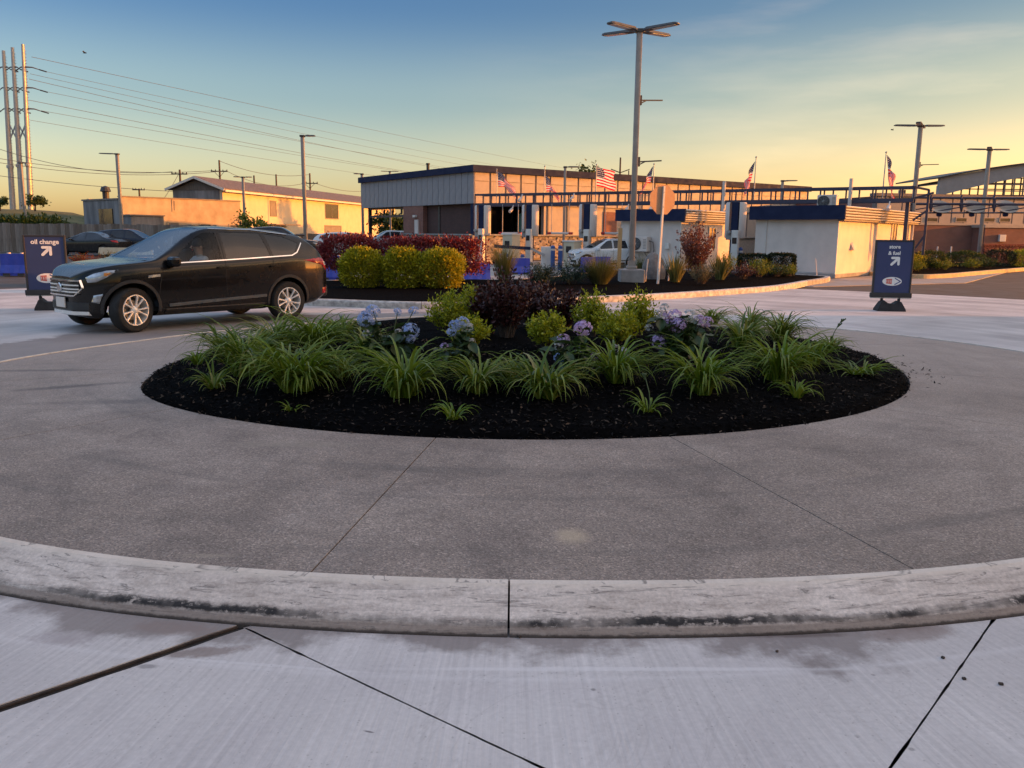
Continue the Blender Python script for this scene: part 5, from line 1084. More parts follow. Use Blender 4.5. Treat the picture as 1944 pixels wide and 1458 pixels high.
q = G(95, 588); sign_board((q.x, q.y, 0), R(17), .72, 1.10, [('oil change', .118, .165, .01)], 'navy sign board reading oil change left of the black car', .46)

# stop sign seen from behind
q = G(1250, 551); q.z = .15; r = thing('stop_sign', 'octagonal stop sign seen from its plain back on a slim post', 'sign', q, R(24))
zc_s = D(1263, 379, q.y).z - .15; t_ = Vector((.07, 0, 0))
b_ = MB(); b_.beam((-.03, 0, 0), (.05, 0, zc_s + .36), .055, .055); b_.build('post', M_pale, r)
b_ = MB(); b_.plate([(.04 + .43 * math.cos(R(22.5 + 45 * k)), -.0 + .035, zc_s + .43 * math.sin(R(22.5 + 45 * k))) for k in range(8)], (0, 1, 0), .006); b_.build('plate', pm('sign_back_aluminium', (.44, .26, .155), (.38, .22, .13), 5, .5, metal=.15), r)
b_ = MB(); b_.plate([(.04 + .41 * math.cos(R(22.5 + 45 * k)), .0415, zc_s + .41 * math.sin(R(22.5 + 45 * k))) for k in range(8)], (0, 1, 0), .003); b_.build('face', M_red, r)
o = text_part('STOP', .30, (.04, .046, zc_s - .1), r, M_ink); o.rotation_euler = (math.pi / 2, 0, math.pi)
for z in (zc_s + .2, zc_s - .2): b_ = MB(); b_.tube([(.045, -.04, z), (.045, .05, z)], .012, 8); b_.build('bolt', M_steel, r)

# white marker stakes, timber post, boulder
for px, y0, y1, Y, dx, lab in ((1224, 545, 492, 24.6, .1, 'leaning white marker stake beside the concrete lamp block'), (1268, 541, 506, 25.2, .05, 'short white marker stake right of the stop sign post'), (1551, 526, 491, 31.5, -.05, 'white marker stake leaning against the second booth')):
    a, b = D(px, y0, Y), D(px + dx * 60, y1, Y); m = MB(); m.tube([(0, 0, 0), b - a], .02, 8); o = m.build('marker_stake', M_white); o.location = a; tag(o, lab, 'stake')
a, b = D(1174, 520, 33), D(1178, 433, 33); r = thing('timber_post', 'bare new timber post standing in front of the white car', 'post', (a.x, a.y, -.02)); m = MB(); m.beam((0, 0, 0), (b.x - a.x, 0, b.z + .02), .14); m.build('shaft', M_post, r)
for px, lab in ((1752, 'left one of three thin white delineator posts before the brick wing'), (1780, 'middle one of three thin white delineator posts before the brick wing'), (1806, 'right one of three thin white delineator posts before the brick wing')):
    p = D(px, 470, 50); m = MB(); m.tube([(0, 0, 0), (0, 0, D(px, 468, 50).z + .05)], .045, 10); o = m.build('delineator', M_white); o.location = (p.x, 50, -.05); tag(o, lab, 'delineator post', 'thin white delineator posts')

# vacuum row on the right: steel frame with shade sails
vac = thing('vacuum_frame', 'navy pipe frame carrying three drooping shade sails right of the booths', 'shade structure', (D(1740, 400, 40).x, 40, 0), R(0))
vx = vac.location.x; def_ = lambda px, py, Y=40: D(px, py, Y) - Vector((vx, 40, 0))
b_ = MB(); b_.tube([def_(1725, 387), def_(2060, 389)], .06, 10); b_.tube([def_(1725, 404), def_(2060, 404)], .035, 8); b_.tube([def_(1735, 375), def_(2060, 377)], .05, 10); b_.build('pipe', M_truss, vac)
for px in (1764, 1822, 1884, 1950):
    b_ = MB(); b_.beam(def_(px + 4, 376), def_(px + 3, 395), .1); b_.beam(def_(px, 387), def_(px + 3, 402), .06); b_.beam(def_(px + 6, 387), def_(px + 3, 402), .06); b_.tube([def_(px + 2, 378), def_(px + 5, 371)], .06, 8); b_.build('bracket', M_truss, vac)
    b_ = MB(); b_.beam(def_(px - 50, 402), def_(px + 40, 387), .05); b_.build('strut', M_truss, vac)
for px in (1727, 1990): b_ = MB(); a = def_(px, 387); b_.tube([(a.x, 0, -.05), (a.x, 0, a.z)], .08, 10); b_.build('column', M_truss, vac)
for px in (1787, 1850, 1914):
    c = def_(px, 389.5); b_ = MB(); b_.smooth = True
    def sail(u, v, c=c): a = 2 * math.pi * u; rr = v; return (c.x + .56 * rr * math.cos(a), .15 + .35 * rr * math.sin(a), c.z - .05 + .30 * rr * math.sin(a) - .08 * (1 - rr * rr))
    b_.grid(33, 7, sail); b_.build('shade_sail', M_sail, vac)
for px in (1783, 1845, 1909):
    a = def_(px, 405); b_ = MB(); b_.lathe([(0, a.z - .16), (.1, a.z - .14), (.13, a.z - .05), (.1, a.z), (0, a.z)], (a.x, 0, 0), n=12); b_.build('hose_pod', M_navy, vac)

# concrete wheel stops left of the car
me = MB(); me.prism([(-.9, -.08), (.9, -.08), (.9, .08), (-.9, .08)], 0, .05); me.v += [(-.88, -.07, .05), (.88, -.07, .05), (.88, .07, .05), (-.88, .07, .05), (-.8, -.045, .2), (.8, -.045, .2), (.8, .045, .2), (-.8, .045, .2)]
k = 8; me.f += [(k, k + 1, k + 5, k + 4), (k + 1, k + 2, k + 6, k + 5), (k + 2, k + 3, k + 7, k + 6), (k + 3, k, k + 4, k + 7), (k + 4, k + 5, k + 6, k + 7)]; me.m += [0] * 5; me.sm += [False] * 5
ws = me.mesh('wheel_stop', pm('wheel_stop_concrete', (.66, .58, .42), (.52, .45, .33), 5, .8, .2))
for px, lab in ((205, 'leftmost pale concrete wheel stop left of the black car'), (238, 'middle pale concrete wheel stop by the foot of the lamp post'), (272, 'rightmost pale concrete wheel stop nearest the black car')):
    p = D(px, 477, 50); o = link('wheel_stop', ws); o.location = (p.x, 50, .1); o.scale = (.62, 1, 2.0); tag(o, lab, 'wheel stop', 'pale wheel stops behind the low shrubs')

# two birds in the sky
M_bird = pm('bird_dark', (.02, .02, .022), None, 5, .8)
for px, py, lab, s in ((161, 101, 'small dark bird flying high in the sky at the left', 1.0), (1694, 247, 'small dark bird flying in the sky near the right lamp post', .8)):
    p = D(px, py, 60); m = MB(); m.tube([(-.12, 0, 0), (-.05, 0, .03), (.05, 0, .02), (.13, 0, 0)], [.005, .045, .04, .01], 8)
    b_ = thing('bird', lab, 'bird', p); b_.scale = (s, s, s); m.build('body', M_bird, b_, smooth=60)
    for sd_ in (-1, 1): m = MB(); m.plate([(.06, sd_ * .02, .02), (.02, sd_ * .2, .12), (-.04, sd_ * .26, .06), (-.06, sd_ * .02, .02)], (0, 0, 1), .008); m.build('wing', M_bird, b_)
# ================================================================== VEHICLES
def car_paint(name, c, rough=.22, metal=0.0, coat=.32):
    m, t, b = new_mat(name); b.inputs['Base Color'].default_value = (*c, 1); b.inputs['Metallic'].default_value = metal; b.inputs['Roughness'].default_value = rough
    b.inputs['Specular IOR Level'].default_value = .22; b.inputs['Coat Weight'].default_value = coat; b.inputs['Coat Roughness'].default_value = .04
    v = coord(t); n = tex_noise(t, v, 3.0, 5, .6); r = ramp(t, n.outputs['Fac'], [(.35, (rough,) * 3), (.75, (rough + .12,) * 3)]); L(t, r.outputs['Color'], b.inputs['Roughness'])
    # road dust low on the sides
    s = N(t, 'ShaderNodeSeparateXYZ'); L(t, v, s.inputs[0]); d = ramp(t, mth(t, 'ADD', s.outputs['Z'], mth(t, 'MULTIPLY', n.outputs['Fac'], .25)), [(.35, (1, 1, 1)), (.75, (0, 0, 0))])
    L(t, mixc(t, mth(t, 'MULTIPLY', d.outputs['Color'], .05), c, (.22, .19, .16)), b.inputs['Base Color']); return m
P_black = car_paint('black_car_paint', (.004, .004, .005)); P_white = car_paint('white_car_paint', (.66, .66, .65)); P_silver = car_paint('silver_car_paint', (.42, .43, .44), .3, .4)
P_navy = car_paint('dark_blue_car_paint', (.012, .016, .03)); P_char = car_paint('charcoal_car_paint', (.02, .021, .024))
M_cabin = pm('cabin_black', (.012, .012, .013), (.008, .008, .009), 5, .8); M_plastic = pm('black_trim_plastic', (.022, .022, .024), (.016, .016, .018), 7, .6, .1)
M_gloss = pm('gloss_black_trim', (.01, .01, .011), (.008, .008, .009), 5, .2)
M_tyre = pm('tyre_rubber', (.018, .017, .017), (.012, .0115, .0115), 9, .85, .2); M_rim = pm('alloy_silver', (.78, .77, .76), (.66, .65, .64), 5, .3, metal=.25); M_rim_dk = pm('alloy_pocket', (.03, .03, .032), None, 5, .5)
M_chrome = pm('chrome_trim', (.75, .75, .75), (.65, .65, .65), 4, .12, metal=1.0); M_glass_car = glass_mat('car_glass', (.78, .82, .82), .02); M_glass_tint = glass_mat('tinted_car_glass', (.055, .06, .065), .05)
M_lampclear = pm('headlamp_clear', (.55, .58, .60), (.30, .33, .36), 14, .08, metal=.5); M_amber = pm('amber_lens', (.6, .22, .03), (.5, .18, .02), 9, .15); M_tail = pm('tail_lamp_red', (.45, .015, .015), (.33, .01, .012), 8, .12); M_tailw = pm('tail_lamp_clear', (.75, .62, .58), (.6, .5, .46), 8, .15)
M_brake = pm('brake_disc', (.25, .24, .23), None, 6, .4, metal=.8)

def catmull(pts, k):
    out = []; n = len(pts)
    for i in range(n - 1):
        p0, p1, p2, p3 = pts[max(i - 1, 0)], pts[i], pts[i + 1], pts[min(i + 2, n - 1)]
        for s in range(k):
            t = s / k; out.append(tuple(.5 * (2 * b + (c - a) * t + (2 * a - 5 * b + 4 * c - d) * t * t + (3 * b - a - 3 * c + d) * t ** 3) for a, b, c, d in zip(p0, p1, p2, p3)))
    out.append(pts[-1]); return out
SUV = dict(
    top=[(-2.26, .98), (-2.21, 1.07), (-2.08, 1.24), (-1.90, 1.45), (-1.78, 1.545), (-1.4, 1.612), (-1.0, 1.65), (-.4, 1.68), (0, 1.66), (.17, 1.61), (.42, 1.47), (.68, 1.30), (.94, 1.145), (1.12, 1.115), (1.6, 1.075), (1.9, 1.03), (2.08, .98), (2.18, .93), (2.25, .86)],
    belt=[(-2.26, .93), (-2.1, 1.12), (-1.5, 1.16), (-.6, 1.11), (.3, 1.07), (.9, 1.04), (1.2, 1.03), (1.6, 1.00), (1.9, .945), (2.1, .88), (2.25, .80)],
    wid=[(-2.26, .72), (-2.18, .81), (-2.0, .87), (-1.7, .905), (-1.3, .92), (1.3, .92), (1.6, .89), (1.85, .81), (2.05, .66), (2.17, .51), (2.25, .33)],
    bot=[(-2.26, .40), (-2.0, .27), (-1.6, .22), (1.6, .22), (2.0, .23), (2.25, .30)], wx=1.345, wr=.345,
    roofw=.68, x0=-2.26, x1=2.25,
    win=[[(.72, 1.09), (.18, 1.50), (.06, 1.555), (-.13, 1.575), (-.13, 1.125)], [(-.22, 1.13), (-.22, 1.575), (-.95, 1.565), (-1.03, 1.155)], [(-1.09, 1.16), (-1.03, 1.555), (-1.40, 1.50), (-1.66, 1.39), (-1.50, 1.185)]],
    shield=[(.99, -.58), (.92, -.68), (.08, -.555), (.03, -.3), (.03, .3), (.08, .555), (.92, .68), (.99, .58)], rear=[(-.58, 1.14), (.58, 1.14), (.52, 1.45), (-.52, 1.45)])
SEDAN = dict(
    top=[(-2.3, .86), (-2.2, 1.0), (-1.9, 1.06), (-1.6, 1.08), (-1.35, 1.15), (-.9, 1.36), (-.5, 1.44), (0, 1.46), (.3, 1.41), (.7, 1.22), (1.05, 1.03), (1.25, .985), (1.7, .92), (2.05, .83), (2.2, .74), (2.3, .6)],
    belt=[(-2.3, .80), (-2.0, .97), (-1.4, 1.0), (0, .95), (.9, .93), (1.3, .91), (1.8, .83), (2.1, .74), (2.3, .55)],
    wid=[(-2.3, .70), (-2.2, .80), (-1.9, .87), (-1.3, .9), (1.3, .9), (1.7, .88), (2.0, .78), (2.2, .64), (2.3, .5)],
    bot=[(-2.3, .36), (-1.9, .2), (1.9, .2), (2.3, .26)], wx=1.38, wr=.33, roofw=.62, x0=-2.3, x1=2.3,
    win=[[(.72, .97), (.2, 1.32), (-.1, 1.36), (-.1, .98)], [(-.18, .98), (-.18, 1.36), (-.75, 1.32), (-1.15, 1.04)]],
    shield=[(1.08, -.55), (1.0, -.64), (.28, -.5), (.2, -.25), (.2, .25), (.28, .5), (1.0, .64), (1.08, .55)], rear=None)

def car_body(sp, xs=1, ys=1, zs=1, dx=.06, k=4):
    nose = lambda x: x if x < sp['wx'] else sp['wx'] + (x - sp['wx']) * (.72 if sp is SUV else 1)
    x1_ = nose(sp['x1']); n = int((x1_ - sp['x0']) / dx); X = [sp['x0'] + (x1_ - sp['x0']) * i / n for i in range(n + 1)]
    def smooth_tab(tab):
        tab = [(nose(p[0]), p[1]) for p in tab]
        xa = np.array([p[0] for p in tab]); za = np.array([p[1] for p in tab]); f = np.linspace(xa[0], xa[-1], 600); v = np.interp(f, xa, za); w = np.hanning(23); w /= w.sum(); vs = np.convolve(np.pad(v, 11, mode='edge'), w, mode='valid'); return lambda x: float(np.interp(x, f, vs))
    T, Bl, Wd, Bt = (smooth_tab(sp[q]) for q in ('top', 'belt', 'wid', 'bot')); secs = []
    for x in X:
        w, zt, zb, z0 = Wd(x), T(x), Bl(x), Bt(x); zb = min(zb, zt - .012); t_ = max(0, min(1, (zt - zb - .10) / .40)); t_ = t_ * t_ * (3 - 2 * t_)
        yr = w * (.90 * (1 - t_) + sp['roofw'] * t_); zr = zt - (.018 + .045 * t_)
        if zr < zb + .004: zr = zb + .004
        hz = zb - z0
        pts = [(0, z0), (.70 * w, z0), (.93 * w, z0 + .07 * hz / .8), (.972 * w, z0 + .20 * hz), (.992 * w, z0 + .48 * hz), (1.0 * w, z0 + .74 * hz), (.985 * w, z0 + .93 * hz), (.955 * w, zb), ((.955 * w * .55 + yr * .45) + .012 * t_, zb + (zr - zb) * .5), (yr, zr), (yr * .82, zr + (zt - zr) * .62), (yr * .42, zt - (zt - zr) * .10), (0, zt)]
        secs.append(catmull(pts, k))
    m = len(secs[0]); vs = []; fs = []
    for x, sec in zip(X, secs):
        for (y, z) in sec: vs.append((x * xs, y * ys, z * zs))
    for i in range(n):
        for q in range(m - 1): fs.append((i * m + q, i * m + q + 1, (i + 1) * m + q + 1, (i + 1) * m + q))
    bm = bmesh.new(); bv = [bm.verts.new(v) for v in vs]
    for f in fs: bm.faces.new([bv[i] for i in f])
    for i in (0, n): bm.faces.new([bv[i * m + q] for q in range(m)])
    bmesh.ops.mirror(bm, geom=bm.verts[:] + bm.edges[:] + bm.faces[:], axis='Y', merge_dist=.0005)
    bmesh.ops.remove_doubles(bm, verts=bm.verts[:], dist=.0006); bmesh.ops.recalc_face_normals(bm, faces=bm.faces[:]); return bm
def cut_poly(bm, poly, axes, cond):
    """cut the body along a convex polygon seen along one axis; returns the faces inside"""
    a, b = axes; cx = sum(p[0] for p in poly) / len(poly); cy = sum(p[1] for p in poly) / len(poly)
    lo = [min(p[i] for p in poly) - .12 for i in (0, 1)]; hi = [max(p[i] for p in poly) + .12 for i in (0, 1)]
    for i in range(len(poly)):
        p, q = poly[i], poly[(i + 1) % len(poly)]; co = Vector((0, 0, 0)); no = Vector((0, 0, 0)); co[a], co[b] = p; no[a], no[b] = -(q[1] - p[1]), q[0] - p[0]
        if no.length < 1e-6: continue
        fsel = [f for f in bm.faces if cond(f) and any(lo[0] < v.co[a] < hi[0] and lo[1] < v.co[b] < hi[1] for v in f.verts)]
        ge = set(fsel)
        for f in fsel: ge.update(f.edges); ge.update(f.verts)
        bmesh.ops.bisect_plane(bm, geom=list(ge), dist=1e-5, plane_co=co, plane_no=no)
    def inside(f):
        c = f.calc_center_median(); s = None
        for i in range(len(poly)):
            p, q = poly[i], poly[(i + 1) % len(poly)]; cr_ = (q[0] - p[0]) * (c[b] - p[1]) - (q[1] - p[1]) * (c[a] - p[0])
            if s is None: s = cr_ > 0
            elif (cr_ > 0) != s: return False
        return True
    return [f for f in bm.faces if cond(f) and inside(f)]
def pull(bm, faces, name, mat, parent, off=0.0, smooth=True):
    """take faces out of the body as a part of its own"""
    vmap = {}; vs = []; fl = []
    for f in faces:
        idx = []
        for v in f.verts:
            if v not in vmap: vmap[v] = len(vs); vs.append(v.co + v.normal * off)
            idx.append(vmap[v])
        fl.append(idx)
    me = bpy.data.meshes.new(name); me.from_pydata(vs, [], fl); me.materials.append(mat); 
    if smooth: shade(me, 60)
    bmesh.ops.delete(bm, geom=faces, context='FACES'); return link(name, me, parent)

def wheel(parent, c, r, side, spokes=5, detail=True):
    """tyre with alloy rim; side +1 = outer face towards +y"""
    w = thing('wheel', None, None, c); w.parent = parent; hw = .105
    b_ = MB(); rr = r * .70
    b_.lathe([(rr, -hw), (r * .93, -hw), (r * .985, -hw * .82), (r, -hw * .55), (r, hw * .55), (r * .985, hw * .82), (r * .93, hw), (r * .78, hw * 1.05), (rr, hw * .93), (rr, -hw)], (0, 0, 0), 'Y', 40); b_.build('tyre', M_tyre, w, smooth=40)
    b_ = MB(); s = side
    b_.lathe([(rr * 1.0, s * hw * .9), (rr * .985, s * hw * 1.0), (rr * .93, s * hw * 1.0), (rr * .90, s * hw * .55), (rr * .88, -s * hw * .5)], (0, 0, 0), 'Y', 36)
    if detail:
        for k in range(spokes):
            for d in (-1, 1):
                a0 = 2 * math.pi * k / spokes + d * .13 + .3; a1 = 2 * math.pi * k / spokes + d * .27 + .3; p0 = Vector((rr * .20 * math.cos(a0), s * hw * .72, rr * .20 * math.sin(a0))); p1 = Vector((rr * .95 * math.cos(a1), s * hw * .88, rr * .95 * math.sin(a1)))
                d_ = (p1 - p0); x_ = Vector((-d_.z, 0, d_.x)).normalized(); w0, w1 = rr * .060, rr * .088; vs = []
                for p, ww in ((p0, w0), (p0.lerp(p1, .55), w0 * .95), (p1, w1)): vs += [p - x_ * ww, p - x_ * ww * .55 + Vector((0, s * .016, 0)), p + x_ * ww * .55 + Vector((0, s * .016, 0)), p + x_ * ww, p - Vector((0, s * .03, 0))]
                fs = []
                for i in range(2): fs += [(5 * i + q, 5 * i + (q + 1) % 5, 5 * i + 5 + (q + 1) % 5, 5 * i + 5 + q) for q in range(5)]
                b_.add(vs, fs + [(0, 1, 2, 3, 4), (14, 13, 12, 11, 10)])
        b_.lathe([(0, s * hw * .95), (rr * .13, s * hw * .95), (rr * .20, s * hw * .86), (rr * .27, s * hw * .70), (rr * .27, s * hw * .4)], (0, 0, 0), 'Y', 20)
    else: b_.lathe([(0, s * hw * .8), (rr * .9, s * hw * .8)], (0, 0, 0), 'Y', 20)
    b_.build('rim', M_rim, w, smooth=35)
    b_ = MB(); b_.lathe([(0, s * hw * .12), (rr * .62, s * hw * .12), (rr * .62, 0), (0, 0)], (0, 0, 0), 'Y', 24); b_.build('brake_disc', M_brake if detail else M_rim_dk, w)
    b_ = MB(); b_.lathe([(0, -s * hw * .55), (rr * .9, -s * hw * .55)], (0, 0, 0), 'Y', 20); b_.build('hub', M_rim_dk, w)
    return w

def build_car(name, label, cat, loc, rz, sp, paint, xs=1, ys=1, zs=1, detail=True, group=None, steer=0.0, tint=M_glass_tint, front_tint=None, person=False):
    r = thing(name, label, cat, loc, rz, group); bm = car_body(sp, xs, ys, zs, .055 if detail else .12, 4 if detail else 3)
    wr = sp['wr'] * (xs + zs) / 2 * .985; wxs = sp['wx'] * xs; wz = wr
    S2 = lambda poly: [(p[0] * xs, p[1] * zs) for p in poly]
    for sx in (-1, 1):
        R_ = wr * 1.15; na = 14 if detail else 9; poly = [(sx * wxs + R_ * math.cos(math.pi * q / na), wz + .02 + R_ * 1.0 * math.sin(math.pi * q / na)) for q in range(na + 1)] + [(sx * wxs - R_, .0), (sx * wxs + R_, .0)]
        fs = cut_poly(bm, poly, (0, 2), lambda f: abs(f.calc_center_median().y) > .45 * ys); bmesh.ops.delete(bm, geom=fs, context='FACES')
    tree0 = BVHTree.FromBMesh(bm)
    wins = []
    for i, w in enumerate(sp['win']):
        for sy in (1, -1):
            fs = cut_poly(bm, S2(w), (0, 2), lambda f, sy=sy: f.calc_center_median().y * sy > .42 * ys); o = pull(bm, fs, 'window', (front_tint or tint) if i == 0 else tint, r, -.004)
    fs = cut_poly(bm, [(p[0] * xs, p[1] * ys) for p in sp['shield']], (0, 1), lambda f: f.calc_center_median().z > .98 * zs); pull(bm, fs, 'windscreen', front_tint or M_glass_car, r, -.003)
    if sp['rear']:
        fs = cut_poly(bm, [(p[0] * ys, p[1] * zs) for p in sp['rear']], (1, 2), lambda f: f.calc_center_median().x < -1.8 * xs); pull(bm, fs, 'rear_window', tint, r, -.003)
    else:
        fs = cut_poly(bm, [(-1.5 * xs, -.6 * ys), (-.72 * xs, -.5 * ys), (-.72 * xs, .5 * ys), (-1.5 * xs, .6 * ys)], (0, 1), lambda f: f.calc_center_median().z > 1.03 * zs); pull(bm, fs, 'rear_window', tint, r, -.003)
    me = bpy.data.meshes.new('body'); bm.to_mesh(me); bm.free(); me.materials.append(paint); shade(me, 38); body = link('body', me, r)
    # dark window surrounds and lining so the cabin does not look hollow
    b_ = MB(); zf = .34 * zs; b_.box((-.1 * xs, 0, zf), (2.4 * xs, 1.5 * ys, .06)); b_.box((1.02 * xs, 0, .72 * zs), (.1, 1.5 * ys, .8 * zs)); b_.box((1.0 * xs, 0, 1.0 * zs), (.5 * xs, 1.40 * ys, .1 * zs)); b_.build('dashboard', M_cabin, r)
    for sx in (-1, 1): b_ = MB(); b_.lathe([(wr * 1.14, -.0), (wr * 1.14, .70 * ys * 2), ], (sx * wxs, -.70 * ys, wz + .02), 'Y', 24, a0=-.12, a1=math.pi + .12); b_.build('wheel_well', M_cabin, r)
    for (sx, sy) in ((1, 1), (1, -1), (-1, 1), (-1, -1)):
        w = wheel(r, (sx * wxs, sy * .795 * ys, wz), wr, sy, detail=detail)
        if sx > 0: w.rotation_euler.z = steer
        w.rotation_euler.y = random.uniform(0, 1.2)
    if detail or True:
        for (sx, sy) in ((.15, 1), (.15, -1), (-.75, 1), (-.75, -1)):
            b_ = MB(); b_.bbox((sx * xs, sy * .37 * ys, .58 * zs), (.5, .48 * ys, .22), .05); b_.bbox((sx * xs - .27, sy * .37 * ys, .95 * zs), (.14, .46 * ys, .66 * zs), .05); b_.bbox((sx * xs - .3, sy * .37 * ys, 1.34 * zs if sp is SUV else 1.2 * zs), (.1, .26 * ys, .18 * zs), .04); b_.build('seat', M_cabin, r)
    def hit(x, z, sy=1, ang=0.0, u=None):
        """point on the body skin at (x, z) looking in from the side (ang turns the view towards the nose)"""
        d = Vector((-math.sin(ang), -math.cos(ang) * sy, 0)); ux = Vector((math.cos(ang), -math.sin(ang) * sy, 0)); o = ux * x + Vector((0, 0, z)) - d * 4
        p, n, i, ds = tree0.ray_cast(o, d)
        return (p, n) if p is not None else (None, None)
    def strip(pts, w, off, nm, mat, sy=1, t=.008, n=24, ang=0.0):
        path = []
        for i in range(len(pts) - 1):
            for s in range(n): q = s / n; path.append((pts[i][0] * (1 - q) + pts[i + 1][0] * q, pts[i][1] * (1 - q) + pts[i + 1][1] * q))
        path.append(pts[-1]); vs = []; fs = []
        ok = []
        for x, z in path:
            p, nn = hit(x * xs, z * zs, sy, ang)
            if p is not None: ok.append((p, nn))
        for i, (p, nn) in enumerate(ok):
            a = ok[max(0, i - 1)][0]; b = ok[min(len(ok) - 1, i + 1)][0]; tn = (b - a).normalized(); up = nn.cross(tn).normalized(); vs += [p + up * w / 2 - nn * .004, p + up * w / 2 * .8 + nn * (off + t), p - up * w / 2 * .8 + nn * (off + t), p - up * w / 2 - nn * .004]
        for i in range(len(ok) - 1): fs += [(4 * i + q, 4 * i + (q + 1) % 4, 4 * i + 4 + (q + 1) % 4, 4 * i + 4 + q) for q in range(4)]
        if not ok: return None
        fs += [(0, 1, 2, 3), tuple(4 * (len(ok) - 1) + q for q in (3, 2, 1, 0))]; b_ = MB(); b_.add(vs, fs); return b_.build(nm, mat, r, smooth=40)
    def patch(poly, nm, mat, sy=1, off=.008, ang=0.0, parent=None, n=9):
        """lens lying on the skin: the outline filled by a fine grid and dropped on the body"""
        bmp = bmesh.new(); f = bmp.faces.new([bmp.verts.new((p[0] * xs, 0, p[1] * zs)) for p in poly])
        x0, x1 = min(p[0] for p in poly) * xs, max(p[0] for p in poly) * xs; z0, z1 = min(p[1] for p in poly) * zs, max(p[1] for p in poly) * zs
        for q in range(1, n): bmesh.ops.bisect_plane(bmp, geom=bmp.verts[:] + bmp.edges[:] + bmp.faces[:], plane_co=(x0 + (x1 - x0) * q / n, 0, 0), plane_no=(1, 0, 0))
        for q in range(1, 5): bmesh.ops.bisect_plane(bmp, geom=bmp.verts[:] + bmp.edges[:] + bmp.faces[:], plane_co=(0, 0, z0 + (z1 - z0) * q / 5), plane_no=(0, 0, 1))
        bad = []
        for v in bmp.verts:
            p, nn = hit(v.co.x, v.co.z, sy, ang); edge = v.is_boundary
            if p is None: bad.append(v)
            else: v.co = p + nn * (off if not edge else .001)
        bmesh.ops.delete(bmp, geom=bad, context='VERTS'); bmesh.ops.recalc_face_normals(bmp, faces=bmp.faces[:])
        if len(bmp.faces) == 0: bmp.free(); return None
        me = bpy.data.meshes.new(nm); bmp.to_mesh(me); bmp.free(); me.materials.append(mat); shade(me, 30); return link(nm, me, parent or r)
    if sp is SUV:
        for sy in (1, -1):
            hl = patch([(.86, .985), (1.03, .865), (1.16, .80), (1.28, .79), (1.31, .865), (1.20, .925), (1.02, .975)], 'headlight', M_lampclear, sy, .014, R(32))
            if hl: patch([(.95, .935), (1.03, .88), (1.08, .88), (1.05, .945)], 'indicator', M_amber, sy, .018, R(32), hl, 4)
            patch([(1.08, .62), (1.21, .595), (1.25, .49), (1.14, .47)], 'fog_lamp', M_lampclear, sy, .016, R(32), n=5)
            tl = patch([(-1.08, 1.085), (-1.45, 1.12), (-1.68, 1.09), (-1.70, .87), (-1.58, .90), (-1.46, .99)], 'tail_lamp', M_tail, sy, .014, R(-28))
            if tl: patch([(-1.50, 1.05), (-1.64, 1.05), (-1.64, .96), (-1.54, .97)], 'reversing_lamp', M_tailw, sy, .02, R(-28), tl, 3)
            patch([(-1.50, .56), (-1.66, .56), (-1.66, .44), (-1.50, .45)], 'rear_reflector', M_tail, sy, .012, R(-28), n=4)
            if not detail: continue
            strip([(.75, 1.066), (.2, 1.088), (-.6, 1.125), (-1.45, 1.168), (-1.57, 1.22), (-1.73, 1.39)], .022, .002, 'window_chrome', M_chrome, sy)
            strip([(.80, .40), (.2, .43), (-.9, .475)], .05, .0, 'door_moulding', pm('moulding_reflection', (.10, .11, .115), (.07, .078, .08), 5, .35) if sy > 0 else M_plastic, sy, .02)  # near-side moulding: its grey-blue reflection is put into the colour
            strip([(.86, .305), (-.86, .305)], .13, .0, 'sill_cladding', M_plastic, sy, .012)
            for pts in ([(.98, .36), (.93, .75), (.86, 1.04)], [(-.18, .34), (-.17, .75), (-.175, 1.12), (-.175, 1.57)], [(-.90, .72), (-1.04, .95), (-1.06, 1.15)], [(.97, .35), (.3, .335), (-.86, .335)]): strip(pts, .010, -.004, 'door_gap', M_cabin, sy, .0055, 10)
            for x in (-.02, -.98): h_ = strip([(x, .985), (x - .19, .99)], .028, .022, 'door_handle', P_black if paint is P_black else paint, sy, .012, 6)
            strip([(1.12, .865), (1.06, .875), (.93, .885)], .045, .002, 'fender_badge', M_chrome, sy, .012, 6)
            for sx in (1, -1):
                R0 = wr * 1.17; arc = [((sx * wxs + (R0 + .018) * math.cos(a)) / xs, (wz + .02 + (R0 + .018) * math.sin(a)) / zs) for a in [math.pi * q / 22 for q in range(-1, 24)]]; strip(arc, .055, .0, 'arch_trim', M_plastic, sy, .012, 2)
            b_ = MB(); b_.bbox((.74 * xs, sy * 1.0 * ys, 1.10 * zs), (.15, .22, .15), .045); b_.beam((.74 * xs, sy * .86 * ys, 1.04 * zs), (.74 * xs, sy * .95 * ys, 1.06 * zs), .06); b_.build('mirror', paint, r)
            strip([(-.05, 1.62), (-.8, 1.61), (-1.5, 1.535)], .016, .004, 'roof_rail', M_chrome, sy, .012, 10, 0)
        b_ = MB(); b_.bbox((-1.86 * xs, 0, 1.53 * zs), (.22, 1.06 * ys, .03), .012); b_.build('spoiler', paint, r)
        # grille: dark opening, bright surround and three bars
        def fr(y, z, off): p, nn, i, d = tree0.ray_cast(Vector((4, y * ys, z * zs)), Vector((-1, 0, 0))); return (p + Vector((off, 0, 0))) if p is not None else Vector((2.2 * xs + off, y * ys, z * zs))
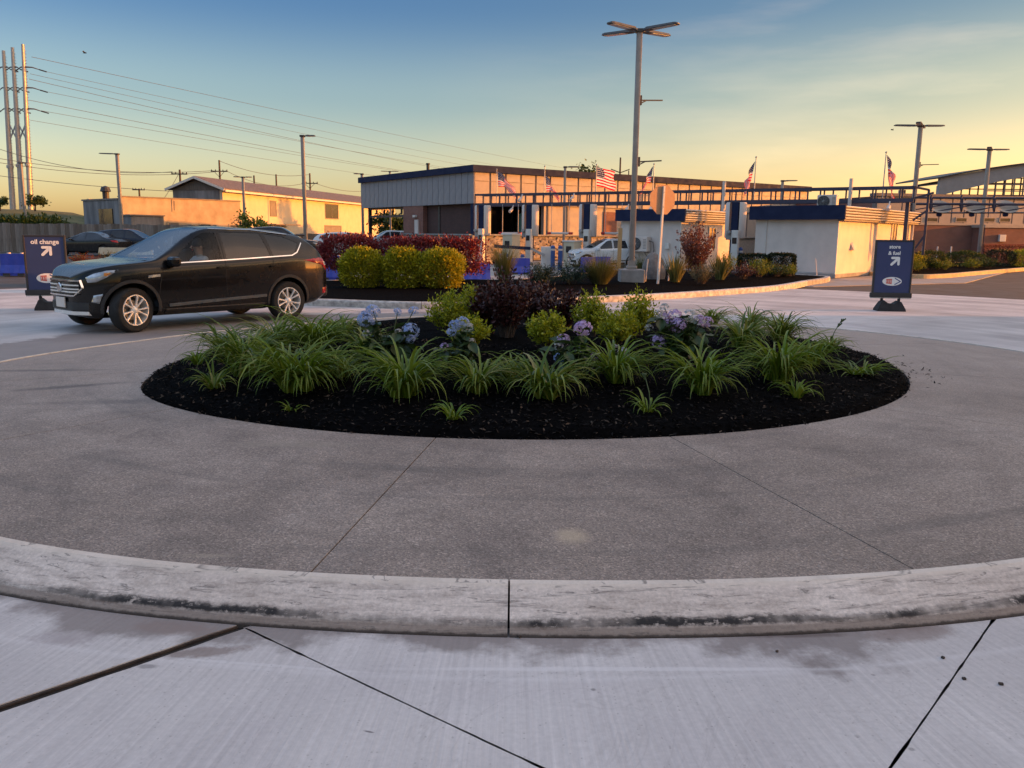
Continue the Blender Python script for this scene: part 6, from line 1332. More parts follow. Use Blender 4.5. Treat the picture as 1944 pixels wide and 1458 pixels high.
        def bar(z, y0, y1, w, off, nm, mat, zz=None, n=16): 
            vs = []; fs = []
            for i in range(n + 1):
                y = y0 + (y1 - y0) * i / n; z_ = z if zz is None else z + (zz - z) * i / n; p = fr(y, z_, off); vs += [p + Vector((-.03, 0, w / 2)), p + Vector((.012, 0, w / 2 * .7)), p + Vector((.012, 0, -w / 2 * .7)), p + Vector((-.03, 0, -w / 2))]
            for i in range(n): fs += [(4 * i + q, 4 * i + (q + 1) % 4, 4 * i + 4 + (q + 1) % 4, 4 * i + 4 + q) for q in range(4)]
            b_ = MB(); b_.add(vs, fs + [(0, 1, 2, 3), (4 * n + 3, 4 * n + 2, 4 * n + 1, 4 * n)]); return b_.build(nm, mat, r, smooth=40)
        bar(.70, -.50, .50, .24, .004, 'grille', M_gloss)
        if detail:
            bar(.815, -.52, .52, .035, .02, 'grille_surround', M_chrome); bar(.585, -.42, .42, .03, .02, 'grille_surround', M_chrome)
            for sy in (-1, 1): bar(.815, sy * .52, sy * .56, .03, .018, 'grille_surround', M_chrome, .70, 5); bar(.70, sy * .56, sy * .42, .03, .018, 'grille_surround', M_chrome, .585, 5)
            for z in (.745, .685, .64): bar(z, -.50, .50, .028, .014, 'grille_bar', M_rim)
            b_ = MB(); p = fr(0, .70, .035); b_.lathe([(0, .012), (.06, .012), (.07, .0), (.07, -.01)], (p.x, 0, p.z), 'X', 20); o = b_.build('badge', M_chrome, r); 
            bar(.42, -.62, .62, .15, .004, 'lower_intake', M_plastic); bar(.315, -.60, .60, .07, .006, 'skid_plate', M_rim)
            b_ = MB(); p = fr(0, .47, .03); b_.bbox((p.x, 0, p.z), (.02, .30, .15), .006); b_.build('number_plate', M_white, r)
        bar_r = MB(); bar_r.bbox((-2.2 * xs, 0, .50 * zs), (.2, 1.45 * ys, .24 * zs), .05); bar_r.build('rear_bumper', M_plastic, r)
    else:
        for sy in (1, -1):
            patch([(1.15, .80), (1.45, .68), (1.6, .64), (1.55, .76)], 'headlight', M_lampclear, sy, .01, R(30)); patch([(-1.25, .96), (-1.65, .95), (-1.68, .82), (-1.35, .86)], 'tail_lamp', M_tail, sy, .01, R(-28))
            b_ = MB(); b_.bbox((.72 * xs, sy * .98 * ys, .98 * zs), (.14, .2, .12), .04); b_.build('mirror', paint, r)
    if detail:
        b_ = MB(); b_.lathe([(.17, -.015), (.185, 0), (.17, .015), (.155, 0), (.17, -.015)], (0, 0, 0), 'X', 24)
        for a in (math.pi / 2, math.pi * 1.17, math.pi * 1.83): b_.beam((0, 0, 0), (0, .16 * math.cos(a), .16 * math.sin(a)), .03)
        o = b_.build('steering_wheel', M_cabin, r); o.location = (.62 * xs, .37 * ys, .98 * zs); o.rotation_euler = (0, R(-25), 0)
    return r

# the black car going round, nose to the left
wf, wrr = G(256, 631), G(548, 607); fwd = (wf - wrr).normalized(); lf = Vector((-fwd.y, fwd.x, 0)); CXS, CYS, CZS = (wf - wrr).length / 2.69, .95, .945
ctr = (wf + wrr) / 2 - lf * (.86 * CYS); crz = math.atan2(fwd.y, fwd.x)
suv = build_car('suv', 'shiny black compact SUV driving left round the island with its driver at the window', 'car', (ctr.x, ctr.y, 0), crz, SUV, P_black, CXS, CYS, CZS, True, steer=R(14), front_tint=M_glass_car)

# driver: one continuous skinned body seated at the wheel
def skinned(name, verts, edges, radii, mat, parent=None, levels=1, root=0):
    me = bpy.data.meshes.new(name); me.from_pydata(verts, edges, []); ob = bpy.data.objects.new(name, me); COL.objects.link(ob)
    sk = ob.modifiers.new('s', 'SKIN'); sk.use_smooth_shade = True
    for i, rr in enumerate(radii): me.skin_vertices[0].data[i].radius = (rr, rr) if not isinstance(rr, tuple) else rr
    me.skin_vertices[0].data[root].use_root = True
    su = ob.modifiers.new('d', 'SUBSURF'); su.levels = levels; su.render_levels = levels
    dg = bpy.context.evaluated_depsgraph_get(); dg.update(); m2 = bpy.data.meshes.new_from_object(ob.evaluated_get(dg)); bpy.data.objects.remove(ob); m2.name = name
    m2.materials.clear(); m2.materials.append(mat); o = link(name, m2, parent); return o
M_skin = pm('skin', (.52, .30, .22), (.46, .26, .19), 8, .55); M_shirt = pm('pale_shirt', (.50, .51, .52), (.42, .43, .44), 6, .85, .3); M_hair = pm('dark_hair', (.03, .022, .018), (.02, .015, .012), 20, .7, .4); M_jean = pm('dark_trousers', (.03, .035, .05), None, 6, .9)
pr = thing('person', 'driver in a pale shirt seated at the steering wheel of the black car', 'person', (ctr.x, ctr.y, 0), crz)
ox, oy = .02 * CXS, .37 * CYS
V_ = [(0, 0, .66), (-.03, 0, .84), (-.06, 0, 1.03), (-.05, 0, 1.14), (-.03, 0, 1.20), (-.01, 0, 1.30), (0, 0, 1.38),
      (-.06, .17, 1.07), (.10, .24, .92), (.36, .17, .95), (.50, .15, .99), (-.06, -.17, 1.07), (.10, -.24, .90), (.36, -.17, .95), (.50, -.15, .99),
      (.0, .10, .64), (.40, .12, .66), (.60, .12, .38), (.0, -.10, .64), (.40, -.12, .66), (.60, -.12, .38)]
E_ = [(0, 1), (1, 2), (2, 3), (3, 4), (4, 5), (5, 6), (2, 7), (7, 8), (8, 9), (9, 10), (2, 11), (11, 12), (12, 13), (13, 14), (0, 15), (15, 16), (16, 17), (0, 18), (18, 19), (19, 20)]
R_ = [.15, .15, .155, .07, .055, .088, .075, .075, .052, .042, .04, .075, .052, .042, .04, .09, .08, .055, .09, .08, .055]
V_ = [(x + ox, y + oy, z * .965) for x, y, z in V_]
pb = skinned('body', V_, E_, R_, M_shirt, pr, 2)
me = pb.data; me.materials.append(M_skin); me.materials.append(M_jean)
for p in me.polygons:
    c = p.center
    if c.z > 1.125 or (c.x > ox + .30 and c.z > .85): p.material_index = 1
    elif c.z < .72: p.material_index = 2
b_ = MB(); b_.smooth = True
b_.grid(18, 10, lambda u, v: (ox - .012 + .105 * math.sin(v * 1.75) * math.cos(u * 2 * math.pi) * (1.0 if math.cos(u * 2 * math.pi) < 0 else .85), oy + .098 * math.sin(v * 1.75) * math.sin(u * 2 * math.pi), 1.275 + .118 * math.cos(v * 1.75))); b_.build('hair', M_hair, pr)
b_ = MB(); b_.tube([(ox + .085, oy, 1.262), (ox + .112, oy, 1.235), (ox + .085, oy, 1.225)], [.012, .016, .012], 8); b_.build('nose', M_skin, pr)
for s in (-1, 1):
    b_ = MB(); b_.lathe([(0, .0), (.012, .004), (.014, .012)], (ox + .078, oy + s * .034, 1.262), 'X', 8); b_.build('eye', M_hair, pr)
    b_ = MB(); b_.tube([(ox - .01, oy + s * .088, 1.262), (ox - .015, oy + s * .094, 1.23)], [.02, .014], 8); b_.build('ear', M_skin, pr)
b_ = MB(); b_.tube([(ox + .085, oy - .022, 1.198), (ox + .09, oy, 1.196), (ox + .085, oy + .022, 1.198)], .006, 6); b_.build('mouth', M_red, pr)
for s in (-1, 1):
    for k in range(4):
        a = Vector((ox + .525, oy + s * (.145) + s * .0, .955 + .018 * (k - 1.5) + .0)); b_ = MB(); b_.tube([a, a + Vector((.045, -s * .004, .004)), a + Vector((.065, -s * .024, 0)), a + Vector((.05, -s * .042, -.004))], [.0095, .009, .0085, .007], 7); b_.build('finger', M_skin, pr)
    a = Vector((ox + .50, oy + s * .13, .985)); b_ = MB(); b_.tube([a, a + Vector((.035, -s * .012, .03)), a + Vector((.06, -s * .02, .03))], [.011, .010, .008], 7); b_.build('thumb', M_skin, pr)

# other vehicles
def at_ground(px, Y, z=-.05): p = D(px, 450, Y); return (p.x, Y, z)
build_car('white_suv', 'white SUV facing left in the pay lane beside the timber post', 'car', at_ground(1148, 40.5, -.05), R(196), SUV, P_white, .86, .86, .84, True, tint=M_glass_dk)
build_car('sedan', 'dark sedan parked farthest left in front of the timber fence', 'car', at_ground(175, 52), R(168), SEDAN, P_char, 1, 1, 1, False, tint=M_glass_dk)
build_car('parked_suv', 'dark SUV parked by the lamp post in front of the timber fence', 'car', at_ground(252, 53), R(2), SUV, P_navy, 1, 1, .98, False, tint=M_glass_dk)
build_car('parked_suv', 'dark SUV mostly hidden behind the roof of the black car', 'car', at_ground(535, 41.5), R(8), SUV, P_char, 1, 1, 1.08, False, tint=M_glass_dk)
build_car('parked_car', 'white car parked by the corner lamp post beyond the burgundy hedge', 'car', at_ground(662, 55), R(-14), SUV, P_white, 1, 1, .95, False, tint=M_glass_dk)
build_car('parked_suv', 'white SUV parked under the porch of the grey-panelled building', 'car', at_ground(733, 66), R(200), SUV, P_white, 1, 1, 1.05, False, tint=M_glass_dk)
build_car('parked_suv', 'dark SUV parked deepest under the porch of the grey-panelled building', 'car', at_ground(757, 69), R(200), SUV, P_char, 1, 1, 1.05, False, tint=M_glass_dk)
# ================================================================== PLANTS
L_lily = leaf_mat('daylily_green', [(.045, .085, .007), (.078, .135, .010), (.12, .185, .016), (.175, .225, .026), (.22, .26, .036), (.32, .27, .11)], .42, .3, .4)
L_lily_y = leaf_mat('daylily_bright', [(.078, .14, .010), (.12, .20, .014), (.175, .245, .025), (.23, .28, .04), (.06, .105, .008)], .42, .35, .4)
L_gold = leaf_mat('gold_foliage', [(.20, .24, .012), (.32, .34, .018), (.48, .44, .024), (.25, .29, .016), (.10, .13, .01)], .45, .35)
L_goldclip = leaf_mat('clipped_gold', [(.20, .21, .012), (.36, .34, .018), (.52, .44, .022), (.27, .27, .014), (.10, .12, .01)], .45, .3)
L_burg = leaf_mat('burgundy_foliage', [(.040, .010, .012), (.075, .020, .020), (.024, .008, .010), (.11, .035, .03)], .4, .2, .5)
L_hedge = leaf_mat('red_hedge_leaf', [(.15, .016, .024), (.27, .03, .04), (.08, .011, .017), (.36, .065, .06)], .4, .25, .5)
L_bronze = leaf_mat('bronze_leaf', [(.16, .06, .05), (.24, .10, .075), (.10, .035, .035), (.20, .075, .06)], .5, .3)
L_dark = leaf_mat('dark_hedge_leaf', [(.010, .022, .010), (.016, .034, .014), (.007, .016, .008)], .45, .1)
L_mid = leaf_mat('mid_green_leaf', [(.035, .06, .014), (.06, .095, .02), (.022, .042, .012)], .5, .25)
L_lime = leaf_mat('lime_leaf', [(.13, .17, .02), (.20, .24, .03), (.08, .12, .016)], .5, .3)
L_jun = leaf_mat('juniper_green', [(.018, .035, .022), (.03, .055, .032), (.045, .075, .045)], .6, .1)
L_grass = leaf_mat('ornamental_grass', [(.11, .12, .04), (.17, .17, .065), (.08, .095, .03), (.22, .20, .09)], .6, .35)
L_yucca = leaf_mat('striped_blade', [(.10, .11, .03), (.20, .19, .06), (.06, .075, .025), (.26, .23, .09)], .5, .2)
L_greyg = leaf_mat('grey_green_leaf', [(.10, .10, .06), (.15, .145, .085), (.07, .075, .045)], .6, .25)
L_red = leaf_mat('red_orange_leaf', [(.13, .03, .018), (.20, .055, .025), (.08, .02, .014)], .5, .3)
L_hyd = leaf_mat('hydrangea_leaf', [(.022, .045, .014), (.035, .065, .018), (.05, .085, .026)], .4, .2, .5)
L_blue = leaf_mat('floret_blue', [(.24, .33, .66), (.31, .41, .72), (.40, .48, .74), (.20, .27, .54)], .7, .25)
L_lilac = leaf_mat('floret_lilac', [(.42, .27, .56), (.52, .36, .64), (.60, .46, .69), (.34, .21, .47)], .7, .25)
L_pale = leaf_mat('floret_pale', [(.45, .44, .55), (.52, .50, .52), (.40, .40, .38), (.34, .40, .34)], .7, .25)
M_twig = pm('twig_bark', (.075, .052, .038), (.045, .032, .024), 12, .9)
M_stem = pm('green_stem', (.08, .11, .035), (.06, .085, .028), 10, .7)

def ribbons(base, az, e0, e1, ln, wd, seg=7, fold=.35, power=1.4):
    """arching strap leaves: arrays of base points, azimuths, start / end elevation, length, width"""
    n = len(az); P = base.copy(); pts = [P.copy()]; dirs = []
    for k in range(seg):
        t = ((k + .5) / seg) ** power; e = e0 + (e1 - e0) * t; a = az
        d = np.stack([np.cos(e) * np.cos(a), np.cos(e) * np.sin(a), np.sin(e)], 1); dirs.append(d); P = P + d * (ln / seg)[:, None]; pts.append(P.copy())
    side = np.stack([-np.sin(az), np.cos(az), np.zeros(n)], 1); V = []
    for k in range(seg + 1):
        t = k / seg; w = wd * (1 - .15 * (1 - t)) * np.clip((1 - t) * 2.2, .04, 1) * (0.75 + .25 * min(1, t * 4)); d = dirs[min(k, seg - 1)]; nn = np.cross(side, d); nn *= np.where(nn[:, 2:3] < 0, -1, 1)
        V += [pts[k] - side * w[:, None] / 2 + nn * (w * fold)[:, None] * .5, pts[k] - nn * (w * fold)[:, None] * .3, pts[k] + side * w[:, None] / 2 + nn * (w * fold)[:, None] * .5]
    V = np.stack(V, 1).reshape(-1, 3); m = 3 * (seg + 1); i = np.arange(n)[:, None] * m; F = []
    for k in range(seg):
        for q in (0, 1): F.append(i + [3 * k + q, 3 * k + q + 1, 3 * k + q + 4, 3 * k + q + 3])
    return V, np.concatenate(F, 0)
U = RNG.uniform
def BP(px, py):
    z = .2
    for _ in range(8): p = G(px, py, z); z = bed_z(p.x, p.y)
    p.z = z; return p
def daylily(p, h, spread, n, label, mat=None, wd=.023, droop=1.0, flat=0.0, stalk=0, group='daylily clumps round the edge of the bed'):
    az = U(0, 2 * math.pi, n); nf = max(1, int(n / 22)); fa = U(0, 6.28, nf); fr_ = np.sqrt(U(0, 1, nf)) * spread * .42; fi = RNG.integers(0, nf, n); rb = np.sqrt(U(0, 1, n)) * .035; b_ = np.stack([rb * np.cos(az) + fr_[fi] * np.cos(fa[fi]), rb * np.sin(az) + fr_[fi] * np.sin(fa[fi]), np.full(n, -.02)], 1); fl_ = U(.72, 1.12, nf)
    ln = U(.5, 1.15, n) * fl_[fi] * math.hypot(h, spread) * 1.40; e0 = np.radians(U(66, 90, n) - 30 * flat); e1 = np.radians(U(-88, -8, n)) * droop - .2 * (1 - droop); az = az + RNG.normal(0, .5, n)
    V, F = ribbons(b_, az, e0, e1, ln, wd * U(.7, 1.2, n) * (1 if h > .3 else .8))
    V[:, 2] = np.maximum(V[:, 2], .006)
    o = np_mesh('daylily', V, F, mat or L_lily, None, True); o.location = p - Vector((0, 0, .01)); tag(o, label, 'daylily', group)
    for k in range(stalk):
        a = random.uniform(0, 6.28); m = MB(); hh = h * random.uniform(1.15, 1.5); m.tube([(0, 0, 0), (math.cos(a) * .04, math.sin(a) * .04, hh * .6), (math.cos(a) * .11, math.sin(a) * .11, hh)], [.005, .004, .003], 6)
        for q in range(3): m.tube([(math.cos(a) * .11, math.sin(a) * .11, hh - .02), (math.cos(a) * (.11 + .03 * q), math.sin(a) * .11 + .02 * (q - 1), hh + .025)], [.004, .008], 6)
        m.build('flower_stalk', M_stem, o)
    return o
def sc(px, p): return px * p.y / F_PX
LIL = [(402, 738, 46, 62, 34, 0, 'small daylily clump at the left end of the bed, lower of two'), (372, 694, 40, 36, 26, 1, 'small daylily clump farthest left on the bed'),
       (468, 712, 110, 70, 120, 0, 'full daylily clump left of the biggest clump'), (565, 742, 112, 92, 210, 1, 'biggest and brightest daylily clump at the front left'), (600, 668, 86, 66, 130, 1, 'tall daylily clump behind the biggest front-left clump'),
       (522, 668, 70, 62, 90, 0, 'daylily clump at the left rear edge near the SUV wheel'), (648, 640, 52, 50, 70, 0, 'daylily clump at the left rear beside the blue hydrangea'), (640, 716, 70, 60, 80, 0, 'daylily clump between the biggest clump and the blue hydrangea'),
       (765, 745, 98, 88, 150, 1, 'large daylily clump in front of the blue hydrangea'), (908, 742, 74, 74, 90, 0, 'darker daylily clump left of centre at the front'), (1032, 752, 88, 92, 110, 0, 'arching daylily clump at the centre front'),
       (1160, 728, 90, 72, 95, 1, 'upright daylily clump beside the lilac hydrangea right of centre'), (1326, 746, 112, 66, 120, 1, 'tall daylily clump at the front right with a spent leaf'), (1478, 722, 96, 72, 140, 1, 'broad daylily clump at the right, behind a smaller one'),
       (1405, 662, 70, 54, 80, 0, 'daylily clump at the right rear between two taller ones'), (1478, 650, 62, 54, 90, 0, 'tallest daylily clump at the right rear edge'), (1352, 616, 42, 44, 60, 0, 'daylily clump behind the lilac hydrangea at the right rear'),
       (1516, 756, 52, 56, 28, 1, 'small arching daylily in front of the broad right clump'), (1574, 664, 36, 34, 30, 0, 'small daylily at the far right rear edge with buds'),
       (555, 780, 22, 28, 11, 0, 'tiny daylily seedling alone on the mulch at the front left'), (864, 796, 46, 46, 22, 1, 'small daylily alone at the front, left of centre'), (1236, 784, 44, 42, 18, 1, 'small daylily with a tall bare stalk at the front right')]
LIL += [(430, 676, 66, 56, 70, 0, 'daylily clump at the left rear edge nearest the apron'), (690, 668, 60, 52, 70, 0, 'daylily clump tucked between the blue hydrangea and the left rear clumps'), (968, 722, 56, 56, 60, 0, 'daylily clump behind the arching centre clump'),
        (1540, 690, 56, 52, 60, 1, 'daylily clump at the right end beside the broad clump'), (1432, 626, 52, 48, 60, 0, 'dark daylily clump at the right rear beyond the lilac hydrangea')]
for px, py, h, w, n, br, lab in LIL:
    p = BP(px, py); daylily(p, sc(h, p) * 1.06, sc(w, p) * .60, int(n * 1.4), lab, L_lily_y if br else L_lily, stalk={1236: 1, 1574: 2, 372: 1}.get(px, 0))
p = BP(1615, 706); daylily(p, sc(20, p), sc(60, p), 60, 'low flattened daylily lying on the mulch at the far right', L_lily_y, droop=.3, flat=1.3, stalk=1)

def shoots_shrub(name, label, p, w, h, mat, n_sh=70, leaf=.035, lw=.4, per=26, twig=True, cat='shrub', group=None, lean=.9, base=.12, jit=.6, z0=.0, up=.35, parts='foliage'):
    """open shrub: leaves set along shoots that fan from the base"""
    r = thing(name, label, cat, p, 0, group); PP = []; DD = []; tw = MB()
    for k in range(n_sh):
        a = random.uniform(0, 2 * math.pi); q = math.sqrt(random.random()); el = math.acos(q * lean); f = random.uniform(.72, 1.06)
        tip = Vector((math.cos(a) * math.sin(math.pi / 2 - el) * w / 2 * f / max(.3, lean), math.sin(a) * math.sin(math.pi / 2 - el) * w / 2 * f / max(.3, lean), h * f * (math.sin(el) * .85 + .15 * random.random()) ))
        b_ = Vector((math.cos(a) * base * random.random() * w, math.sin(a) * base * random.random() * w, z0)); mid = b_.lerp(tip, .5) + Vector((0, 0, h * .10))
        for s in range(per):
            t = .22 + .80 * (s + random.random()) / per; c = (b_ * (1 - t) + mid * t) * (1 - t) + (mid * (1 - t) + tip * t) * t if t < 1 else tip + (tip - mid).normalized() * .02
            PP.append(c); d = (tip - b_).normalized(); DD.append(d * .7 + Vector((random.gauss(0, 1), random.gauss(0, 1), random.gauss(up, .7))) * .6)
        if twig and k % 2 == 0: tw.tube([b_, mid, b_.lerp(mid, .3).lerp(tip, .75)], [.006, .004, .002], 4, False)
    PP = np.array(PP) + RNG.normal(0, leaf * .25, (len(PP), 3)); V, F = leaf_cloud(PP, np.array(DD), leaf * U(.55, 1.25, len(PP)), leaf * lw * U(.7, 1.2, len(PP)), .25, jit)
    o = np_mesh(parts, V, F, mat, r); tag(o, kind='stuff')
    if twig: tw.build('branches', M_twig, r, fix=False)
    return r
def clipped(name, label, p, d, mat, n=9000, leaf=.04, expo=3.2, cat='shrub', group=None, rz=0.0, lump=.08, lw=.55, stem=True, rough=.035):
    """sheared bush or hedge: leaves over a rounded block, thinner inside"""
    r = thing(name, label, cat, p, rz, group); P = []; dx, dy, dz = d
    v = RNG.normal(0, 1, (n * 2, 3)); v = unit(v); s = (np.abs(v[:, 0]) ** expo + np.abs(v[:, 1]) ** expo + np.abs(v[:, 2]) ** expo) ** (-1 / expo); q = v * s[:, None]
    # even out over a long block
    if dx > 2.2 * dy: q[:, 0] = U(-1, 1, n * 2); k = (np.abs(v[:, 1]) ** expo + np.abs(v[:, 2]) ** expo) ** (-1 / expo) * (1 - np.abs(q[:, 0]) ** 14) ** (1 / 4); q[:, 1] = v[:, 1] * k; q[:, 2] = v[:, 2] * k
    depth = 1 - np.abs(RNG.normal(0, .10, n * 2)); lumps = np.array([noise.noise(Vector((a[0] * dx * 2.2, a[1] * dy * 2.2, a[2] * dz * 2.2 + 7 + p[0]))) for a in q]); q = q * (depth + lumps * lump)[:, None]
    P = q * np.array([dx / 2, dy / 2, dz / 2]) + np.array([0, 0, dz / 2]); keep = (P[:, 2] > .02) ; P = P[keep][:n]; D_ = unit(q[keep][:n] * np.array([1 / dx, 1 / dy, 1 / dz])) + np.array([0, 0, .35])
    P = P + RNG.normal(0, rough, P.shape)
    V, F = leaf_cloud(P, D_, leaf * U(.55, 1.3, len(P)), leaf * lw * U(.7, 1.25, len(P)), .25, .6); o = np_mesh('foliage', V, F, mat, r); tag(o, kind='stuff')
    if stem:
        m = MB(); ns = max(5, int(dx / .22))
        for k in range(ns):
            x = (random.random() - .5) * dx * .6 if dx <= 2.2 * dy else -dx / 2 * .92 + dx * .92 * (k + .5) / ns; y = random.uniform(-.2, .2) * dy
            for q_ in range(2): m.tube([(x, y, -.03), (x + random.uniform(-.1, .1) * dx / ns * 5, y + random.uniform(-.2, .2) * dy, dz * .45), (x + random.uniform(-.25, .25), y * 1.6, dz * .85)], [.014, .009, .004], 5, False)
        m.build('stems', M_twig, r, fix=False)
    return r
def tuft(name, label, p, h, w, n, mat, wd=.006, cat='grass clump', group=None, stiff=.5, seg=6):
    az = U(0, 2 * math.pi, n); rb = np.sqrt(U(0, 1, n)) * w * .12; b_ = np.stack([rb * np.cos(az), rb * np.sin(az), np.zeros(n)], 1); ln = U(.6, 1.1, n) * h * 1.15
    spread_ = np.clip(w / (2 * h), .2, 1.6); e0 = np.radians(90 - U(0, 38, n) * spread_); e1 = np.radians(90 - U(20, 150, n) * spread_ * (1 - stiff * .6)); V, F = ribbons(b_, az, e0, e1, ln, np.full(n, wd) * U(.7, 1.3, n), seg, .3, 1.5); V[:, 2] = np.maximum(V[:, 2], -.02)
    o = np_mesh(name, V, F, mat, None, True); o.location = p; return tag(o, label, cat, group)

# gold and burgundy shrubs in the middle of the bed
for px, py, w, h, lab in ((848, 640, 92, 96, 'gold shrub at the rear left of the bed group'), (893, 632, 88, 92, 'taller gold shrub beside the burgundy shrub on the left'), (890, 668, 84, 74, 'gold shrub at the front left behind the small blue hydrangea'), (1036, 664, 90, 82, 'round gold shrub standing alone at the centre of the bed'), (1126, 644, 82, 100, 'gold shrub with pointed tip right of centre'), (1208, 642, 84, 100, 'rear right gold shrub beside the lilac hydrangea'), (1172, 660, 100, 78, 'front right gold shrub between its two neighbours')):
    p = BP(px, py); shoots_shrub('gold_shrub', lab, p, sc(w, p) * 1.05, sc(h, p), L_gold, 84, .046, .42, 26, group='gold shrubs in the roundabout bed', base=.06, z0=.03)
for px, py, w, h, lab, n in ((962, 640, 112, 132, 'tall burgundy shrub at the centre rear of the bed', 100), (1064, 630, 104, 84, 'low burgundy shrub right of the round gold shrub', 80), (928, 634, 84, 96, 'leafy burgundy shrub left of the tall one', 70), (1012, 624, 96, 100, 'burgundy shrub right of the tall one, behind the round gold shrub', 80)):
    p = BP(px, py); shoots_shrub('burgundy_shrub', lab, p, sc(w, p) * 1.05, sc(h, p), L_burg, n, .058, .5, 22, group='burgundy shrubs in the roundabout bed', base=.10, lean=.75)

# hydrangeas: each broad leaf and each flower head is a piece
leaf_me = []
for k in range(4):
    m = MB(); m.smooth = True; Lh, Wh = .135, .095
    def lf_(u, v, k=k): x = (u - .5); y = v; wdt = Wh * (math.sin(math.pi * min(1, y * 1.02)) ** .75) * (1.15 - .45 * y); return (x * wdt, y * Lh, abs(x) * .035 - .03 * y * y + .004 * math.sin(y * 20 + k) * abs(x) * 2)
    m.grid(5, 7, lf_); leaf_me.append(m.mesh('leaf', L_hyd))
def floret_head(mat, r):
    n = 62; v = unit(RNG.normal(0, 1, (n, 3)) + np.array([0, 0, .35])); V = []; F = []
    for i in range(n):
        nrm = Vector(v[i]); c = nrm * r * random.uniform(.86, 1.05); x = nrm.orthogonal().normalized(); x.rotate(Matrix.Rotation(random.uniform(0, 6.28), 3, nrm)); y = nrm.cross(x); s = r * .24
        for q in range(4):
            a = q * math.pi / 2; d = x * math.cos(a) + y * math.sin(a); e = x * -math.sin(a) + y * math.cos(a); b = len(V); V += [c, c + d * s * .6 + e * s * .42 + nrm * .004, c + d * s * 1.05 + nrm * .001, c + d * s * .6 - e * s * .42 + nrm * .004]; F += [(b, b + 1, b + 2, b + 3)]
    return np.array([tuple(q) for q in V]), np.array(F)
heads = {}
for nm, mt_ in (('blue', L_blue), ('lilac', L_lilac), ('pale', L_pale)):
    V, F = floret_head(mt_, 1.0); o = np_mesh('flower_head', V, F, mt_); heads[nm] = o.data; bpy.data.objects.remove(o)
def hydrangea(px, py, w, h, flowers, label, n=46, dy=0.0):
    p = BP(px, py); r = thing('hydrangea', label, 'hydrangea', p, 0, 'hydrangeas in the roundabout bed'); W_, H_ = sc(w, p), sc(h, p); st = MB(); tips = []
    def stem(t): st.tube([(random.uniform(-.04, .04), random.uniform(-.04, .04), -.02), (t.x * .45, t.y * .45, t.z * .55), t], [.006, .005, .004], 5, False)
    for k in range(int(n / 5)):
        a = random.uniform(0, 6.28); q = math.sqrt(random.random()); t = Vector((math.cos(a) * W_ / 2 * q, math.sin(a) * W_ / 2 * q, H_ * (.95 - .5 * q * q) * random.uniform(.75, 1))); stem(t); tips.append(t)
    for fx, fy, fr, col in flowers:
        t = D(fx, fy, p.y + random.uniform(-.12, .05)) - p; rr = sc(fr, p) * 1.22; o = link('flower_head', heads[col], r); o.location = t; o.scale = (rr, rr, rr * random.uniform(.78, .95)); o.rotation_euler = (random.uniform(-.5, .5), random.uniform(-.5, .5), random.uniform(0, 6)); stem(t); tips.append(t)
    st.build('stems', M_stem, r, fix=False)
    for k in range(n):
        t = random.choice(tips); q = random.uniform(.45, .98); c = Vector((t.x * q, t.y * q, t.z * (q ** .8))); o = link('leaf', random.choice(leaf_me), r); o.location = c
        o.rotation_euler = (random.uniform(-.9, .35), random.uniform(-.35, .35), random.uniform(0, 2 * math.pi)); s = random.uniform(.6, 1.2) * min(1.1, H_ / .42); o.scale = (s, s, s)
    return r
hydrangea(738, 700, 104, 96, [(693, 607, 13, 'blue'), (708, 590, 12, 'blue'), (704, 618, 11, 'blue'), (690, 600, 9, 'blue'), (780, 628, 14, 'blue'), (779, 644, 8, 'blue'), (697, 634, 8, 'pale'), (709, 646, 8, 'blue'), (755, 592, 7, 'blue'), (785, 590, 9, 'blue'), (756, 630, 6, 'pale')], 'blue hydrangea at the left behind the front daylilies', 100)
hydrangea(872, 700, 84, 86, [(864, 618, 10, 'blue'), (878, 612, 11, 'blue'), (857, 630, 8, 'blue'), (890, 620, 8, 'pale'), (895, 648, 7, 'pale'), (844, 660, 8, 'lilac'), (884, 662, 6, 'pale')], 'small blue hydrangea in front of the gold shrubs left of centre', 70)
hydrangea(1092, 712, 100, 92, [(1107, 624, 15, 'lilac'), (1070, 646, 11, 'lilac'), (1060, 657, 9, 'pale'), (1064, 680, 11, 'blue'), (1080, 688, 11, 'blue'), (1075, 676, 9, 'blue'), (1101, 668, 8, 'lilac'), (1129, 676, 8, 'lilac')], 'lilac and blue hydrangea right of the round gold shrub', 84)
hydrangea(1182, 712, 60, 62, [(1184, 668, 9, 'pale'), (1193, 684, 11, 'blue'), (1188, 696, 10, 'pale'), (1166, 660, 7, 'pale')], 'low pale hydrangea half hidden by the upright daylily', 40)
hydrangea(1292, 678, 112, 100, [(1282, 600, 12, 'lilac'), (1272, 616, 12, 'lilac'), (1288, 618, 13, 'lilac'), (1262, 600, 9, 'lilac'), (1310, 600, 12, 'pale'), (1328, 606, 9, 'lilac'), (1342, 612, 10, 'lilac'), (1251, 650, 13, 'lilac'), (1310, 640, 7, 'lilac'), (1250, 598, 8, 'pale'), (1232, 622, 7, 'pale'), (1262, 584, 8, 'pale')], 'large lilac hydrangea on the right of the bed', 120)

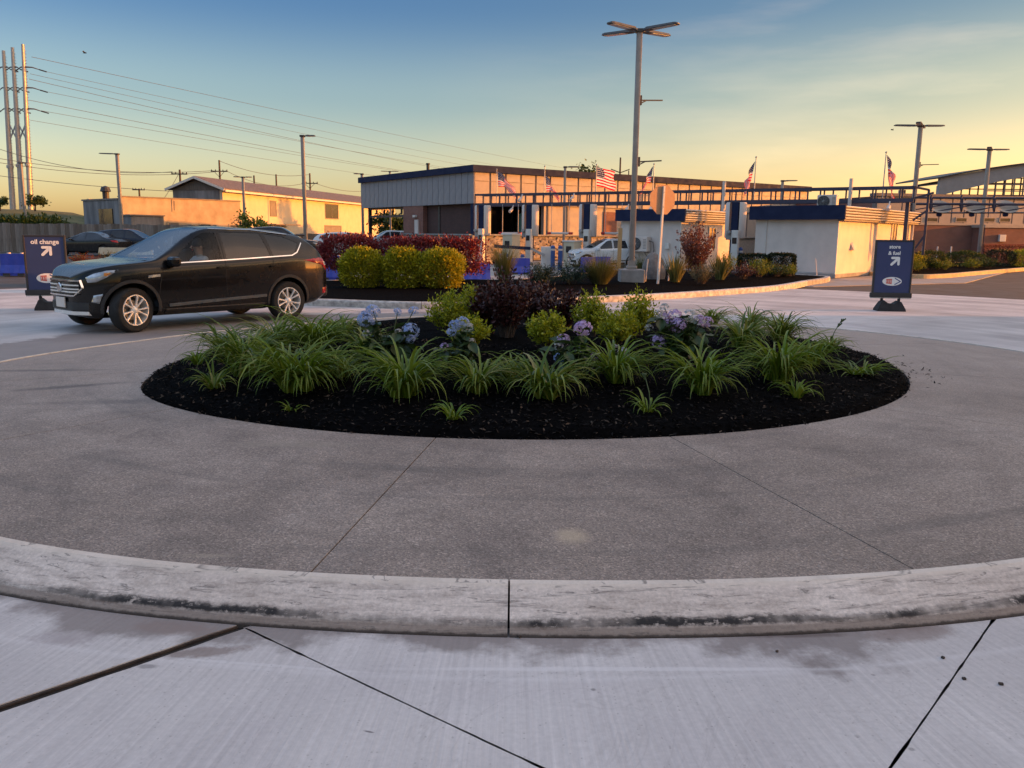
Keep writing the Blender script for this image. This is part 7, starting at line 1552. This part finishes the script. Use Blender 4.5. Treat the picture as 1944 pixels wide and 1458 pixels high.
# ---- planting island behind the road
def IP(px, Y, z=.2): p = D(px, 500, Y); return Vector((p.x, Y, z))
def wpx(w, Y): return w * Y / F_PX
Yb = 21.2
for px, w, lab in ((686, 78, 'clipped gold bush nearest the black car'), (767, 80, 'middle clipped gold bush of the three behind the road'), (838, 82, 'right-hand clipped gold bush, its right side sunlit')):
    clipped('clipped_bush', lab, IP(px, Yb, .17), (wpx(w, Yb) * .93, wpx(w, Yb) * .92, .90), L_goldclip, 10000, .07, 2.6, group='clipped gold bushes', lump=.20, rough=.045)
def hedge_row(name, label, px0, px1, Y0, Y1, ytop, depth, mat, n, leaf, z=.2, low=.0, cat='hedge', **kw):
    a, b = IP(px0, Y0, z), IP(px1, Y1, z); m = (a + b) / 2; m.z = z + low; zt_ = D((px0 + px1) / 2, ytop, (Y0 + Y1) / 2).z; dv_ = b - a
    return clipped(name, label, m, (dv_.length, depth, max(.2, zt_ - z - low)), mat, n, leaf, kw.pop('expo', 3.4), cat, None, math.atan2(dv_.y, dv_.x), **kw)
hedge_row('burgundy_hedge', 'burgundy hedge behind the tail of the black car', 610, 722, 24.3, 24.3, 452, .9, L_hedge, 8000, .08, low=.30, lump=.2, rough=.06)
hedge_row('burgundy_hedge', 'longer burgundy hedge behind the clipped gold bushes', 726, 918, 24.2, 24.2, 457, 1.0, L_hedge, 13000, .08, low=.25, lump=.22, rough=.06)
tuft('grass_clump', 'tall buff grass clump right of the burgundy hedge', IP(957, 23.2), .95, 1.1, 600, L_grass, .010, group='buff grass clumps on the planting island')
tuft('grass_clump', 'broad soft grass clump beside the concrete lamp block', IP(1140, 23.0), .80, 1.7, 1100, L_grass, .009, group='buff grass clumps on the planting island')
tuft('grass_clump', 'small grass clump between the lamp block and the stop sign', IP(1214, 26.5), .7, .5, 160, L_grass, .009, group='buff grass clumps on the planting island')
for px, Y, w, h, lab in ((1030, 22.6, 1.3, .62, 'spreading juniper at the left on the planting island'), (1085, 22.9, 1.3, .66, 'spreading juniper next to the broad grass clump')):
    shoots_shrub('juniper', lab, IP(px, Y), w, h, L_jun, 90, .085, .22, 24, group='low junipers', lean=1.0, up=.1)
tuft('striped_plant', 'stiff striped plant left of the bronze shrub', IP(1283, 24.4), .72, 1.1, 110, L_yucca, .035, 'spiky plant', 'stiff striped plants', .95)
tuft('striped_plant', 'stiff striped plant right of the bronze shrub', IP(1368, 26.0), .72, 1.1, 110, L_yucca, .035, 'spiky plant', 'stiff striped plants', .95)
shoots_shrub('bronze_shrub', 'tall bronze-leaved shrub against the sunlit booth wall', IP(1318, 26.4), 1.35, 1.75, L_bronze, 90, .10, .55, 26, lean=.7)
shoots_shrub('grey_shrub', 'soft grey-green bush below the bronze shrub', IP(1333, 23.6), .95, .62, L_greyg, 100, .05, .3, 22)
shoots_shrub('barberry', 'low dark barberry right of the striped plants', IP(1412, 26.6), 1.25, .55, L_burg, 70, .05, .5, 20)
shoots_shrub('lime_shrub', 'lime-green shrub before the left dark hedge block', IP(1442, 28.0), 1.05, .66, L_lime, 60, .06, .5, 20)
shoots_shrub('yellow_shrub', 'yellow-green shrub tucked behind the right striped plant', IP(1380, 28.2), .9, .85, L_lime, 50, .06, .5, 20)
shoots_shrub('low_shrub', 'low green shrub with yellow tips before the right dark hedge block', IP(1476, 28.6), 1.05, .46, L_mid, 70, .05, .5, 20)
shoots_shrub('low_shrub', 'small yellow-tipped shrub at the right end of the planting island', IP(1500, 29.0), .7, .46, L_lime, 44, .05, .5, 20)
hedge_row('hedge_block', 'left square dark hedge block beside the booth', 1402, 1456, 30.2, 29.8, 483, .7, L_dark, 9000, .05, lump=.03, rough=.015, expo=9)
hedge_row('hedge_block', 'right square dark hedge block beside the booth', 1459, 1509, 30.0, 29.6, 482, .7, L_dark, 9000, .05, lump=.03, rough=.015, expo=9)
bm = bmesh.new(); bmesh.ops.create_icosphere(bm, subdivisions=3, radius=.5)
for v in bm.verts: v.co = Vector((v.co.x * .72, v.co.y * .6, v.co.z * 1.1)) * (1 + .16 * noise.noise(v.co * 2.2) + .05 * noise.noise(v.co * 7))
me = bpy.data.meshes.new('boulder'); bm.to_mesh(me); bm.free(); me.materials.append(pm('boulder_stone', (.27, .24, .22), (.15, .13, .12), 5, .9, .5)); shade(me, 30); o = link('boulder', me); o.location = IP(1242, 26.2, .45); tag(o, 'grey boulder between the lamp block and the stop sign post', 'boulder')

# ---- right-hand strip
hedge_row('green_hedge', 'clipped green hedge just right of the store sign', 1738, 1792, 40.5, 40.5, 478, 1.2, L_mid, 3600, .07, lump=.16, z=.15)
hedge_row('green_hedge', 'lumpy green hedge at the foot of the right lamp posts', 1796, 1866, 41.5, 41.5, 479, 1.2, L_mid, 4600, .07, lump=.2, z=.15)
hedge_row('dark_hedge', 'dark clipped hedge left of the yellow hedge end', 1872, 1921, 43.0, 43.0, 475, 1.2, L_dark, 3400, .07, lump=.06, z=.15)
hedge_row('yellow_hedge', 'bright yellow hedge at the right edge', 1922, 1990, 43.0, 43.4, 475, 1.2, L_gold, 4200, .07, lump=.1, z=.15)
hedge_row('red_barberry_row', 'red barberry row showing above the dark hedge at the right edge', 1862, 1985, 47.5, 47.5, 467, .8, L_red, 3600, .07, lump=.1, z=.1)
for px, Y, w, h, mt_, lab in ((1737, 35.5, 1.1, .5, L_lime, 'low yellow-green bush beside the store sign edge'), (1745, 38.0, .8, .85, L_gold, 'gold bush at the foot of the lamp post behind the store sign'), (1764, 37.2, .9, .7, L_mid, 'round green bush in front of the clipped hedge'), (1788, 37.0, 1.2, .55, L_lime, 'spreading yellow-green bush before the lumpy hedge'), (1845, 39.5, 1.1, .5, L_lime, 'low lime bush before the lumpy hedge right end'), (1876, 40.0, 1.2, .6, L_mid, 'low green bush before the dark clipped hedge')):
    shoots_shrub('low_bush', lab, IP(px, Y, .15), w, h, mt_, 54, .07, .5, 18)

# ---- left side: shrubs in the parking island, hedge on the bank, trees
for px, Y, w, h, mt_, lab in ((165, 33.5, 1.5, .52, L_red, 'low reddish shrub between the sign board and the car bonnet'), (205, 34.5, 1.2, .62, L_greyg, 'low tawny shrub beside the reddish one'), (238, 35.5, 1.4, .6, L_lime, 'low yellow-green shrub just above the car bonnet'), (150, 36, .9, .4, L_greyg, 'small dry tuft left of the reddish shrub')):
    shoots_shrub('low_shrub', lab, IP(px, Y, .12), w, h, mt_, 60, .06, .4, 20)
hedge_row('overgrown_hedge', 'dark overgrown hedge on the bank behind the fence', -60, 122, 66, 66, 422, 3.0, L_mid, 9000, .3, z=1.0, lump=.3, rough=.2)
def tree(name, label, p, h, w, crown0, mat, n, leaf, trunk=.12):
    r = thing(name, label, 'tree', p); b_ = MB(); b_.tube([(0, 0, -.1), (.03 * w, 0, h * .3), (-.02 * w, .02 * w, h * .6), (0, 0, h * .9)], [trunk, trunk * .75, trunk * .5, trunk * .15], 8); PP = []
    for k in range(16):
        a = random.uniform(0, 6.28); z = h * random.uniform(crown0, .85); e = Vector((math.cos(a) * w / 2 * random.uniform(.5, .95), math.sin(a) * w / 2 * random.uniform(.5, .95), min(h * .97, z + h * random.uniform(.05, .2)))); b_.tube([(0, 0, z * .9), (e.x * .5, e.y * .5, (z + e.z) / 2), e], [trunk * .4, trunk * .25, trunk * .08], 5, False); PP += [e + Vector((random.gauss(0, w * .1), random.gauss(0, w * .1), random.gauss(0, h * .06))) for _ in range(int(n / 16))]
    b_.build('trunk', M_twig, r); PP = np.array(PP); V, F = leaf_cloud(PP, RNG.normal(0, 1, PP.shape), leaf * U(.6, 1.3, len(PP)), leaf * .55 * U(.7, 1.2, len(PP))); o = np_mesh('crown', V, F, mat, r); tag(o, kind='stuff'); return r
tree('small_tree', 'small yellow-green tree before the cream warehouse wall', (D(484, 440, 57).x, 57, 0), D(484, 408, 57).z, 1.9, .3, L_lime, 900, .22)
tree('small_tree', 'bare-twigged shrub tree left of the yellow-green tree', (D(458, 440, 57).x, 57, 0), D(458, 412, 57).z, 1.3, .3, L_greyg, 160, .16)
tree('tree', 'green tree top showing above the navy coping', (D(1107, 440, 100).x, 100, 0), D(1107, 323, 100).z, 3.0, .55, L_mid, 1400, .4, .3)
tree('tree', 'leafy tree seen through the porch of the grey-panelled building', (D(752, 440, 100).x, 100, 0), D(752, 415, 100).z + .6, 5.0, .25, L_mid, 2600, .45, .25)
tree('tree', 'second leafy tree seen through the porch beside the brick pier', (D(775, 440, 104).x, 104, 0), D(775, 420, 104).z + .6, 5.0, .25, L_mid, 2200, .45, .25)
tree('tree', 'dark scrub tree on the bank at the foot of the transmission poles', (D(70, 440, 96).x, 96, 3.6), 1.6, 2.4, .3, L_mid, 700, .3, .1)
tree('tree', 'small scrub at the far left on the bank', (D(4, 440, 96).x, 96, 3.6), 1.3, 1.6, .3, L_mid, 500, .3, .1)
# a few fallen chips, leaves and pebbles by the kerb
b_ = MB()
for px, py in ((1475, 1238), (985, 1210), (1560, 1200), (1790, 1250), (1830, 1290), (1900, 1300)):
    p = G(px, py); b_.bbox((p.x, p.y, .004), (random.uniform(.008, .018), random.uniform(.006, .012), .008), .002, random.uniform(0, 3))
tag(b_.build('road_grit', M_seal), kind='stuff')
